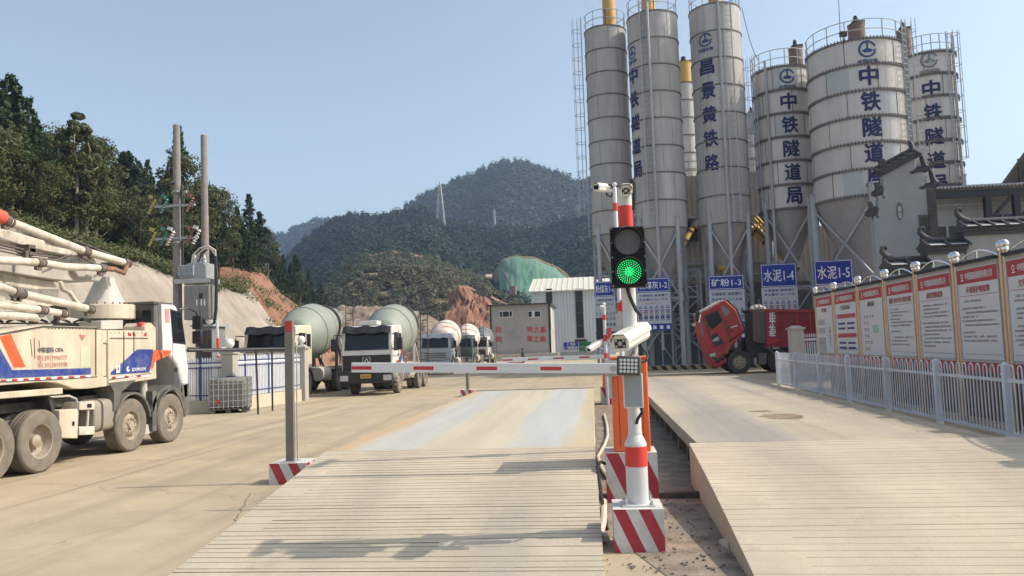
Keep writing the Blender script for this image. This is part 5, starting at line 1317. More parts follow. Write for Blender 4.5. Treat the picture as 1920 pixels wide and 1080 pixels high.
# ---- silo safety signs
def silo_sign(label, name, px0, px1, ytop, yplate, ybot, Y, rows=True):
    a = at(px0, ybot, Y); b = at(px1, ytop, Y); c = at((px0+px1)/2, yplate, Y)
    x0, x1, z0, z1, zp = a.x, b.x, a.z, b.z, c.z; wd = x1-x0
    t = thing('safety_sign', label, 'sign', ((x0+x1)/2, Y, z0), 0, 'blue silo name signs')
    mb = MB(); mb.box(x0, Y-.03, zp, x1, Y+.03, z1); pl = mb.build('name_plate', m_signblue, t, world=True, bevel=.01)
    mb = MB(); f = .035; y = Y-.034
    for A in ((x0+f,zp+f,x1-f,zp+f+.03),(x0+f,z1-f-.03,x1-f,z1-f),(x0+f,zp+f+.031,x0+f+.03,z1-f-.031),(x1-f-.03,zp+f+.031,x1-f,z1-f-.031)): mb.face([(A[0],y,A[1]),(A[2],y,A[1]),(A[2],y,A[3]),(A[0],y,A[3])])
    mb.build('plate_border', m_wtext, pl, world=True, recalc=False, smooth=0)
    mb = MB(); text(mb, name, ((x0+x1)/2, Y-.036, (zp+z1)/2), FRONT, wd*.84, (z1-zp)*.52, .02); mb.build('lettering', m_wtext, pl, world=True, recalc=False, smooth=0)
    mb = MB(); mb.box(x0, Y-.02, z0, x1, Y+.02, zp-.01); pn = mb.build('warning_panel', mat('sign_panel_white', (.55,.57,.6), .5, var=.05), t, world=True)
    # two text rows, then rows of triangles, circles and blue discs
    H = zp-z0; y = Y-.024; mk = MB(); mred = MB()
    for r_, (tx, col) in enumerate((('交通管制 减速慢行', 0), ('安全警示 以人为本', 1))):
        zz = zp-H*(.10+.13*r_)
        text(mk if r_ == 0 else mk, tx, ((x0+x1)/2, y, zz), FRONT, wd*.86, H*.075, .015)
    text(mred, '安全警示标志', ((x0+x1)/2, y, zp-H*.35), FRONT, wd*.5, H*.045, .01)
    for row, kind in ((.48,'tri'),(.63,'ring'),(.80,'disc'),(.95,'bar')):
        zz = zp-H*row
        for k in range(6):
            xx = x0+wd*(.09+.164*k); r = wd*.062
            if kind == 'tri': disc(mk, (xx,y,zz), FRONT, r*.55, r*1.1, R_(-30), R_(330), 3)
            elif kind == 'ring': disc(mred if k % 2 == 0 else mk, (xx,y,zz), FRONT, r*.62, r*.9, n=14); mk.face([(xx-r*.3,y,zz-r*.3),(xx+r*.3,y,zz-r*.3),(xx+r*.3,y,zz+r*.3),(xx-r*.3,y,zz+r*.3)])
            elif kind == 'disc': disc(mk, (xx,y,zz), FRONT, r*.25, r*.95, n=14)
            if kind != 'bar': mk.face([(xx-r,y,zz-r*1.45),(xx+r,y,zz-r*1.45),(xx+r,y,zz-r*1.2),(xx-r,y,zz-r*1.2)])
    mk.build('warning_symbols', m_inkblue, pn, world=True, recalc=False, smooth=0)
    mred.build('red_symbols', m_inkred, pn, world=True, recalc=False, smooth=0)
    if rows:
        mb = MB(); mb.box(x0, Y-.03, z0-.42, x1, Y+.03, z0-.02); lp = mb.build('lower_plate', m_signblue, t, world=True)
        mb = MB(); 
        for k in range(5):
            xx = x0+wd*(.1+.2*k); mb.face([(xx-.1,Y-.033,z0-.33),(xx+.1,Y-.033,z0-.33),(xx+.1,Y-.033,z0-.12),(xx-.1,Y-.033,z0-.12)])
        mb.build('plate_marks', m_wtext, lp, world=True, recalc=False, smooth=0)
    return t
silo_sign('blue silo sign reading 粉煤灰1-1, leftmost, partly behind the traffic light', '粉煤灰1-1', 1117, 1152, 527, 556, 622, 48.6)
silo_sign('blue silo sign reading 粉煤灰1-2, just right of the traffic light', '粉煤灰1-2', 1196, 1255, 520, 548, 608, 47.2)
silo_sign('blue silo sign reading 矿粉1-3 behind the tipped red cab', '矿粉1-3', 1333, 1394, 515, 543, 624, 47.2)
silo_sign('blue silo sign reading 水泥1-4 above the red truck bed', '水泥1-4', 1431, 1492, 493, 538, 600, 46.6)
silo_sign('large blue silo sign reading 水泥1-5 nearest the tiled wall', '水泥1-5', 1532, 1597, 486, 534, 600, 42.8)

# ---- clad batching plant behind the silos
m_clad = mat('beige_cladding', (.40,.37,.32), .7, var=.08, scale=.6, dirt=(.25,.2,.16), damt=.35, streak=True)
t = thing('batching_plant', 'ribbed beige batching plant building behind the silos', 'building', (at(1340,690,54).x, 54, 0))
def ribbed(mb, x0, x1, z0, z1, y, pitch=.35, dep=.05):
    x = x0
    while x < x1-.01:
        xe = min(x+pitch, x1); m1 = x+(xe-x)*.4; m2 = x+(xe-x)*.5; m3 = x+(xe-x)*.9
        for a, ya, b_, yb in ((x,y,m1,y),(m1,y,m2,y-dep),(m2,y-dep,m3,y-dep),(m3,y-dep,xe,y)): mb.face([(a,ya,z0),(b_,yb,z0),(b_,yb,z1),(a,ya,z1)])
        x = xe
a = at(1272, 690, 54); b = at(1450, 322, 54)
mb = MB(); ribbed(mb, a.x, b.x, 5.5, b.z, 53.9); mb.box(a.x, 53.95, 5.5, b.x, 60, b.z); c2 = at(1650, 418, 55); ribbed(mb, b.x+.01, c2.x, 5.5, c2.z, 54.9); mb.box(b.x+.01, 54.95, 5.5, c2.x, 60, c2.z); mb.build('cladding', m_clad, t, world=True, smooth=0, recalc=False)
mb = MB(); 
for z in (b.z-3, b.z-6.2, 6.0): mb.box(a.x-.02, 53.7, z, b.x, 53.86, z+.16)
for i in range(12): mb.bar((a.x+.1+(b.x-a.x-.2)*i/11, 53.8, b.z), (a.x+.1+(b.x-a.x-.2)*i/11, 53.8, b.z+1.0), .05)
mb.bar((a.x,53.8,b.z+1.0),(b.x,53.8,b.z+1.0),.06); mb.bar((a.x,53.8,b.z+.5),(b.x,53.8,b.z+.5),.05); mb.build('railing', m_leg, t, world=True)
c0 = at(1290, 440, 54); mb = MB(); mb.box(c0.x-.9, 53.5, c0.z-.5, c0.x+.6, 53.84, c0.z+.9); mb.build('dark_opening', m_black, t, world=True)
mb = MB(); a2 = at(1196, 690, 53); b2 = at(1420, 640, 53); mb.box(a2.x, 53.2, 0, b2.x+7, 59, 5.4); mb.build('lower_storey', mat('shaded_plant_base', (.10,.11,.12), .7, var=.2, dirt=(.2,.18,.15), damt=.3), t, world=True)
# lower panels of the enclosure under the silos
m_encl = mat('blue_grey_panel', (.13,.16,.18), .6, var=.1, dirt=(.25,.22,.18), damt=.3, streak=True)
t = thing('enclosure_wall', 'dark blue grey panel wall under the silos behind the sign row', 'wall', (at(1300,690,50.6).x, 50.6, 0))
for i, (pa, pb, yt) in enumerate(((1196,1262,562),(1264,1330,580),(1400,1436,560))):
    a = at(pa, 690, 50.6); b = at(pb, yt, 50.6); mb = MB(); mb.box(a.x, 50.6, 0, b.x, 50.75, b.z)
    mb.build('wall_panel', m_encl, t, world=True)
    mb = MB(); 
    for q in (0,.33,.66,1): mb.bar((a.x+(b.x-a.x)*q,50.5,0),(a.x+(b.x-a.x)*q,50.5,b.z),.1)
    mb.bar((a.x,50.5,0.1),(b.x,50.5,b.z),.07); mb.bar((a.x,50.5,b.z),(b.x,50.5,.1),.07); mb.bar((a.x,50.5,b.z*.5),(b.x,50.5,b.z*.5),.08); mb.build('wall_frame', m_leg, t, world=True)
# platforms and machinery between the legs
def lattice(label, pa, pb, ya, yb, Y, name='steel_frame'):
    a = at(pa, yb, Y); b = at(pb, ya, Y); t = thing(name, label, 'frame', (a.x, Y, 0)); mb = MB()
    for x in (a.x, b.x):
        for yy in (Y, Y+1.5): mb.bar((x,yy,0),(x,yy,b.z),.14)
    z = b.z
    for k in range(3):
        z2 = a.z+(b.z-a.z)*(k+1)/3; z1_ = a.z+(b.z-a.z)*k/3
        mb.bar((a.x,Y,z1_),(b.x,Y,z2),.08); mb.bar((b.x,Y,z1_),(a.x,Y,z2),.08); mb.bar((a.x,Y,z2),(b.x,Y,z2),.12)
        for f_ in (.33,.66): mb.bar((a.x,Y,z2+f_),(b.x,Y,z2+f_),.05)
    mb.build('frame_bars', m_leg, t, world=True)
    mb = MB(); mb.box(a.x,Y,(a.z+b.z)/2-.05,b.x,Y+1.5,(a.z+b.z)/2); mb.build('platform', m_dark, t, world=True)
lattice('grey lattice frame between the silo signs 1-2 and 1-3', 1262, 1312, 505, 660, 50)
lattice('grey lattice frame left under the leftmost tall silo', 1118, 1170, 440, 560, 51)
def conveyor(label, pts, r, m, name='screw_conveyor'):
    P = [at(a, b, Y) for a, b, Y in pts]; t = thing(name, label, 'conveyor', tuple(P[0])); mb = MB(); mb.cyl(P[0], P[1], r, n=14); mb.build('tube', m, t, world=True)
    d = (P[1]-P[0]).normalized(); mb = MB(); mb.cyl(P[1]-d*.1, P[1]+d*.5, r*1.5, n=14); mb.cyl(P[0]-d*.5, P[0]+d*.2, r*1.4, n=14)
    for q in (.3,.6,.85): p = P[0].lerp(P[1], q); mb.cyl(p-d*.05, p+d*.05, r*1.3, n=14)
    mb.build('end_housings', m_dark, t, world=True)
conveyor('yellow screw conveyor slanting up to the right beside sign 1-2', [(1262,492,51.5),(1300,425,53)], .17, m_yellow)
conveyor('yellow screw conveyor slanting down to the right between silos 1-3 and 1-4', [(1484,497,52),(1404,425,53.2)], .22, m_yellow)
t = thing('conveyor_truss', 'rusty yellow conveyor truss behind the 1-4 sign', 'conveyor', tuple(at(1470,480,51))); mb = MB()
p0, p1 = at(1420,425,52.5), at(1492,505,50.5)
for dy in (0,.8):
    for dz in (0,.7): mb.bar(p0+Vector((0,dy,dz)), p1+Vector((0,dy,dz)), .1)
for i in range(12):
    q = p0.lerp(p1,i/12); q2 = p0.lerp(p1,(i+1)/12); mb.bar(q, q2+Vector((0,0,.7)), .06); mb.bar(q2, q2+Vector((0,0,.7)), .06)
mb.build('truss', m_yellow, t, world=True); mb = MB(); mb.bar(p0+Vector((0,.4,.2)), p1+Vector((0,.4,.2)), .7, .1); mb.build('belt', m_rust, t, world=True)
# motor clutter under the cones
for lab, px, py, Y in (('orange gear motor under the second tall silo cone', 1237, 508, 49), ('small yellow valve under the cone above sign 1-3', 1358, 503, 48.6)):
    p = at(px, py, Y); t = thing('gear_motor', lab, 'motor', tuple(p)); mb = MB(); mb.cyl((-.35,0,0),(.35,0,0),.22,n=14); mb.box(-.15,-.2,-.3,.15,.2,.1); mb.build('motor_housing', m_yellow, t); mb = MB(); mb.cyl((.35,0,0),(.6,0,0),.16,n=12); mb.build('motor_cap', m_dark, t)
# hazard kerb in front of the silos
t = thing('hazard_kerb', 'low black and yellow striped kerb at the silo feet', 'kerb', (at(1270,692,47).x, 46.4, 0)); mb = MB()
a = at(1205, 692, 46.4).x; b = at(1520, 692, 46.4).x; n = 34
mb.box(a, 46.45, 0, b, 46.75, .28); mb.build('kerb_body', m_conc, t, world=True)
mb = MB()
for i in range(n):
    mb.m = i % 2; x0 = a+(b-a)*i/n; x1 = a+(b-a)*(i+1)/n; s_ = .12 if 0 < i < n-1 else 0
    mb.face([(x0+.1*(i>0),46.446,.01),(x1+.1*(i<n-1),46.446,.01),(x1-.1*(i<n-1),46.446,.275),(x0-.1*(i>0),46.446,.275)])
mb.build('stripes', [m_black, mat('kerb_yellow', (.35,.25,.09), .7, var=.2)], t, world=True, recalc=False, smooth=0)
# ================================================================ right side: railing, notice boards, tiled buildings
FXR = 6.35
ys = [7.9, 10.35, 12.8, 15.26, 17.78, 20.35, 22.86, 25.4, 27.85]
t = thing('railing', 'pale grey hairpin railing running along the right weighbridge', 'railing', (FXR, 16, 0))
for i, y in enumerate(ys):
    mb = MB(); mb.box(FXR-.05,y-.05,0,FXR+.05,y+.05,1.2); mb.lathe([(.075,1.2),(.075,1.215),(.05,1.25),(.001,1.27)], 4, Matrix.Translation((FXR,y,0)) @ Matrix.Rotation(R_(45),4,'Z')); mb.box(FXR-.058,y-.058,1.06,FXR+.058,y+.058,1.09); mb.box(FXR-.12,y-.09,0,FXR+.12,y+.09,.02)
    mb.build('post', m_rail, t, world=True)
for y0, y1 in zip(ys[:-1], ys[1:]):
    mb = MB(); y0 += .052; y1 -= .052
    for z in (.16, .98): mb.box(FXR-.018, y0, z-.025, FXR+.018, y1, z+.025)
    n = 10; pitch = (y1-y0)/(2*n)
    for k in range(n):
        ya = y0+pitch*(2*k+.5); yb = ya+pitch; r = pitch/2
        pts = [(FXR,ya,.13),(FXR,ya,1.16)] + [(FXR, ya+r-r*math.cos(q), 1.16+r*math.sin(q)) for q in (R_(45),R_(90),R_(135))] + [(FXR,yb,1.16),(FXR,yb,.13)]
        mb.tube(pts, .013, 6)
    mb.build('railing_panel', m_rail, t, world=True)
# ---- notice boards facing the weighbridge (read from the west)
XB = 7.3
edges = [6.9, 8.8, 10.72, 12.62, 14.52, 16.39, 18.27, 20.15, 22.12, 24.28, 26.27]
titles = ['', '', '', '文明施工制度牌', '环境保护制度牌', '消防管理制度牌', '混凝土拌合站安全操作规程', '质量保证体系', '安全保证体系', '施工平面图']
labels = ['nearest notice board of the row, beside the ramp foot', 'second nearest notice board of the row, beside the ramp', 'third nearest notice board of the row, just past the right edge', 'notice board at the right edge, titled 文明施工, only partly in view', 'notice board titled 环境保护制度牌, second from the right edge', 'notice board titled 消防管理制度牌, third from the right edge',
          'notice board with one long red title line above printed text', 'notice board with small flow chart entries, some green', 'notice board with two red bars and dark blue bars', 'leftmost notice board showing rows of tiny figures and a sketch']
hdr = '中铁隧道局集团有限公司'
zb, zt = 1.22, 2.98
for j_ in range(10):
    i = max(0, j_-3); y0, y1 = edges[j_], edges[j_+1]; ym = (y0+y1)/2
    t = thing('notice_board', labels[j_], 'notice board', (XB, ym, 0), 0, 'notice boards behind the grey railing')
    a, b = y0+.16, y1-.16
    mb = MB(); mb.box(XB-.02, a, zb, XB+.05, b, zt); pn = mb.build('panel', m_board, t, world=True)
    mb = MB(); mb.box(XB-.03, a-.02, zt, XB+.08, b+.02, zt+.07); mb.box(XB-.03,a-.02,zb-.04,XB+.06,b+.02,zb); mb.box(XB-.03,a-.025,zb,XB+.06,a,zt); mb.box(XB-.03,b,zb,XB+.06,b+.025,zt); mb.build('frame', m_galv, t, world=True)
    mb = MB(); 
    for k in range(16):
        yy = a+(b-a)*k/15; mb.obox((XB, yy, zt+.10), (.2,.05,.03), Matrix.Rotation(.25,3,'Y'))
    mb.box(XB-.10, a-.02, zt+.072, XB+.12, b+.02, zt+.088); mb.build('tile_edge', m_tile, t, world=True)
    mb = MB(); mb.face([(XB-.023,a,zt-.30),(XB-.023,b,zt-.30),(XB-.023,b,zt-.02),(XB-.023,a,zt-.02)]); hd = mb.build('header', m_signred, pn, world=True, recalc=False, smooth=0)
    wd = b-a; mb = MB(); text(mb, hdr, (XB-.026, ym-.07, zt-.16), WEST, wd*.66, .14, .02); disc(mb, (XB-.026, ym+wd*.37, zt-.15), WEST, .03, .05); quad(mb, (XB-.026, ym+wd*.37, zt-.23), WEST, .1, .025); mb.build('header_lettering', m_wtext, hd, world=True, recalc=False, smooth=0)
    mb = MB(); tw = [.58,.58,.5,.85,.3,.45,.3][i]; text(mb, titles[j_] or '—', (XB-.023, ym, zt-.43), WEST, wd*tw, .13, .02); mb.build('title_lettering', m_inkred if i in (0,1,2,3,6) else m_ink, pn, world=True, recalc=False, smooth=0)
    ink = MB(); red = MB(); blu = MB(); X = XB-.023
    def R(mbx, ya, yb, z0_, z1_): mbx.face([(X,ya,z0_),(X,yb,z0_),(X,yb,z1_),(X,ya,z1_)])
    if i in (0,1,2,3):
        R(red, a+.06, b-.06, zt-.545, zt-.535); z = zt-.66
        while z > zb+.2:
            L_ = wd*(.86 if rnd(0,1) < .6 else rnd(.3,.8)); st = b-.1-(.1 if rnd(0,1) < .5 else 0); y = st
            while y > st-L_+.1:
                if rnd(0,1) < .93: 
                    hh_ = rnd(.024,.036); R(ink, y-.034, y, z, z+hh_*.35); R(ink, y-.034, y, z+hh_*.65, z+hh_)
                    if rnd(0,1) < .6: R(ink, y-.022, y-.012, z, z+hh_)
                y -= .045
            z -= rnd(.075,.085) if rnd(0,1) < .8 else .14
        R(ink, a+.06, b-.06, zb+.09, zb+.097)
    elif i == 4:
        for k in range(6):
            z = zt-.75-.17*k
            for q in range(rnd(2,5).__int__()): 
                y = b-.25-.2*q; R(ink, y-.13, y, z, z+.022); R(ink, y-.13, y, z-.04, z-.02)
        g_ = MB(); 
        for k in range(5): g_.face([(X,ym-.45,zt-1.02-.04*k),(X,ym-.05,zt-1.02-.04*k),(X,ym-.05,zt-1.0-.04*k),(X,ym-.45,zt-1.0-.04*k)])
        g_.build('green_entries', mat('board_green_ink', (.1,.4,.15), .6), pn, world=True, recalc=False, smooth=0)
    elif i == 5:
        for z in (zt-.66, zt-1.22):
            R(red, a+.1, b-.1, z-.08, z+.04)
            for dz in (-.24,-.38):
                for q0, q1 in ((.12,.46),(.54,.9)): R(blu, a+wd*q0, a+wd*q1, z+dz-.025, z+dz+.035)
        for k in range(8): R(ink, a+.15+k*.16, a+.22+k*.16, zb+.1, zb+.16)
    else:
        for r_, zz in enumerate((zt-.85, zt-1.12, zt-1.42, zt-1.55, zt-1.72)):
            for k in range(7):
                y = b-.1-.11*k-.05; R(red if r_ in (0,) and k > 4 else ink, y-.02, y+.02, zz, zz+.14); R(ink, y-.04, y+.03, zz-.03, zz-.01)
        c = Vector((X, a+.32, zt-1.15)); disc(ink, c, WEST, .15, .17, R_(60), R_(300), 16); disc(ink, c+Vector((0,0,.05)), WEST, 0, .06); R(ink, a+.3, a+.34, zt-1.6, zt-1.2)
    ink.build('printed_lines', m_ink, pn, world=True, recalc=False, smooth=0)
    if red.v: red.build('red_marks', m_inkred, pn, world=True, recalc=False, smooth=0)
    if blu.v: blu.build('blue_bars', m_inkblue, pn, world=True, recalc=False, smooth=0)
    mb = MB(); mb.box(XB-.01, a, zb-.24, XB+.03, b, zb-.06); sk = mb.build('red_skirt_strip', m_signred, t, world=True)
    for yy in (y0+.065, y1-.065):
        mb = MB(); mb.cyl((XB+.01,yy,0),(XB+.01,yy,3.22),.052,n=18); po = mb.build('post', m_chrome, t, world=True)
        mb = MB(); mb.sphere((XB+.01,yy,3.28),.085,16); mb.cyl((XB+.01,yy,3.18),(XB+.01,yy,3.225),.07,n=16); mb.build('ball_cap', m_ball, po, world=True)
    mb = MB(); mb.tube([(XB+.01, y0+.1+(y1-y0-.2)*q/12, zt+.1+.2*math.sin(math.pi*q/12)) for q in range(13)], .018, 8); mb.bar((XB+.01,ym,zt+.09),(XB+.01,ym,zt+.3),.025); mb.build('top_arch', m_ball, t, world=True)

t = thing('dark_fill_wall', 'low dark wall added to darken the strip behind the notice board posts', 'wall', (7.9, 17, 0))  # low wall added so the strip behind the boards is dark
mb = MB(); mb.box(7.75, 6.6, 0, 8.0, 26.6, .98); mb.build('wall_body', mat('dark_fill_face', (.10,.075,.07), .9, var=.35, scale=7, dirt=(.2,.15,.12), damt=.5), t, world=True)
mb = MB(); mb.box(7.70, 6.55, .983, 8.05, 26.65, 1.05); mb.build('wall_coping', mat('dark_coping', (.13,.12,.115), .85, var=.2), t, world=True)

# ---- compound wall with stepped tiled coping
YW = 27.4
def tiled_cap(t, x0, x1, z, y, th=.46, scroll=True, over=.35):
    mb = MB()
    # courses under the tiles
    mb.box(x0-.05, y-.28, z-th, x1+.02, y+.28, z-th*.72); mb.box(x0-.10, y-.36, z-th*.718, x1+.05, y+.36, z-th*.45)
    # sloping tile bed
    mb.prism([(y-.5, z-th*.448), (y, z), (y+.5, z-th*.448)], 'x', x0-.12, x1+.06)
    n = max(2, int((x1-x0)/.42))
    for i in range(n+1):
        x = x0-.1+(x1-x0+.14)*i/n; mb.tube([(x,y-.54,z-th*.42),(x,y-.02,z+.05)], .05, 8)
    mb.tube([(x0-.12,y,z+.05),(x1+.05,y,z+.05)], .09, 8); c = mb.build('tile_coping', m_tile, t, world=True)
    mb = MB()
    for i in range(n):
        xa = x0-.1+(x1-x0+.14)*(i+.12)/n; xb = x0-.1+(x1-x0+.14)*(i+.88)/n
        mb.face([(xa,y-.535,z-th*.40),(xb,y-.535,z-th*.40),(xb,y-.36,z-th*.26),(xa,y-.36,z-th*.26)])
    mb.build('pale_tiles', m_tilecap, c, world=True, recalc=False, smooth=0)
    if scroll:
        mb = MB(); pts = [(x0+.55,y,z+.04),(x0+.25,y,z+.07),(x0+.0,y,z+.17),(x0-.13,y,z+.34),(x0-.11,y,z+.47),(x0-.01,y,z+.5),(x0+.03,y,z+.43),(x0-.01,y,z+.38)]
        mb.tube(pts, [.04,.08,.10,.09,.07,.06,.05,.035], 10); mb.build('upturned_scroll', m_tile, c, world=True)
t = thing('compound_wall', 'white stepped wall with dark tiled coping behind the notice boards', 'wall', (at(1700,520,YW).x, YW, 0))
segs = [(1662,1734,488),(1733,1803,452),(1802,1990,414)]
X = [(at(a, y, YW).x, at(b, y, YW).x, at((a+b)/2, y, YW).z) for a, b, y in segs]
X[2] = (X[2][0], X[2][1]+6, X[2][2])
for x0, x1, z in X:
    mb = MB(); mb.box(x0+.0, YW-.18, 0, x1, YW+.18, z-.45); mb.build('wall_section', m_plaster, t, world=True)
    tiled_cap(t, x0, x1, z, YW)
# ---- gable building with stepped horse-head gable
YG = 31.0
def Z(u, v, Y=YG): p = at(1600+u/3.856, 240+v/3.856, Y); return (p.x, p.z)
t = thing('gable_building', 'white building with stepped horse-head gable and dark tile ridges', 'building', (at(1700,500,YG).x, YG, 0))
poly = [Z(146,1000),Z(148,640),Z(180,636),Z(181,492),Z(216,486),Z(218,330),Z(432,215),Z(444,222),Z(446,322),Z(508,318),Z(512,440),Z(578,436),Z(586,800),Z(586,1000)]
poly[0] = (poly[1][0], 0); poly[-1] = (poly[-2][0], 0)
mb = MB(); mb.prism(poly, 'y', YG, YG+.35); gw = mb.build('gable_wall', m_plaster, t, world=True)
def ridge(pa, pb, th=.30, fin=None, w2=.3):
    a = Z(*pa); b = Z(*pb); A = Vector((a[0], YG+.15, a[1])); B = Vector((b[0], YG+.15, b[1])); d = (B-A).normalized(); up = Vector((0,1,0)).cross(d); up = -up if up.z < 0 else up
    mb = MB(); sc_ = 1.0 if (B-A).length > 1.3 else .55
    for off, hw, hh in ((0,.34*sc_,.07*sc_),(-.11*sc_,.28*sc_,.06*sc_),(-.2*sc_,.24*sc_,.05*sc_)):
        sh = -off*1.0
        P = [A+d*sh*.5+up*(off-hh), B-d*sh*.5+up*(off-hh), B-d*sh*.5+up*(off+hh), A+d*sh*.5+up*(off+hh)]
        vs = [p+Vector((0,-hw,0)) for p in P]+[p+Vector((0,hw,0)) for p in P]
        mb.add(vs, [(0,1,2,3),(7,6,5,4),(0,4,5,1),(1,5,6,2),(2,6,7,3),(3,7,4,0)])
    n = max(2,int((B-A).length/(.3*sc_)))
    for i in range(n+1 if sc_ == 1.0 else 0):
        p = A.lerp(B,i/n)+up*.08*sc_; mb.tube([p+Vector((0,-.38*sc_,-.1*sc_)),p+Vector((0,0,.04)),p+Vector((0,.38*sc_,-.1*sc_))], .05*sc_, 6)
    mb.tube([A+up*.14*sc_,B+up*.14*sc_], .08*sc_, 8); r_ = mb.build('tile_ridge', m_tile, gw, world=True)
    for f in (fin or []):
        q = Z(*f); mb = MB(); mb.tube([(q[0]+.2,YG+.15,q[1]-.55),(q[0]+.06,YG+.15,q[1]-.3),(q[0],YG+.15,q[1]),(q[0]-.03,YG+.15,q[1]+.12)], [.18,.12,.1,.07], 8); mb.build('finial', m_tile, gw, world=True)
ridge((178,312),(440,172), fin=[(428,110)]); ridge((436,165),(492,190)); ridge((408,322),(575,268), fin=[(508,205)]); ridge((480,432),(636,390), fin=[(574,312)])
ridge((150,478),(218,432), fin=[(178,408)]); ridge((105,622),(180,580), fin=[(134,550)]); 
for q in ((215,252),): 
    p = Z(*q); mb = MB(); mb.box(p[0]-.12,YG,p[1]-.15,p[0]+.1,YG+.2,p[1]+.12); mb.build('roof_lamp', m_dark, t, world=True)
mb = MB(); c = Z(335,603); n = 24
mb.face([(c[0]+.13*math.cos(2*math.pi*i/n), YG-.012, c[1]+.36*math.sin(2*math.pi*i/n)) for i in range(n)]); ov = mb.build('oval_plaque', m_ink, gw, world=True, recalc=False, smooth=0)
mb = MB(); mb.face([(c[0]+.07*math.cos(2*math.pi*i/n), YG-.016, c[1]+.1+.12*math.sin(2*math.pi*i/n)) for i in range(n)]); mb.face([(c[0]-.05,YG-.016,c[1]-.26),(c[0]+.05,YG-.016,c[1]-.26),(c[0]+.07,YG-.016,c[1]-.05),(c[0]-.07,YG-.016,c[1]-.05)]); mb.build('plaque_figure', m_tilecap, ov, world=True, recalc=False, smooth=0)
a = Z(484,800); b = Z(550,628); mb = MB(); mb.box(a[0],YG-.03,a[1],b[0],YG-.004,b[1]); wn = mb.build('window', m_dark, gw, world=True)
mb = MB(); mb.box(a[0]+.12,YG-.036,a[1]+.1,a[0]+.5*(b[0]-a[0]),YG-.032,b[1]-.1); mb.box(a[0]+.58*(b[0]-a[0]),YG-.036,a[1]+.1,b[0]-.1,YG-.032,b[1]-.1); mb.build('pane', m_glass, wn, world=True)
mb = MB(); a = Z(580,1000); b = Z(600,440); mb.box(a[0]-.05,YG-.05,0,b[0]-.05,YG+.2,b[1]); mb.build('corner_drain', m_dark, t, world=True)
xa, xb = poly[5][0]+.2, poly[-2][0]-.2; kk = xa/YG*1.02
def lean(mb): mb.v = [(x+(y-YG)*kk, y, z) for x, y, z in mb.v]; return mb
zl = Z(300,480)[1]; mb = MB(); mb.box(xa, YG+.36, 0, xb, YG+6, zl); lean(mb).build('rear_walls', m_plaster, t, world=True)
mb = MB(); mb.prism([(xa-.1,zl),((xa+xb)/2,zl+1.1),(xb+.1,zl),(xb+.1,zl-.08),((xa+xb)/2,zl+1.0),(xa-.1,zl-.08)],'y',YG+.36,YG+6.2); lean(mb).build('roof', m_tile, t, world=True)
# ---- open-sided shed right of the gable
YV = 34.5
t = thing('veranda_shed', 'long shed with corrugated eaves and dark posts right of the gable', 'shed', (at(1850,400,YV).x, YV, 0))
a = at(1755,352,YV-1.2); b = at(1990,338,YV-1.2)
mb = MB(); x0, x1 = a.x, b.x+4; n = 60; zr0 = a.z; slope = (b.z-a.z)/(b.x-a.x)*0
vs = []; 
for i in range(n*4+1):
    x = x0+(x1-x0)*i/(n*4); w_ = .045*math.cos(i*math.pi/2)
    for yy, zz in ((YV-1.2,zr0),(YV+5,zr0+.9)): vs += [(x,yy,zz+w_),(x,yy,zz+w_-.03)]
fs = []
for i in range(n*4): p = i*4; q = p+4; fs += [(p,q,q+2,p+2),(p+1,p+3,q+3,q+1),(p,p+1,q+1,q)]
mb.add(vs, fs); mb.build('corrugated_roof', m_galv, t, world=True, smooth=0)
mb = MB(); mb.box(x0, YV-1.0, zr0-.42, x1, YV-.85, zr0-.12)
for px in (1853,1907,1960): xx = at(px,400,YV-.9).x; mb.box(xx-.12,YV-1.0,0,xx+.12,YV-.76,zr0-.425); mb.bar((xx+.1,YV-.9,zr0-1.4),(xx+.9,YV-.9,zr0-.5),.12)
mb.build('posts_and_beam', m_black, t, world=True)
mb = MB(); mb.box(x0, YV, 0, x1, YV+.15, zr0-.2); mb.build('back_wall', mat('shed_wall_grey', (.42,.43,.42), .7, var=.07), t, world=True)
mb = MB(); z = at(1800,383,YV-.5).z; mb.cyl((x0,YV-.5,z),(x1,YV-.5,z),.035,n=8); mb.bar((at(1850,0,YV).x,YV-.3,z),(at(1828,0,YV).x,YV-.3,z-1.3),.05); mb.build('conduit', m_leg, t, world=True)
a = at(1757,446,YV-.08); b = at(1798,424,YV-.08); mb = MB(); mb.box(a.x,YV-.05,a.z-1.5,b.x,YV-.01,b.z+.1); wn = mb.build('window', m_leg, t, world=True)
mb = MB(); w_ = (b.x-a.x)/2
for q in (0,1): mb.box(a.x+.05+w_*q,YV-.06,a.z-1.4,a.x+w_*(q+1)-.05,YV-.052,b.z+.02)
mb.build('pane', m_glass, wn, world=True)
a = at(1862,407,YV-.08); b = at(1901,401,YV-.08); mb = MB(); mb.box(a.x,YV-.05,a.z,b.x,YV-.01,b.z); sg = mb.build('dark_wall_sign', m_inkblue, t, world=True)
mb = MB()
for q in range(9): mb.face([(a.x+.1+q*(b.x-a.x-.2)/9,YV-.053,a.z+.04),(a.x+.17+q*(b.x-a.x-.2)/9,YV-.053,a.z+.04),(a.x+.17+q*(b.x-a.x-.2)/9,YV-.053,b.z-.05),(a.x+.1+q*(b.x-a.x-.2)/9,YV-.053,b.z-.05)])
mb.build('sign_marks', m_wtext, sg, world=True, recalc=False, smooth=0)
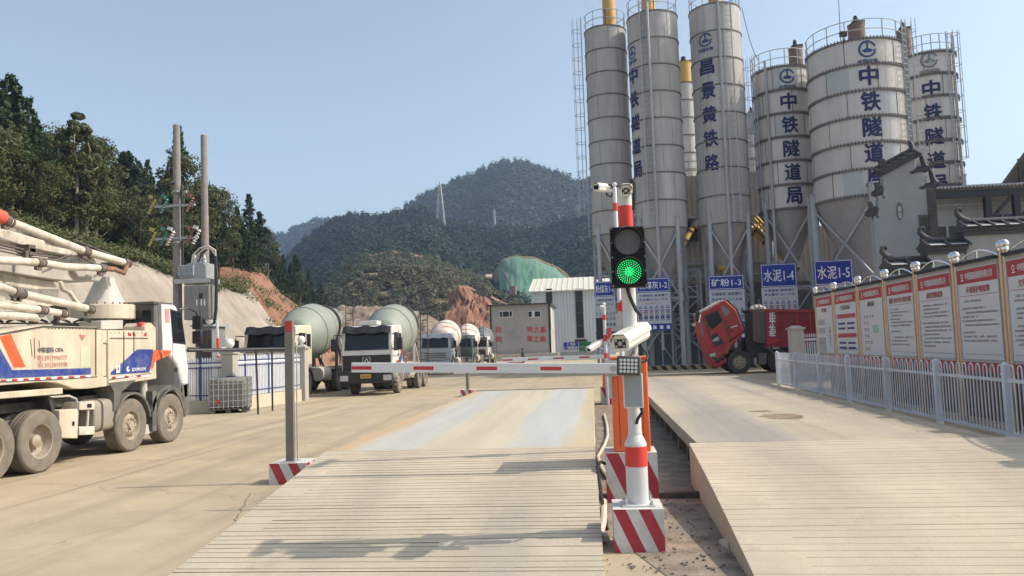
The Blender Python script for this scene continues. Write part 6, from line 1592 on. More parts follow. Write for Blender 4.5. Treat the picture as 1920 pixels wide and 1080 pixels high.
# ---- arched sheds behind
YA = 48
t = thing('arched_shed', 'rusty arched corrugated roof behind the long shed', 'shed', (at(1850,340,YA).x, YA, 0))
a = at(1797,320,YA); b = at(1895,345,YA); mb = MB(); n = 14; vs = []; m_arch = mat('weathered_sheet_roof', (.42,.38,.31), .7, .2, var=.12, dirt=(.22,.16,.1), damt=.5, streak=True); K = 40
for j in range(K*2+1):
    x = a.x+.0+9.0*j/(K*2)
    for i in range(n+1):
        q = R_(90-70*i/n); yy = YA+6-8*math.cos(q); zz = a.z-6.5+6.5*math.sin(q)+(.05 if j % 2 else -.02)
        vs.append((x, yy, zz))
fs = [(j*(n+1)+i,(j+1)*(n+1)+i,(j+1)*(n+1)+i+1,j*(n+1)+i+1) for j in range(K*2) for i in range(n)]
mb.add(vs, fs); mb.build('arched_roof', m_arch, t, world=True, smooth=0, recalc=False)
mb = MB(); mb.prism([(YA+6,a.z)]+[(YA+6-8*math.cos(R_(90-70*i/n)), a.z-6.5+6.5*math.sin(R_(90-70*i/n))-.05) for i in range(1,n+1)]+[(YA-1.5,0),(YA+6,0)],'x',a.x+.05,a.x+.25); mb.build('end_wall', m_clad, t, world=True, smooth=0)
YR = 42
t = thing('large_shed', 'large dark shed with a steep gable roof at the right edge', 'shed', (at(1910,330,YR).x, YR, 0))
a = at(1876,346,YR); b = at(1922,282,YR)
sl = (b.z-a.z)/(b.x-a.x); xr = b.x+3.2; zr = a.z+sl*(xr-a.x); SK = a.x/YR*1.05
def skew(mb): mb.v = [(x+(y-YR)*SK, y, z) for x, y, z in mb.v]; return mb
m_darkroof = mat('dark_sheet_roof', (.09,.09,.10), .6, .2, var=.15)
mb = MB(); mb.prism([(a.x-.4,a.z-.4*sl),(xr,zr),(xr+(xr-a.x),a.z),(xr+(xr-a.x),a.z-.12),(xr,zr-.14),(a.x-.4,a.z-.4*sl-.12)],'y',YR,YR+14); skew(mb).build('roof', m_darkroof, t, world=True)
mb = MB(); mb.prism([(a.x+.6,0),(a.x+.6,a.z+.6*sl-.3),(xr,zr-.3),(xr+(xr-a.x)-.6,a.z+.6*sl-.3),(xr+(xr-a.x)-.6,0)],'y',YR+5,YR+5.3); skew(mb).build('gable_wall', mat('dark_gable_sheet', (.12,.12,.13), .7, var=.12), t, world=True)
mb = MB()
for q in (.25,.5,.75): x = a.x+(xr-a.x)*q; mb.bar((x,YR+.3,a.z),(x,YR+.3,a.z+sl*(x-a.x)-.1),.1); mb.bar((x,YR+.3,a.z),(x+1,YR+.3,a.z+sl*(x+1-a.x)-.1),.08)
mb.bar((a.x,YR+.3,a.z),(xr,YR+.3,a.z),.12); mb.build('truss', m_dark, t, world=True)
for dx in (.5, (xr-a.x)*2-.7):
    mb = MB(); mb.box(a.x+dx,YR+.2,0,a.x+dx+.2,YR+.4,a.z); mb.build('post', m_dark, t, world=True)
# ---- white picket fence and pier behind the railing end
def pier(label, x, y, w_, h, m, lamp=True):
    t = thing('fence_pier', label, 'pier', (x, y, 0)); mb = MB(); mb.box(-w_/2,-w_/2,0,w_/2,w_/2,h); mb.build('pier_shaft', m, t, bevel=.01)
    mb = MB(); mb.box(-w_*.62,-w_*.62,h,w_*.62,w_*.62,h+.07); mb.lathe([(w_*.7,h+.07),(w_*.35,h+.15)], 4, Matrix.Rotation(R_(45),4,'Z')); mb.build('pier_cap', m, t)
    if lamp:
        mb = MB(); mb.cyl((0,0,h+.14),(0,0,h+.2),.06,n=12); mb.sphere((0,0,h+.33),.15,18); mb.build('globe_lamp', m_globe, t)
    return t
m_pier = mat('pier_plaster', (.42,.39,.35), .85, var=.1, dirt=(.3,.26,.2), damt=.4, streak=True)
m_pierdark = mat('pier_grey_face', (.40,.37,.34), .85, var=.1)
p = at(1491, 612, 32); pier('square plaster pier with flat cap in front of the red truck bed', p.x, 32, .5, p.z-.12, m_pier, lamp=False)
m_fblue = mat('fence_blue_rail', (.04,.06,.19), .5, var=.1); m_fwhite = mat('fence_white_picket', (.66,.68,.72), .5, var=.06)
def picket_fence(label, A, B, zlow, ztop, step, posts, group=None, wallm=None, name='picket_fence'):
    A = Vector((*A,0)); B = Vector((*B,0)); d = B-A; L = d.length; u = d.normalized(); nrm = Vector((u.y,-u.x,0))
    rz = math.atan2(u.y,u.x); t = thing(name, label, 'fence', tuple(A), rz, group)
    mb = MB(); n = int(L/step)
    for i in range(n+1):
        x = L*i/n; mb.box(x-step*.27,-.012,zlow+.02,x+step*.27,.012,ztop-.08); mb.add([(x-step*.27,-.012,ztop-.08),(x+step*.27,-.012,ztop-.08),(x+step*.27,.012,ztop-.08),(x-step*.27,.012,ztop-.08),(x,0,ztop)],[(0,1,4),(1,2,4),(2,3,4),(3,0,4)])
    mb.build('pickets', m_fwhite, t)
    mb = MB()
    for z in (zlow+.15, ztop-.36, ztop-.2): mb.box(0,-.03,z,L,.03,z+.032)
    mb.build('blue_rails', m_fblue, t)
    mb = MB(); mb.box(0,-.03,ztop-.29,L,.03,ztop-.22); mb.build('white_rail', m_wtext, t)
    for i in range(posts):
        x = L*(i+.5)/posts; mb = MB(); mb.box(x-.03,-.03,0,x+.03,.03,ztop+.02); mb.build('post', m_fblue, t)
    if wallm: mb = MB(); mb.box(0,-.1,0,L,.1,zlow); mb.build('low_wall', wallm, t)
    return t
a = at(1497, 625, 32.3)
picket_fence('white picket fence with blue rails behind the leftmost notice board', (a.x+.15, 32.3), (a.x+6, 32.2), .3, a.z, .09, 4, wallm=m_pier)
# ================================================================ left side: fence, tank, poles, far buildings
m_lowwall = mat('cream_low_wall', (.58,.50,.38), .85, var=.08, dirt=(.35,.28,.2), damt=.4)
p0 = (-11.35, 23.3); p1 = (at(566, 700, 27.7).x, 27.7)
q = at(432, 655, 23.3); pier('plaster pier with a globe lamp right behind the caged tank', p0[0], p0[1], .38, q.z-.14, m_pier)
q = at(560, 648, 27.7); pier('plaster pier with a globe lamp at the gate end, beside the cream mixer truck', p1[0], p1[1], .38, q.z-.12, m_pier)
p = at(418, 650, 25.2); pier('small pier with a globe lamp half hidden left of the caged tank pier', p.x, 25.2, .3, p.z-.5, m_pier)
zt_ = at(500, 663, 26).z
picket_fence('white picket fence with blue rails between the two globe-lamp piers', (p0[0]-.02, p0[1]+.2), (p1[0]-.02, p1[1]-.22), .42, zt_, .085, 3, wallm=m_lowwall)
picket_fence('white picket fence with blue rails left of the caged tank, behind the pump truck', (-14.6, 23.6), (p0[0]-.25, p0[1]+.02), .35, zt_-.05, .085, 2, wallm=m_lowwall)
# pipe boom on two legs
t = thing('pipe_barrier', 'black pipe barrier on thin legs in front of the white fence', 'barrier', (-9.9, 22.6, 0)); mb = MB()
A = at(352,657,21.0); B = at(545,654,24.3); mb.cyl(A, B, .055, n=10); mb.cyl(at(380,659,21.2), at(545,659,24.3), .02, n=8); mb.build('top_pipe', m_black, t, world=True)
for px, py, k in ((484,777,0),(511,770,1)):
    g_ = gr(px, py); top = at(px-4+k*3, 657, g_.y); mb = MB(); mb.cyl(g_, top, .03, n=8); mb.build('leg', m_black, t, world=True)
# caged tank
c = gr(421, 775); t = thing('caged_tank', 'grey caged liquid tank on a pallet in front of the pier', 'tank', (c.x, c.y+.4, 0), R_(18))
m_ibc = mat('dirty_translucent_tank', (.22,.22,.19), .5, var=.15, dirt=(.12,.1,.07), damt=.5, dscale=3)
wx, wy = .56, .5; zt2 = at(421,708,c.y).z
mb = MB(); mb.box(-wx+.04,-wy+.04,.17,wx-.04,wy-.04,zt2-.03); mb.build('bottle', m_ibc, t, bevel=.09)
mb = MB(); mb.cyl((0,0,zt2-.04),(0,0,zt2+.03),.13,n=16); mb.build('lid', m_black, t)
mb = MB()
def loop(z): mb.tube([(-wx,-wy,z),(wx,-wy,z),(wx,wy,z),(-wx,wy,z),(-wx,-wy,z)], .012, 6)
for i in range(6): loop(.2+(zt2-.22)*i/5)
for i in range(9):
    x = -wx+2*wx*i/8
    for y in (-wy,wy): mb.bar((x,y,.15),(x,y,zt2-.02),.022)
for i in range(7):
    y = -wy+2*wy*i/6
    for x in (-wx,wx): mb.bar((x,y,.15),(x,y,zt2-.02),.022)
for y in (-.2,.2): mb.bar((-wx,y,zt2-.01),(wx,y,zt2-.01),.022)
mb.build('cage', m_galv, t)
mb = MB()
for x in (-.45,0,.45): mb.box(x-.07,-wy,.0,x+.07,wy,.1)
mb.box(-wx,-wy,.10,wx,wy,.15); mb.build('pallet', m_dark, t)
mb = MB(); mb.box(-.35,-wy-.016,.3,-.24,-wy-.012,.42); mb.build('red_label', m_signred, t)

# utility poles with transformer
Y1, Y2 = 27.0, 29.2
def upole(label, px_top, py_top, px_b, py_b, Y, r0, r1, arms):
    top = at(px_top, py_top, Y); b = at(px_b, py_b, Y); x = (top.x+b.x)/2
    t = thing('utility_pole', label, 'utility pole', (b.x, Y, 0)); mb = MB()
    mb.cyl((b.x,Y,0),(top.x,Y,top.z), r0, r1, n=20); mb.build('pole', m_polec, t, world=True); return t, b.x, top.z
t, x1, zt1 = upole('taller concrete utility pole carrying coloured insulators', 331, 235, 334, 560, Y1, .18, .125, True)
mb = MB()
for y in (360, 455, 528): z = at(333,y,Y1).z; mb.lathe([(.17,z-.04),(.2,z-.04),(.2,z+.04),(.17,z+.04)], 16, Matrix.Translation((x1,Y1,0)), close=False); mb.box(x1+.18,Y1-.05,z-.04,x1+.34,Y1+.05,z+.04)
mb.build('pole_bands', m_galv, t, world=True)
m_insy, m_insg, m_insr, m_insw = mat('insulator_yellow', (.38,.34,.07), .5), mat('insulator_green', (.05,.2,.16), .5), mat('insulator_red', (.22,.09,.07), .5), mat('insulator_white', (.6,.58,.55), .3)
for (y, x0, x1_, ins) in ((385, 290, 366, ((288,m_insy),(311,m_insg),(359,m_insr))), (446, 288, 372, ((289,m_insy),(310,m_insg),(323,m_insw),(358,m_insr),(371,m_insw)))):
    z = at(333, y, Y1-.2).z; mb = MB(); mb.box(at(x0,y,Y1-.2).x,Y1-.25,z-.05,at(x1_,y,Y1-.2).x,Y1-.17,z+.03); ar = mb.build('crossarm', m_steelgrey, t, world=True)
    for px, m in ins:
        q = at(px, y, Y1-.2); mb = MB(); M = Matrix.Translation((q.x, Y1-.3, z)) @ Matrix.Rotation(.5, 4, 'Y')
        pr = [(.001,-.32)]; 
        for k in range(6): zz = -.3+.1*k; pr += [(.03,zz),(.06 if m is not m_insw else .08,zz+.03),(.03,zz+.06)]
        pr += [(.001,.3)]
        mb.lathe(pr, 10, M, close=False); mb.obox((q.x-.03,Y1-.3,z+.34),(.16,.1,.12),Matrix.Rotation(.4,3,'Y')); mb.build('insulator', m, t, world=True)
for pts in ([(288,378),(288,362),(300,348),(326,344)],[(308,375),(306,360),(314,347),(328,344)],[(349,345),(353,358),(357,372)],[(358,436),(357,425),(364,408)]):
    mb = MB(); mb.tube([at(a,b_,Y1-.3) for a,b_ in pts], .03, 6); mb.build('jumper_wire', m_rubber, t, world=True)
mb = MB(); mb.cyl((x1+.24,Y1-.1,at(342,528,Y1).z),(x1+.2,Y1-.1,at(341,350,Y1).z),.05,n=8); mb.build('cable_riser', m_rubber, t, world=True)
t2_, x2, zt2_ = upole('shorter bare concrete utility pole behind the transformer', 382, 254, 388, 480, Y2, .17, .12, False)
# transformer & switch box on the poles
zb = at(365,530,Y1).z; a = at(340,528,Y1); b = at(395,520,Y1)
t = thing('transformer', 'grey finned transformer on a steel bracket between the utility poles', 'transformer', (at(368,525,Y1).x, Y1, zb))
mb = MB(); x0, x1_ = at(337,0,Y1).x, at(400,0,Y1).x
mb.box(x0,Y1-.4,zb-.05,x1_,Y1-.3,zb+.12); mb.box(x0,Y1+.3,zb-.05,x1_,Y1+.4,zb+.12); mb.box(x0+.4,Y1-.298,zb-.0,x0+.5,Y1+.298,zb+.1); mb.build('bracket', m_galv, t, world=True)
xa, xb = at(345,0,Y1).x, at(391,0,Y1).x; za, zc = zb+.12, at(368,495,Y1).z
mb = MB(); mb.box(xa+.32*(xb-xa),Y1-.36,za,xb,Y1+.36,zc); tk = mb.build('tank', mat('transformer_grey', (.3,.33,.33), .55, var=.1), t, world=True, bevel=.02)
mb = MB()
for i in range(11): x = xa+.62*(xb-xa)*i/11; mb.box(x,Y1-.46,za+.1,x+.035,Y1-.362,zc-.08)
mb.box(xa,Y1-.36,za+.02,xa+.32*(xb-xa)-.002,Y1+.36,zc-.06); mb.build('cooling_fins', m_steelgrey, tk, world=True)
mb = MB()
for px in (368,377,386): q = at(px,493,Y1); mb.lathe([(.05,0),(.08,.06),(.05,.12),(.08,.18),(.04,.24),(.02,.34)], 10, Matrix.Translation((q.x,Y1-.1,zc)))
mb.build('bushings', m_insw, tk, world=True)
for pts in ([(359,495),(362,478),(375,465),(392,462),(404,470),(404,480)],[(366,495),(370,478),(382,467),(396,466),(402,476)],[(372,495),(377,476),(388,468)]):
    mb = MB(); mb.tube([at(a_,b_,Y1-.15) for a_,b_ in pts], .035, 6); mb.build('tail_cable', m_hose if pts[0][0] < 370 else m_rubber, t, world=True)
t = thing('switch_box', 'grey steel switch box hanging under the transformer', 'cabinet', (at(370,565,Y1).x, Y1-.3, at(370,598,Y1).z))
a = at(346,600,Y1-.4); b = at(394,534,Y1-.4); mb = MB(); mb.box(a.x,Y1-.45,a.z,b.x,Y1+.1,b.z); bx = mb.build('box_body', m_cabinet, t, world=True, bevel=.02)
w_ = b.x-a.x; mb = MB()
for q0, q1 in ((.28,.62),(.64,.98)): mb.box(a.x+w_*q0,Y1-.47,a.z+.06,a.x+w_*q1,Y1-.452,b.z-.08)
mb.build('door', m_cabinet, bx, world=True, bevel=.008)
mb = MB(); mb.box(a.x+w_*.6,Y1-.478,a.z+.75,a.x+w_*.75,Y1-.472,b.z-.3); mb.build('dark_window', m_black, bx, world=True)
mb = MB()
for q0 in (.5,.68,.8): mb.box(a.x+w_*q0,Y1-.485,a.z+.5,a.x+w_*(q0+.04),Y1-.472,a.z+.72)
mb.build('white_tags', m_wtext, bx, world=True)
mb = MB(); mb.tube([at(x_,y_,Y1-.3) for x_,y_ in ((404,480),(406,530),(405,580),(402,605),(392,613),(382,606),(382,596))], .06, 8); o = mb.build('cable_loop', m_rubber, t, world=True)
for lab, pa, pb, ya, yb, Y, m in (('grey sheet metal kiosk below the switch box behind the fence', 366, 398, 612, 700, 26.4, m_cabinet),):
    a = at(pa, yb, Y); b = at(pb, ya, Y); t = thing('kiosk', lab, 'kiosk', ((a.x+b.x)/2, Y, 0)); mb = MB(); mb.box(a.x,Y,0,b.x,Y+1.0,b.z); bd = mb.build('kiosk_body', m, t, world=True, bevel=.02)
    mb = MB(); mb.box(a.x-.1,Y-.15,b.z,b.x+.1,Y+1.1,b.z+.07); mb.build('kiosk_roof', m_steelgrey, t, world=True)
    mb = MB(); 
    for q in (.1,.4,.7): mb.box(a.x+(b.x-a.x)*q,Y-.02,.3,a.x+(b.x-a.x)*(q+.26),Y-.003,b.z-.15)
    mb.build('kiosk_door', m_dark, bd, world=True)
p = at(412, 600, 25.6); t = thing('marker_pole', 'thin red and white pole beside the kiosk', 'pole', (p.x, 25.6, 0)); mb = MB(); mb.cyl((p.x,25.6,0),(p.x-.1,25.6,p.z),.045,n=8); mb.build('pole', m_whiteclean, t, world=True); mb = MB()
for z in (.6,1.4,2.0): mb.cyl((p.x-.1*z/p.z,25.6,z),(p.x-.1*(z+.35)/p.z,25.6,z+.35),.05,n=8)
mb.build('red_bands', m_red, t, world=True)

# ---- grey site office with red slogans
YO = 90
def O(x, y, Y=YO): p = at(x, y, Y); return (p.x, p.z)
t = thing('site_office', 'grey two-storey site office with red slogan characters', 'building', (at(975,660,YO).x, YO, 0))
m_off = mat('office_grey_panel', (.36,.35,.32), .7, var=.05, scale=.4, dirt=(.28,.25,.21), damt=.3, dscale=.5, streak=True)
a = O(922,664); b = O(1029,570); mb = MB(); mb.box(a[0],YO,0,b[0],YO+12,b[1]); of = mb.build('walls', m_off, t, world=True)
mb = MB(); mb.box(a[0]-.35,YO-.35,b[1],b[0]+.35,YO+12.3,b[1]+.14); mb.box(a[0]-.1,YO-.05,0,a[0]+.1,YO-.002,b[1]); mb.box(b[0]-.1,YO-.05,0,b[0]+.12,YO-.002,b[1]); mb.build('roof', m_black, t, world=True)
for pa, pb in ((936,961),(990,1014)):
    c = O(pa,596); d = O(pb,582); mb = MB(); mb.box(c[0],YO-.06,c[1],d[0],YO-.004,d[1]); wn = mb.build('window', m_whiteclean, t, world=True)
    mb = MB(); w_ = d[0]-c[0]
    for q0, q1 in ((.05,.22),(.27,.73),(.78,.95)) if pa < 950 else ((.05,.3),(.52,.95)): mb.box(c[0]+w_*q0,YO-.075,c[1]+.1,c[0]+w_*q1,YO-.062,d[1]-.1)
    mb.build('pane', m_glass, wn, world=True)
mb = MB(); m_slog = mat('slogan_red', (.5,.05,.06), .6, var=.1)
for txt, pxs, y in (('明之基', (993,1006,1018), 618), ('展之路', (993,1006,1018), 635.5), ('司', (934.5,), 619.5), ('司', (935.5,), 637)):
    for ch, px in zip(txt, pxs): x, z = O(px, y); text(mb, ch, (x, YO-.02, z), FRONT, .62, .66, .035)
mb.build('slogan_lettering', m_slog, of, world=True, recalc=False, smooth=0)
mb = MB()
for pts in ([(950,603),(950,626)],[(950,622),(958,625),(965,622)],[(965,615),(965,638)],[(965,630),(980,632)]):
    for (xa_,ya_),(xb_,yb_) in zip(pts[:-1],pts[1:]): mb.bar((O(xa_,ya_)[0],YO-.03,O(xa_,ya_)[1]),(O(xb_,yb_)[0],YO-.03,O(xb_,yb_)[1]),.08)
mb.build('wall_pipes', m_steelgrey, of, world=True)
mb = MB(); mb.box(b[0]+.13,YO+.3,b[1]*.55,b[0]+.18,YO+3,b[1]-.4); mb.build('side_sign', m_whiteclean, of, world=True)
mb = MB(); mb.box(a[0]-1,YO-1.6,0,b[0]+1,YO-.2,.75); mb.build('plinth', m_conc, t, world=True)
# ---- white factory shed
YF = 112
t = thing('factory_shed', 'tall white ribbed factory shed with two dark window strips', 'building', (at(1055,660,YF).x, YF, 0))
m_shed = mat('white_ribbed_sheet', (.50,.54,.58), .5, var=.04, scale=.4); m_shroof = mat('cream_sheet_roof', (.62,.58,.48), .5, var=.06)
P = lambda x, y: (at(x,y,YF).x, at(x,y,YF).z)
a = P(1000,668); b = P(1150,541); mb = MB(); ribbed(mb, a[0], b[0], 0, b[1], YF-.02, .45, .03); mb.box(a[0],YF,0,b[0],YF+22,b[1]); sw = mb.build('walls', m_shed, t, world=True, smooth=0, recalc=False)
c = P(1000,523); mb = MB(); zr = at(1060,521,YF+10).z+.0
vs = []; n = int((b[0]-a[0]+.8)/.4)
mb.prism([(YF-.5,b[1]+.02),(YF+10,zr),(YF+22.5,b[1]+.02),(YF+22.5,b[1]-.1),(YF+10,zr-.2),(YF-.5,b[1]-.12)],'x',a[0]-.35,b[0]+.2)
for i in range(n): x = a[0]-.3+i*.8; mb.bar((x,YF-.5,b[1]+.06),(x,YF+10,zr+.04),.09) if x < b[0] else None
mb.build('roof', m_shroof, t, world=True)
for pa, pb, ya, yb in ((1024.5,1035,541,570),(1081.5,1092,541,634),(1078,1101,636,641)):
    c = P(pa,yb); d = P(pb,ya); mb = MB(); mb.box(c[0],YF-.14,c[1],d[0],YF-.085,d[1]); wn = mb.build('window_strip', m_dark, t, world=True)
    mb = MB(); k = max(1,int((d[1]-c[1])/1.6))
    for q in range(k): mb.box(c[0]+.1,YF-.16,c[1]+(d[1]-c[1])*q/k+.1,d[0]-.1,YF-.142,c[1]+(d[1]-c[1])*(q+1)/k-.06)
    mb.build('pane', m_glass, wn, world=True)
# ---- sewage pit sign, green container, parapet
YS = 84
t = thing('pit_sign', 'blue sign reading 污水收集池 in front of the white shed', 'sign', (at(1068,650,YS).x, YS, 0)); a = at(1057,656,YS); b = at(1084,641,YS)
mb = MB(); mb.box(a.x,YS-.03,a.z,b.x,YS+.03,b.z); pl = mb.build('plate', m_signblue, t, world=True)
mb = MB(); xm = a.x+(b.x-a.x)*.63
for tx, q in (('污水',.72),('收集池',.27)): text(mb, tx, (xm,YS-.036,a.z+(b.z-a.z)*q), FRONT, None, (b.z-a.z)*.36, .03)
text(mb, '6', (a.x+(b.x-a.x)*.13,YS-.036,(a.z+b.z)/2), FRONT, None, (b.z-a.z)*.4, .02) if False else None
mb.face([(a.x+.28*(b.x-a.x),YS-.036,a.z),(a.x+.31*(b.x-a.x),YS-.036,a.z),(a.x+.31*(b.x-a.x),YS-.036,b.z),(a.x+.28*(b.x-a.x),YS-.036,b.z)]); mb.build('lettering', m_wtext, pl, world=True, recalc=False, smooth=0)
mb = MB(); mb.box(a.x+.1,YS+.03,0,a.x+.2,YS+.1,a.z+.3); mb.box(b.x-.2,YS+.03,0,b.x-.1,YS+.1,a.z+.3); mb.build('posts', m_galv, t, world=True)
a = at(1086,655,YS+1); b = at(1108,640,YS+1); t = thing('green_container', 'green metal container right of the blue sewage sign', 'container', ((a.x+b.x)/2, YS+1, a.z)); mb = MB(); mb.box(a.x,YS+1,0,b.x,YS+2.2,b.z); mb.build('container_body', mat('container_green', (.03,.2,.08), .5, var=.1), t, world=True, bevel=.03); mb = MB(); [mb.bar((a.x+(b.x-a.x)*q/5,YS+.97,a.z),(a.x+(b.x-a.x)*q/5,YS+.97,b.z),.05) for q in range(6)]; mb.build('container_ribs', MATS['container_green'], t, world=True)
a = at(1052,668,YS-1); b = at(1124,658,YS-1); t = thing('parapet', 'low pale parapet around the sewage pit', 'wall', ((a.x+b.x)/2, YS-1, 0)); mb = MB(); mb.box(a.x,YS-1.2,0,b.x,YS-.9,b.z); mb.build('parapet_wall', m_plaster, t, world=True); mb = MB()
for q in range(10): x = a.x+(b.x-a.x)*q/9; mb.bar((x,YS-1.05,b.z),(x,YS-1.05,b.z+.5),.05)
mb.bar((a.x,YS-1.05,b.z+.5),(b.x,YS-1.05,b.z+.5),.05); mb.build('handrail', m_galv, t, world=True)
t = thing('red_barrier', 'low red plastic barrier lying behind the far barrier arm', 'barrier', tuple(gr(968,690))); g_ = at(968,684,56); mb = MB(); mb.prism([(-.25,0),(.25,0),(.12,.55),(-.12,.55)],'x',-.6,.55); mb.build('barrier_body', m_red, t, bevel=.04); t.location = (g_.x, 56, 0); W[t.name] = Matrix.Translation((g_.x,56,0)); mb = MB(); mb.box(-.3,-.255,.12,-.1,-.2,.25); mb.box(.1,-.255,.12,.3,-.2,.25); mb.build('slots', m_dark, t)
# ---- lone worker behind the far arm
def person(label, x, y, h, rz):
    J = {'pel':(0,0,.52),'sp':(0,0,.64),'ch':(0,.01,.74),'nk':(0,0,.84),'hd':(0,-.005,.93),'hip':(.055,0,.5),'kn':(.06,-.01,.27),'an':(.06,.015,.04),'toe':(.065,-.08,.02),'sh':(.105,0,.81),'el':(.13,.02,.65),'wr':(.12,-.06,.53),'hn':(.115,-.08,.49)}
    vs, ed, ra = [], [], []
    def v(p, r): vs.append(p); ra.append(r); return len(vs)-1
    pel = v(J['pel'],.075); sp = v(J['sp'],.07); ch = v(J['ch'],.085); nk = v(J['nk'],.035); hd = v(J['hd'],.06); tp = v((0,-.005,.985),.04)
    ed += [(pel,sp),(sp,ch),(ch,nk),(nk,hd),(hd,tp)]
    for s_ in (1,-1):
        m = lambda k: (J[k][0]*s_, J[k][1], J[k][2])
        a = v(m('hip'),.058); b = v(m('kn'),.04); c = v(m('an'),.028); d = v(m('toe'),.022); ed += [(pel,a),(a,b),(b,c),(c,d)]
        a = v(m('sh'),.042); b = v(m('el'),.03); c = v(m('wr'),.022); d = v(m('hn'),.018); ed += [(ch,a),(a,b),(b,c),(c,d)]
    me = bpy.data.meshes.new('person'); me.from_pydata([tuple(q*h for q in p) for p in vs], ed, [])
    o = bpy.data.objects.new('person', me); COL.objects.link(o); me.materials.append(mat('worker_clothes', (.05,.05,.06), .8, var=.2))
    o.modifiers.new('skin','SKIN'); sk = me.skin_vertices[0].data
    for i, r in enumerate(ra): sk[i].radius = (r*h, r*h)
    sk[0].use_root = True
    s2 = o.modifiers.new('sub','SUBSURF'); s2.levels = 1; s2.render_levels = 2
    dg = bpy.context.evaluated_depsgraph_get(); m2 = bpy.data.meshes.new_from_object(o.evaluated_get(dg)); o.modifiers.clear(); o.data = m2
    mats = [MATS['worker_clothes'], mat('skin', (.42,.25,.17), .6, var=.1), mat('dark_trousers', (.03,.035,.05), .8), mat('worker_grey_shirt', (.16,.16,.17), .8, var=.15)]
    m2.materials.clear(); [m2.materials.append(q) for q in mats]
    for p in m2.polygons:
        z = p.center.z/h; p.material_index = 1 if (z > .85 or (z < .55 and abs(p.center.x) > .1*h and z > .45)) else (2 if z < .53 else 3)
    m2.shade_smooth(); o.location = (x,y,0); o.rotation_euler = (0,0,rz)
    W[o.name] = Matrix.Identity(4); tag(o, label, 'person')
    mb = MB(); mb.sphere((0,.022*h,.962*h),.058*h,12); hr = mb.build('hair', m_black, o); W[hr.name] = Matrix.Identity(4)
    return o
g_ = at(980,654,58); person('person in dark clothes standing behind the far barrier arm', g_.x, 58, g_.z+.02, 1.2)
# ================================================================ hills, cut slopes, trees
def N(x, y, z=0.0): return noise.noise(Vector((x, y, z)))
def interp(x, xs, ys): return float(np.interp(x, xs, ys))
def leaf_mat(name, c1, c2, c3=None, sc=.06, ri=.35):
    m = bpy.data.materials.new(name); m.use_nodes = True; n = m.node_tree.nodes; L = m.node_tree.links; p = n['Principled BSDF']
    p.inputs['Roughness'].default_value = .6; p.inputs['Specular IOR Level'].default_value = .25
    g = n.new('ShaderNodeNewGeometry'); oi = n.new('ShaderNodeObjectInfo')
    no = n.new('ShaderNodeTexNoise'); no.inputs['Scale'].default_value = sc; no.inputs['Detail'].default_value = 5; no.inputs['Roughness'].default_value = .7; L.new(g.outputs['Position'], no.inputs['Vector'])
    a = n.new('ShaderNodeMath'); a.operation = 'MULTIPLY_ADD'; L.new(g.outputs['Random Per Island'], a.inputs[0]); a.inputs[1].default_value = ri; L.new(no.outputs['Fac'], a.inputs[2])
    b = n.new('ShaderNodeMath'); b.operation = 'MULTIPLY_ADD'; L.new(oi.outputs['Random'], b.inputs[0]); b.inputs[1].default_value = .45; L.new(a.outputs[0], b.inputs[2])
    mr = n.new('ShaderNodeMapRange'); mr.inputs[1].default_value = .45; mr.inputs[2].default_value = 1.1; L.new(b.outputs[0], mr.inputs[0])
    cr = n.new('ShaderNodeValToRGB'); L.new(mr.outputs[0], cr.inputs[0]); e = cr.color_ramp.elements; e[0].color = (*c1,1); e[1].color = (*c2,1)
    if c3: q = e.new(.9); q.color = (*c3,1); e[1].position = .62 if e[1].position == 1 else e[1].position
    L.new(cr.outputs[0], p.inputs['Base Color'])
    tr = n.new('ShaderNodeBsdfTranslucent'); L.new(cr.outputs[0], tr.inputs['Color']); mx = n.new('ShaderNodeMixShader'); mx.inputs[0].default_value = .25
    L.new(p.outputs[0], mx.inputs[1]); L.new(tr.outputs[0], mx.inputs[2]); L.new(mx.outputs[0], n['Material Output'].inputs['Surface'])
    return m
m_leafc = leaf_mat('conifer_leaves', (.024,.050,.026), (.055,.088,.034))
m_leafb = leaf_mat('broadleaf_leaves', (.030,.062,.026), (.075,.112,.038), (.12,.115,.045))
m_far = leaf_mat('forest_leaves', (.014,.034,.022), (.034,.062,.034), (.055,.065,.036), sc=.02, ri=.15)
m_far2 = leaf_mat('scrub_leaves', (.028,.055,.026), (.075,.10,.042), (.12,.10,.055), sc=.03)
m_bark = mat('bark', (.13,.1,.075), .9, var=.25, scale=8)
m_barkpale = mat('pale_bark', (.30,.27,.22), .85, var=.2, scale=8)
RS = np.random.RandomState(5)
def leaf_cards(C, Nn, size, tilt=.9):
    """quads at C facing roughly Nn; returns verts (n*4,3)"""
    n = len(C); s = size*(.6+.8*RS.rand(n, 1)) if np.isscalar(size) else size[:, None]
    d = Nn + tilt*(RS.rand(n, 3)-.5)*2; d /= np.linalg.norm(d, axis=1, keepdims=True)+1e-9
    r = RS.rand(n, 3)-.5; u = np.cross(d, r); u /= np.linalg.norm(u, axis=1, keepdims=True)+1e-9; v = np.cross(d, u)
    a = 1.0; b = .62
    return np.stack([C-u*s*a*.5, C+v*s*b*.5, C+u*s*a*.5, C-v*s*b*.5], 1).reshape(-1, 3)
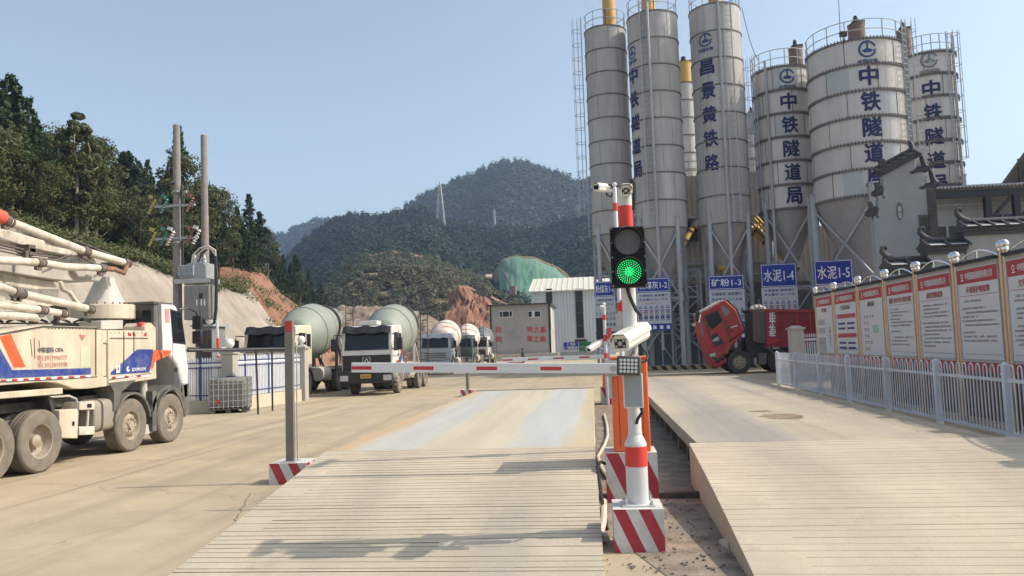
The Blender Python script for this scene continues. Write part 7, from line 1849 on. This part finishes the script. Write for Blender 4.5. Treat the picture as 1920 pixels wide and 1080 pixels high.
def mesh_np(name, V, mats, quads=None):
    me = bpy.data.meshes.new(name); nv = len(V); nq = nv//4
    me.vertices.add(nv); me.vertices.foreach_set('co', V.astype(np.float32).ravel())
    me.loops.add(nv); me.loops.foreach_set('vertex_index', np.arange(nv, dtype=np.int32)); me.polygons.add(nq)
    me.polygons.foreach_set('loop_start', np.arange(0, nv, 4, dtype=np.int32)); me.polygons.foreach_set('loop_total', np.full(nq, 4, dtype=np.int32))
    for m in mats: me.materials.append(m)
    me.update(calc_edges=True); return me
def conifer_crown(h, w_, seed):
    rs = np.random.RandomState(seed); C = []; Nn = []
    base = h*rs.uniform(.12,.28); z = base
    while z < h*.985:
        f = (z-base)/(h-base); rad = w_*(1-f)**.75*(.75+.5*rs.rand()) + .12
        if f < .15: rad *= .7+2*f
        nb = rs.randint(5, 9)
        for k in range(nb):
            a = rs.rand()*6.283; ln = rad*(.55+.6*rs.rand()); m = int(14+ln*34)
            t_ = np.sqrt(rs.rand(m)); dirv = np.array([math.cos(a), math.sin(a), 0]); droop = -.28+.25*rs.rand()+.35*f
            P = np.outer(t_*ln, dirv); P[:, 2] = z + t_*ln*droop + .1*rs.randn(m); side = np.array([-math.sin(a), math.cos(a), 0])
            P += np.outer((rs.rand(m)-.5)*ln*.5*(1.1-t_), side)
            C.append(P); nn = np.tile(dirv*.5+np.array([0,0,.9]), (m,1)); Nn.append(nn)
        z += h*.035*(1-.4*f)
    return np.concatenate(C), np.concatenate(Nn)
def broad_crown(h, w_, seed):
    rs = np.random.RandomState(seed); C = []; Nn = []; K = rs.randint(24, 34)
    for k in range(K):
        f = rs.rand(); z = h*(.28+.68*f); rr = w_*math.sin(math.pi*(.15+.8*f))**.7*math.sqrt(rs.rand()); a = rs.rand()*6.283
        c = np.array([rr*math.cos(a), rr*math.sin(a), z]); cr = w_*(.22+.2*rs.rand()); m = int(110+60*rs.rand())
        d = rs.randn(m,3); d /= np.linalg.norm(d,axis=1,keepdims=True); d[:,2] = d[:,2]*.75+.12
        C.append(c+d*cr*(.55+.5*rs.rand(m,1))); Nn.append(d+np.array([0,0,.3]))
    return np.concatenate(C), np.concatenate(Nn)
def make_tree(kind, label, h, w_, seed, group, pale=False):
    t = thing('conifer_tree' if kind == 'c' else 'broadleaf_tree', label, 'tree', (0,0,0), 0, group)
    rs = random.Random(seed); mb = MB(); k = 7; pts = [(rs.uniform(-.12,.12)*i*.4, rs.uniform(-.12,.12)*i*.4, h*.97*i/k-.3) for i in range(k+1)]
    r0 = h*.014+.03; mb.tube(pts, [r0*(1-.88*i/k) for i in range(k+1)], 8)
    for i in range(9):
        z = h*rs.uniform(.2,.8); a = rs.uniform(0,6.28); ln = w_*rs.uniform(.4,.8); mb.tube([(0,0,z),(ln*.5*math.cos(a),ln*.5*math.sin(a),z+ln*.2),(ln*math.cos(a),ln*math.sin(a),z+ln*(.15 if kind=='c' else .6))],[r0*.35,r0*.25,r0*.08],5)
    mb.build('trunk', m_barkpale if pale else m_bark, t)
    C, Nn = (conifer_crown if kind == 'c' else broad_crown)(h, w_, seed)
    me = mesh_np('crown', leaf_cards(C, Nn, .225 if kind == 'c' else .20), [m_leafc if kind == 'c' else m_leafb])
    o = bpy.data.objects.new('crown', me); COL.objects.link(o); o.parent = t; W[o.name] = W[t.name]
    return t
# ---- left wooded hill: height field
XB_Y = [0, 20, 40, 60, 85, 105, 150]; XB_X = [-20.5, -20.5, -21, -22.5, -28.5, -33.5, -40]
CY = [0, 20, 38, 50, 58, 66, 76, 90, 105, 130]; CH = [8.6, 8.4, 7.6, 6.6, 6.6, 8.8, 9.8, 7.4, 4, .5]
def hill(x, y):
    xb = interp(y, XB_Y, XB_X) + 1.2*N(y*.09, 0, 7); d = xb-x
    if d <= 0: return -.3
    c = interp(y, CY, CH)*(1+.10*N(y*.2, 3)); run = max(1.0, c*.72)
    if d < run: h = c*(d/run)**.9
    else: h = c + (d-run)*.20*min(1.0, c/5)
    rough = .30*N(x*.5, y*.5, 1)+.22*N(x*1.1, y*1.1, 2)
    return h + rough*min(1, d/1.5)*(1.0 if y > 58 else .7) + .8*N(x*.06, y*.06, 4)*min(1, max(0, d-run)/6)
m_shot = mat('cement_sprayed_slope', (.33,.285,.235), .95, var=.22, scale=.6, dirt=(.20,.16,.125), damt=.8, dscale=.55, streak=True, bump=.9, grain=.1)
m_redearth = mat('red_earth', (.23,.105,.062), .95, var=.35, scale=.9, dirt=(.30,.21,.15), damt=.6, dscale=.35, bump=.5)
m_forestfloor = mat('forest_floor', (.045,.048,.022), .95, var=.35, scale=.5, dirt=(.1,.075,.035), damt=.6, dscale=.5)
m_tanearth = mat('tan_scrub_earth', (.20,.15,.08), .95, var=.3, scale=.6, dirt=(.08,.09,.035), damt=.6, dscale=.6)
gx = np.concatenate([np.arange(-70,-44,2.0), np.arange(-44,-18,.5)]); gy = np.arange(4,140,1.0)
V = [(x, y, hill(x, y)) for y in gy for x in gx]; nx = len(gx); F = []; MI = []
for j in range(len(gy)-1):
    for i in range(nx-1):
        F.append((j*nx+i, j*nx+i+1, (j+1)*nx+i+1, (j+1)*nx+i)); x = gx[i]+.25; y = gy[j]+.5
        d = interp(y, XB_Y, XB_X)-x; c = interp(y, CY, CH); run = c*.72; jit = 1.2*N(x*.3, y*.3, 8)
        if d < run+.4+jit*.5: MI.append(0 if y < 57+jit*3+d*.9 else 1)
        elif d < run+5.5+jit and y > 59: MI.append(1 if N(x*.2,y*.2,5) > -.25 else 3)
        elif d < run+2.2+jit: MI.append(3)
        else: MI.append(2)
me = bpy.data.meshes.new('wooded_hill'); me.from_pydata(V, [], F)
for m in (m_shot, m_redearth, m_forestfloor, m_tanearth): me.materials.append(m)
me.polygons.foreach_set('material_index', MI); me.shade_smooth(); o = bpy.data.objects.new('wooded_hill', me); COL.objects.link(o); W[o.name] = Matrix.Identity(4); tag(o, kind='structure')
# trees of the left hill: six kinds built once, then copied one by one
GL = 'trees on the wooded hill at the left'
LC = 'dark green pointed conifer among the wooded hill trees at the left'; LB = 'lighter green bushy broadleaf tree among the wooded hill trees at the left'
protos = [make_tree('c', LC, 10, 2.0, 11, GL), make_tree('c', LC, 11, 1.7, 12, GL), make_tree('c', LC, 9, 2.1, 13, GL),
          make_tree('b', LB, 8, 2.1, 21, GL), make_tree('b', LB, 7, 2.3, 22, GL), make_tree('b', LB, 9, 2.0, 23, GL)]
spots = []; rs = random.Random(3)
def try_spot(x, y, mind):
    for a, b in spots:
        if (a-x)**2+(b-y)**2 < mind*mind: return False
    spots.append((x, y)); return True
used = [0]*6
for it in range(9000):
    if len(spots) > 298: break
    y = rs.uniform(27, 116) if it % 3 else rs.uniform(58, 104); d0 = rs.random()**1.3*22; xb = interp(y, XB_Y, XB_X); c = interp(y, CY, CH); x = xb-c*.72-2.0-d0
    if y > 60 and y < 100: x -= 4.5
    px = 960
    q = RM.transposed() @ Vector((x, y, 4)); sx = 960+FPX*q.x/-q.z
    if sx < -60 or sx > 640: continue
    if not try_spot(x, y, 2.0 if y < 58 else 2.5): continue
    depth = d0
    kind = rs.choice((0,1,2,0,1,2,3,5)) if depth > 7 or y > 62 else rs.choice((3,4,5,3,4,0,2,5))
    s = rs.uniform(.75,1.15)*(1.0 if depth > 4 else .78)*(.95 if sx < 320 else 1.22)
    if sx > 490: s *= .75
    root = protos[kind] if not used[kind] else copy_tree(protos[kind]); used[kind] += 1
    place(root, (x, y, hill(x, y)-.15), rs.uniform(0, 6.28), (s, s, s*rs.uniform(.92,1.12)))
for i, (px, yt, Y) in enumerate(((355,345,62),(380,352,64),(400,358,68),(422,368,70),(444,384,74),(466,360,72),(486,393,76),(501,424,80),(516,452,84),(531,474,88),(546,490,90),(561,506,94),(576,530,98),(590,548,100),(410,405,62),(436,425,66),(470,446,70),(494,468,76),(452,410,70),(510,490,82),(526,510,86),(545,525,92))):
    tp = at(px, yt, Y); hh = tp.z-hill(tp.x, Y)
    if not 3 < hh < 16: continue
    k = (0,1,2,5)[i % 4]; root = copy_tree(protos[k]); s = hh/(10,11,9,8,7,9)[k]
    place(root, (tp.x, Y, hill(tp.x, Y)-.2), i*1.3, (min(1.25,s*1.05),)*2+(s,))
# two slim pale trunks standing free near the edge
for lab, px, py, Y, hh in (('slim tree with a pale bare trunk, left one of two at the hill edge', 141, 455, 40, 8.2), ('slim tree with a thinner pale trunk, right one of two at the hill edge', 163, 455, 40.6, 7.6)):
    p = at(px, py, Y); t = make_tree('b', lab, hh, 1.0, 31+int(px), None, True); del_g = t.get('group')
    ch = [c for c in t.children if c.name.startswith('crown')][0]
    place(t, (p.x, Y, hill(p.x, Y)-.1))
# undergrowth
def scrub(name, pts, nrm, size, m, per=26, rad=.7, kind='stuff', tilt=.6):
    pts = np.array(pts); n = len(pts); rr = rad if not np.isscalar(rad) else np.full(n, rad)
    d = RS.randn(n, per, 3); d /= np.linalg.norm(d, axis=2, keepdims=True); d[:, :, 2] = np.abs(d[:, :, 2])*.9
    C = pts[:, None, :] + d*rr[:, None, None]*(.7+.5*RS.rand(n, per, 1))*(np.array([1,1,1.0]) if nrm is None else nrm)
    Vv = leaf_cards(C.reshape(-1,3), (d+np.array([0,0,.35])).reshape(-1,3), (size*(rr/np.mean(rr)))[:, None].repeat(per,1).reshape(-1)*(.6+.8*RS.rand(n*per)), tilt)
    o = bpy.data.objects.new(name, mesh_np(name, Vv, [m])); COL.objects.link(o); W[o.name] = Matrix.Identity(4); return tag(o, kind=kind)
pts = []
for it in range(1500):
    y = rs.uniform(22,120); d0 = rs.random()**2*14; x = interp(y, XB_Y, XB_X)-interp(y, CY, CH)*.72-.3-d0
    if 61 < y < 100 and d0 < 7 and rs.random() < .93: continue
    pts.append((x, y, hill(x,y)))
scrub('undergrowth', pts, None, .17, m_leafb, 95, .9)
pts = []
for it in range(170):
    y = rs.uniform(58,105); d0 = rs.uniform(.5,6); x = interp(y, XB_Y, XB_X)-d0
    if N(x*.2,y*.2,5) < .1: pts.append((x,y,hill(x,y)))
scrub('slope_shrubs', pts, None, .15, m_leafb, 60, .6)

# ---- mid and far hills: fans of terrain from a foot line up to a ridge line
def fan(name, ridge, Yr, Yb, m, zb=None, amp=2.0, nu=90, nv=26, prof=.85, mats=None, matf=None):
    xs = [r[0] for r in ridge]; ys_ = [r[1] for r in ridge]; V = []; grid = []
    for j in range(nv+1):
        t_ = j/nv; row = []
        for i in range(nu+1):
            px = xs[0]+(xs[-1]-xs[0])*i/nu; yr = interp(px, xs, ys_); yrr = Yr + (Yr-Yb)*.12*N(px*.01, Yr); Y = Yb+(yrr-Yb)*t_
            top = at(px, yr, yrr); q = at(px, 640, Y); z = top.z*(t_**prof)
            z += amp*(N(q.x*.02+Yr, Y*.02)+.5*N(q.x*.06, Y*.06+Yr))*math.sin(math.pi*min(1,t_*1.0))*1.2
            if j == 0: z = -1.0
            V.append((q.x, Y, z)); row.append((q.x, Y, z, px, t_))
        grid.append(row)
    # back side
    for i in range(nu+1):
        p = V[nv*(nu+1)+i]; V.append((p[0]*1.15, p[1]*1.15, p[2]*.7-5))
    F = [(j*(nu+1)+i, j*(nu+1)+i+1, (j+1)*(nu+1)+i+1, (j+1)*(nu+1)+i) for j in range(nv+1) for i in range(nu)]
    me = bpy.data.meshes.new(name); me.from_pydata(V, [], F)
    for q in (mats or [m]): me.materials.append(q)
    if matf: me.polygons.foreach_set('material_index', [matf(*( [(grid[j][i][k]+grid[min(j+1,nv)][i+1][k])/2 for k in range(5)] if j < nv else [0,0,0,0,0])) for j in range(nv+1) for i in range(nu)])
    me.shade_smooth(); o = bpy.data.objects.new(name, me); COL.objects.link(o); W[o.name] = Matrix.Identity(4); tag(o, kind='structure'); return grid
def fan_pts(grid, n, test=None):
    nv = len(grid)-1; nu = len(grid[0])-1; out = []
    while len(out) < n:
        a = rs.random()*nv; b = rs.random()*nu; j = min(nv-1, int(a)); i = min(nu-1, int(b)); fa = a-j; fb = b-i
        p = [ (grid[j][i][k]*(1-fa)+grid[j+1][i][k]*fa)*(1-fb)+(grid[j][i+1][k]*(1-fa)+grid[j+1][i+1][k]*fa)*fb for k in range(5)]
        if test is None or test(*p): out.append((p[0], p[1], p[2]))
    return out
g4 = fan('far_ridge', [(380,470),(480,472),(520,448),(560,428),(600,414),(640,417),(700,438),(800,470)], 880, 700, m_forestfloor, amp=6)
pts = fan_pts(g4, 1500, lambda x,y,z,px,t_: t_ > .45)
scrub('far_ridge_forest', [(x,y,z+2) for x,y,z in pts], np.array([1,1,1.2]), 2.6, m_far, 40, RS.uniform(2.5,5.5,len(pts)))
g3 = fan('mountain', [(560,500),(640,452),(700,430),(760,404),(800,380),(850,354),(900,338),(930,322),(960,314),(1000,315),(1040,333),(1100,349),(1150,352),(1250,385),(1350,425),(1450,470),(1560,520)], 640, 400, m_forestfloor, amp=8, nu=120, nv=34, prof=.9)
pts = fan_pts(g3, 5200, lambda x,y,z,px,t_: t_ > .3 and px < 1330)
scrub('mountain_forest', [(x,y,z+1.5) for x,y,z in pts], np.array([1,1,1.25]), 1.75, m_far, 72, RS.uniform(2.2,5.2,len(pts)), tilt=.35)
# ridge-line trees, taller
pts = [p for p in fan_pts(g3, 260, lambda x,y,z,px,t_: t_ > .975 and px < 1200)]
scrub('ridge_forest', [(x,y,z+4) for x,y,z in pts], np.array([.7,.7,1.9]), 1.4, m_far, 50, RS.uniform(1.8,3.6,len(pts)))
g2 = fan('middle_hill', [(440,600),(500,545),(540,500),(570,468),(620,432),(660,415),(700,420),(740,418),(800,404),(830,425),(870,433),(920,444),(1000,448),(1060,433),(1110,418),(1200,420),(1300,450),(1420,520)], 390, 215, m_forestfloor, amp=5, nu=110, nv=34)
netbox = lambda px, t_: False
pts = fan_pts(g2, 4300, lambda x,y,z,px,t_: t_ > .15 and px < 1330)
scrub('middle_hill_forest', [(x,y,z+1.2) for x,y,z in pts], np.array([1,1,1.3]), 1.05, m_far, 86, RS.uniform(1.4,3.6,len(pts)), tilt=.4)
pts = fan_pts(g2, 330, lambda x,y,z,px,t_: t_ > .96 and px < 1200)
scrub('middle_ridge_forest', [(x,y,z+2.5) for x,y,z in pts], np.array([.7,.7,1.8]), 1.0, m_far, 70, RS.uniform(1.3,2.6,len(pts)))
def m1(x, y, z, px, t_):
    n_ = N(x*.06, y*.06, 9)*14
    if 838+n_ < px < 928+n_*.6 and .18 < t_ < .80-(abs(px-885)/85): return 1
    if 690 < px < 880 and t_ > .93 and N(px*.03,0,2) > -.2: return 1
    if px > 915 and t_ > .5 and N(x*.05,y*.05) > -.2: return 1
    return 0
g1 = fan('scrub_hill', [(500,620),(560,590),(610,540),(650,505),(690,478),(740,470),(790,478),(830,492),(870,510),(910,530),(935,548),(960,562),(1000,575),(1080,590),(1160,625)], 235, 135, m_tanearth, amp=3.5, nu=120, nv=40, prof=.8, mats=[m_tanearth, m_redearth], matf=m1)
pts = fan_pts(g1, 3300, lambda x,y,z,px,t_: t_ > .04 and m1(x,y,z,px,t_) == 0 and N(x*.08,y*.08,3) > -.42)
scrub('scrub_hill_bushes', [(x,y,z+.3) for x,y,z in pts], np.array([1,1,.95]), .55, m_far2, 70, RS.uniform(.5,1.9,len(pts)))
pts = fan_pts(g1, 60, lambda x,y,z,px,t_: t_ > .1 and m1(x,y,z,px,t_) == 1)
scrub('cliff_bushes', pts, None, .7, m_far2, 30, RS.uniform(.5,1.2,len(pts)))
# red earth cliff face: a lumpy bank in front of the scrub hill
def bank(name, ridge, Y, depth, m, amp=.8, nu=90, nv=30, sc=.25):
    xs = [r[0] for r in ridge]; ys_ = [r[1] for r in ridge]; V = []
    for j in range(nv+1):
        t_ = j/nv
        for i in range(nu+1):
            px = xs[0]+(xs[-1]-xs[0])*i/nu; top = at(px, interp(px, xs, ys_), Y); YY = Y-depth*(1-t_); q = at(px, 640, YY)
            z = (top.z)*t_**.6; k = math.sin(math.pi*t_)*.9+.25
            V.append((q.x+amp*N(q.x*sc,z*sc,4)*k, YY+amp*1.5*N(q.x*sc,z*sc,6)*k+amp*.9*abs(N(q.x*sc*4,z*sc*3,8))*k+amp*.35*N(q.x*sc*10,z*sc*8,2)*k, z+(amp*N(q.x*sc*2,YY*sc*2)+amp*.5*abs(N(q.x*sc*5,z*sc*4,3))+amp*.3*N(q.x*sc*11,z*sc*9,5))*(1 if 0<j else 0)-(.5 if j==0 else 0)))
    for i in range(nu+1): p = V[nv*(nu+1)+i]; V.append((p[0], p[1]+6, -1))
    F = [(j*(nu+1)+i, j*(nu+1)+i+1, (j+1)*(nu+1)+i+1, (j+1)*(nu+1)+i) for j in range(nv+1) for i in range(nu)]
    me = bpy.data.meshes.new(name); me.from_pydata(V, [], F); me.materials.append(m); me.shade_smooth(); o = bpy.data.objects.new(name, me); COL.objects.link(o); W[o.name] = Matrix.Identity(4); return tag(o, kind='structure')
bank('red_earth_bank', [(800,628),(822,615),(838,590),(846,548),(862,535),(878,540),(890,552),(905,560),(920,566),(945,600),(980,640)], 138, 12, m_redearth, amp=1.5)
bank('spoil_heap', [(560,600),(590,585),(620,580),(650,576),(690,574),(730,577),(760,586),(800,592),(850,610)], 118, 10, mat('rubble_earth', (.20,.14,.10), .95, var=.35, scale=1.2, dirt=(.33,.3,.27), damt=.7, dscale=1.0, bump=.6), amp=.6)
# green netted slope
bank('netted_slope', [(938,505),(950,488),(975,481),(1010,486),(1035,497),(1060,514),(1080,535)], 262, 20, mat('green_netting', (.09,.21,.145), .8, var=.15, scale=.25, dirt=(.2,.26,.2), damt=.6, dscale=.15, streak=True), amp=.8, sc=.08)
bank('netted_slope_rim', [(930,508),(946,487),(975,478.5),(1012,483.5),(1040,495),(1066,512),(1090,537)], 267, 8, m_tanearth, amp=.6, sc=.1)
# excavator on the earth road
p = at(916, 521, 225); t = thing('excavator', 'small pale yellow excavator on the earth road below the green netting', 'excavator', tuple(p), .4, None, .62)
mb = MB(); mb.box(-1.6,-1.4,-1.0,1.6,-.6,0); mb.box(-1.6,.6,-1.0,1.6,1.4,0); mb.build('tracks', m_dark, t, bevel=.3)
mb = MB(); mb.box(-1.7,-1.2,.1,1.5,1.2,1.6); mb.build('body', m_cabcream, t, bevel=.2); mb = MB(); mb.box(.2,-1.2,1.6,1.6,0,2.8); mb.build('cab', m_dark, t, bevel=.1)
mb = MB(); mb.bar((-1.0,.3,1.5),(-3.6,.3,3.6),.45); mb.bar((-3.6,.3,3.6),(-5.4,.3,2.0),.35); mb.box(-5.9,-.2,1.2,-5.0,.8,2.1); mb.build('boom', m_dark, t)
a, b = at(942,505,224), at(960,541,205); t = thing('slope_conveyor', 'dark slanting beam beside the green netted slope', 'conveyor', tuple(a)); mb = MB(); mb.bar(a, b, .55, .4); mb.build('beam', m_dark, t, world=True); mb = MB(); mb.bar(a.lerp(b,.4), a.lerp(b,.4)-Vector((0,0,4)), .25); mb.bar(b, b-Vector((0,0,3)), .25); mb.build('legs', m_dark, t, world=True)
a, b = at(955,548,203), at(966,536,203); tag(MB().box(a.x,203,a.z-.6,b.x,206,b.z).build('brick_hut', mat('pink_brick', (.2,.12,.11), .8, var=.2)), 'tiny reddish hut at the foot of the green netted slope', 'hut')
# pylons
def pylon(label, px, ytop, ybase, Y, wd, arms):
    b = at(px, ybase, Y); tp = at(px, ytop, Y); H = tp.z-b.z+2; t = thing('pylon', label, 'pylon', (b.x, Y, b.z-2)); mb = MB(); r = .11 if wd > 1 else .09
    f = lambda z: wd*(1-z/H)**.8*.5+.12; n = 9
    for k in range(n):
        z0 = H*k/n; z1 = H*(k+1)/n; a = f(z0); c = f(z1); P0 = [(-a,-a,z0),(a,-a,z0),(a,a,z0),(-a,a,z0)]; P1 = [(-c,-c,z1),(c,-c,z1),(c,c,z1),(-c,c,z1)]
        for i in range(4): mb.bar(P0[i],P1[i],r*1.5); mb.bar(P0[i],P1[(i+1)%4],r); mb.bar(P0[(i+1)%4],P1[i],r); mb.bar(P1[i],P1[(i+1)%4],r)
    mb.build('lattice', m_galv, t); mb = MB()
    for z, L in arms:
        for s_ in (-1,1): mb.bar((0,0,H*z),(s_*L,0,H*z+.15),r*1.6); mb.bar((0,0,H*z+.7),(s_*L,0,H*z+.15),r)
    mb.build('arms', m_galv, t)
pylon('tall lattice power pylon standing on the middle ridge', 827, 340, 432, 385, 4.6, ((.60,2.6),(.74,3.0),(.88,2.2)))
pylon('small slim power pole in front of the mountain', 928, 392, 436, 385, 1.2, ((.7,1.5),(.85,1.2)))
# ================================================================ air
mh = bpy.data.materials.new('haze'); mh.use_nodes = True; n = mh.node_tree.nodes; n.remove(n['Principled BSDF'])
pv = n.new('ShaderNodeVolumePrincipled'); pv.inputs['Color'].default_value = (.52,.72,1.0,1); pv.inputs['Density'].default_value = HAZE; pv.inputs['Anisotropy'].default_value = .2
mh.node_tree.links.new(pv.outputs[0], n['Material Output'].inputs['Volume'])
o = MB().box(-620, -70, -6, 620, 1080, 176).build('haze', mh, smooth=0); tag(o, kind='stuff')
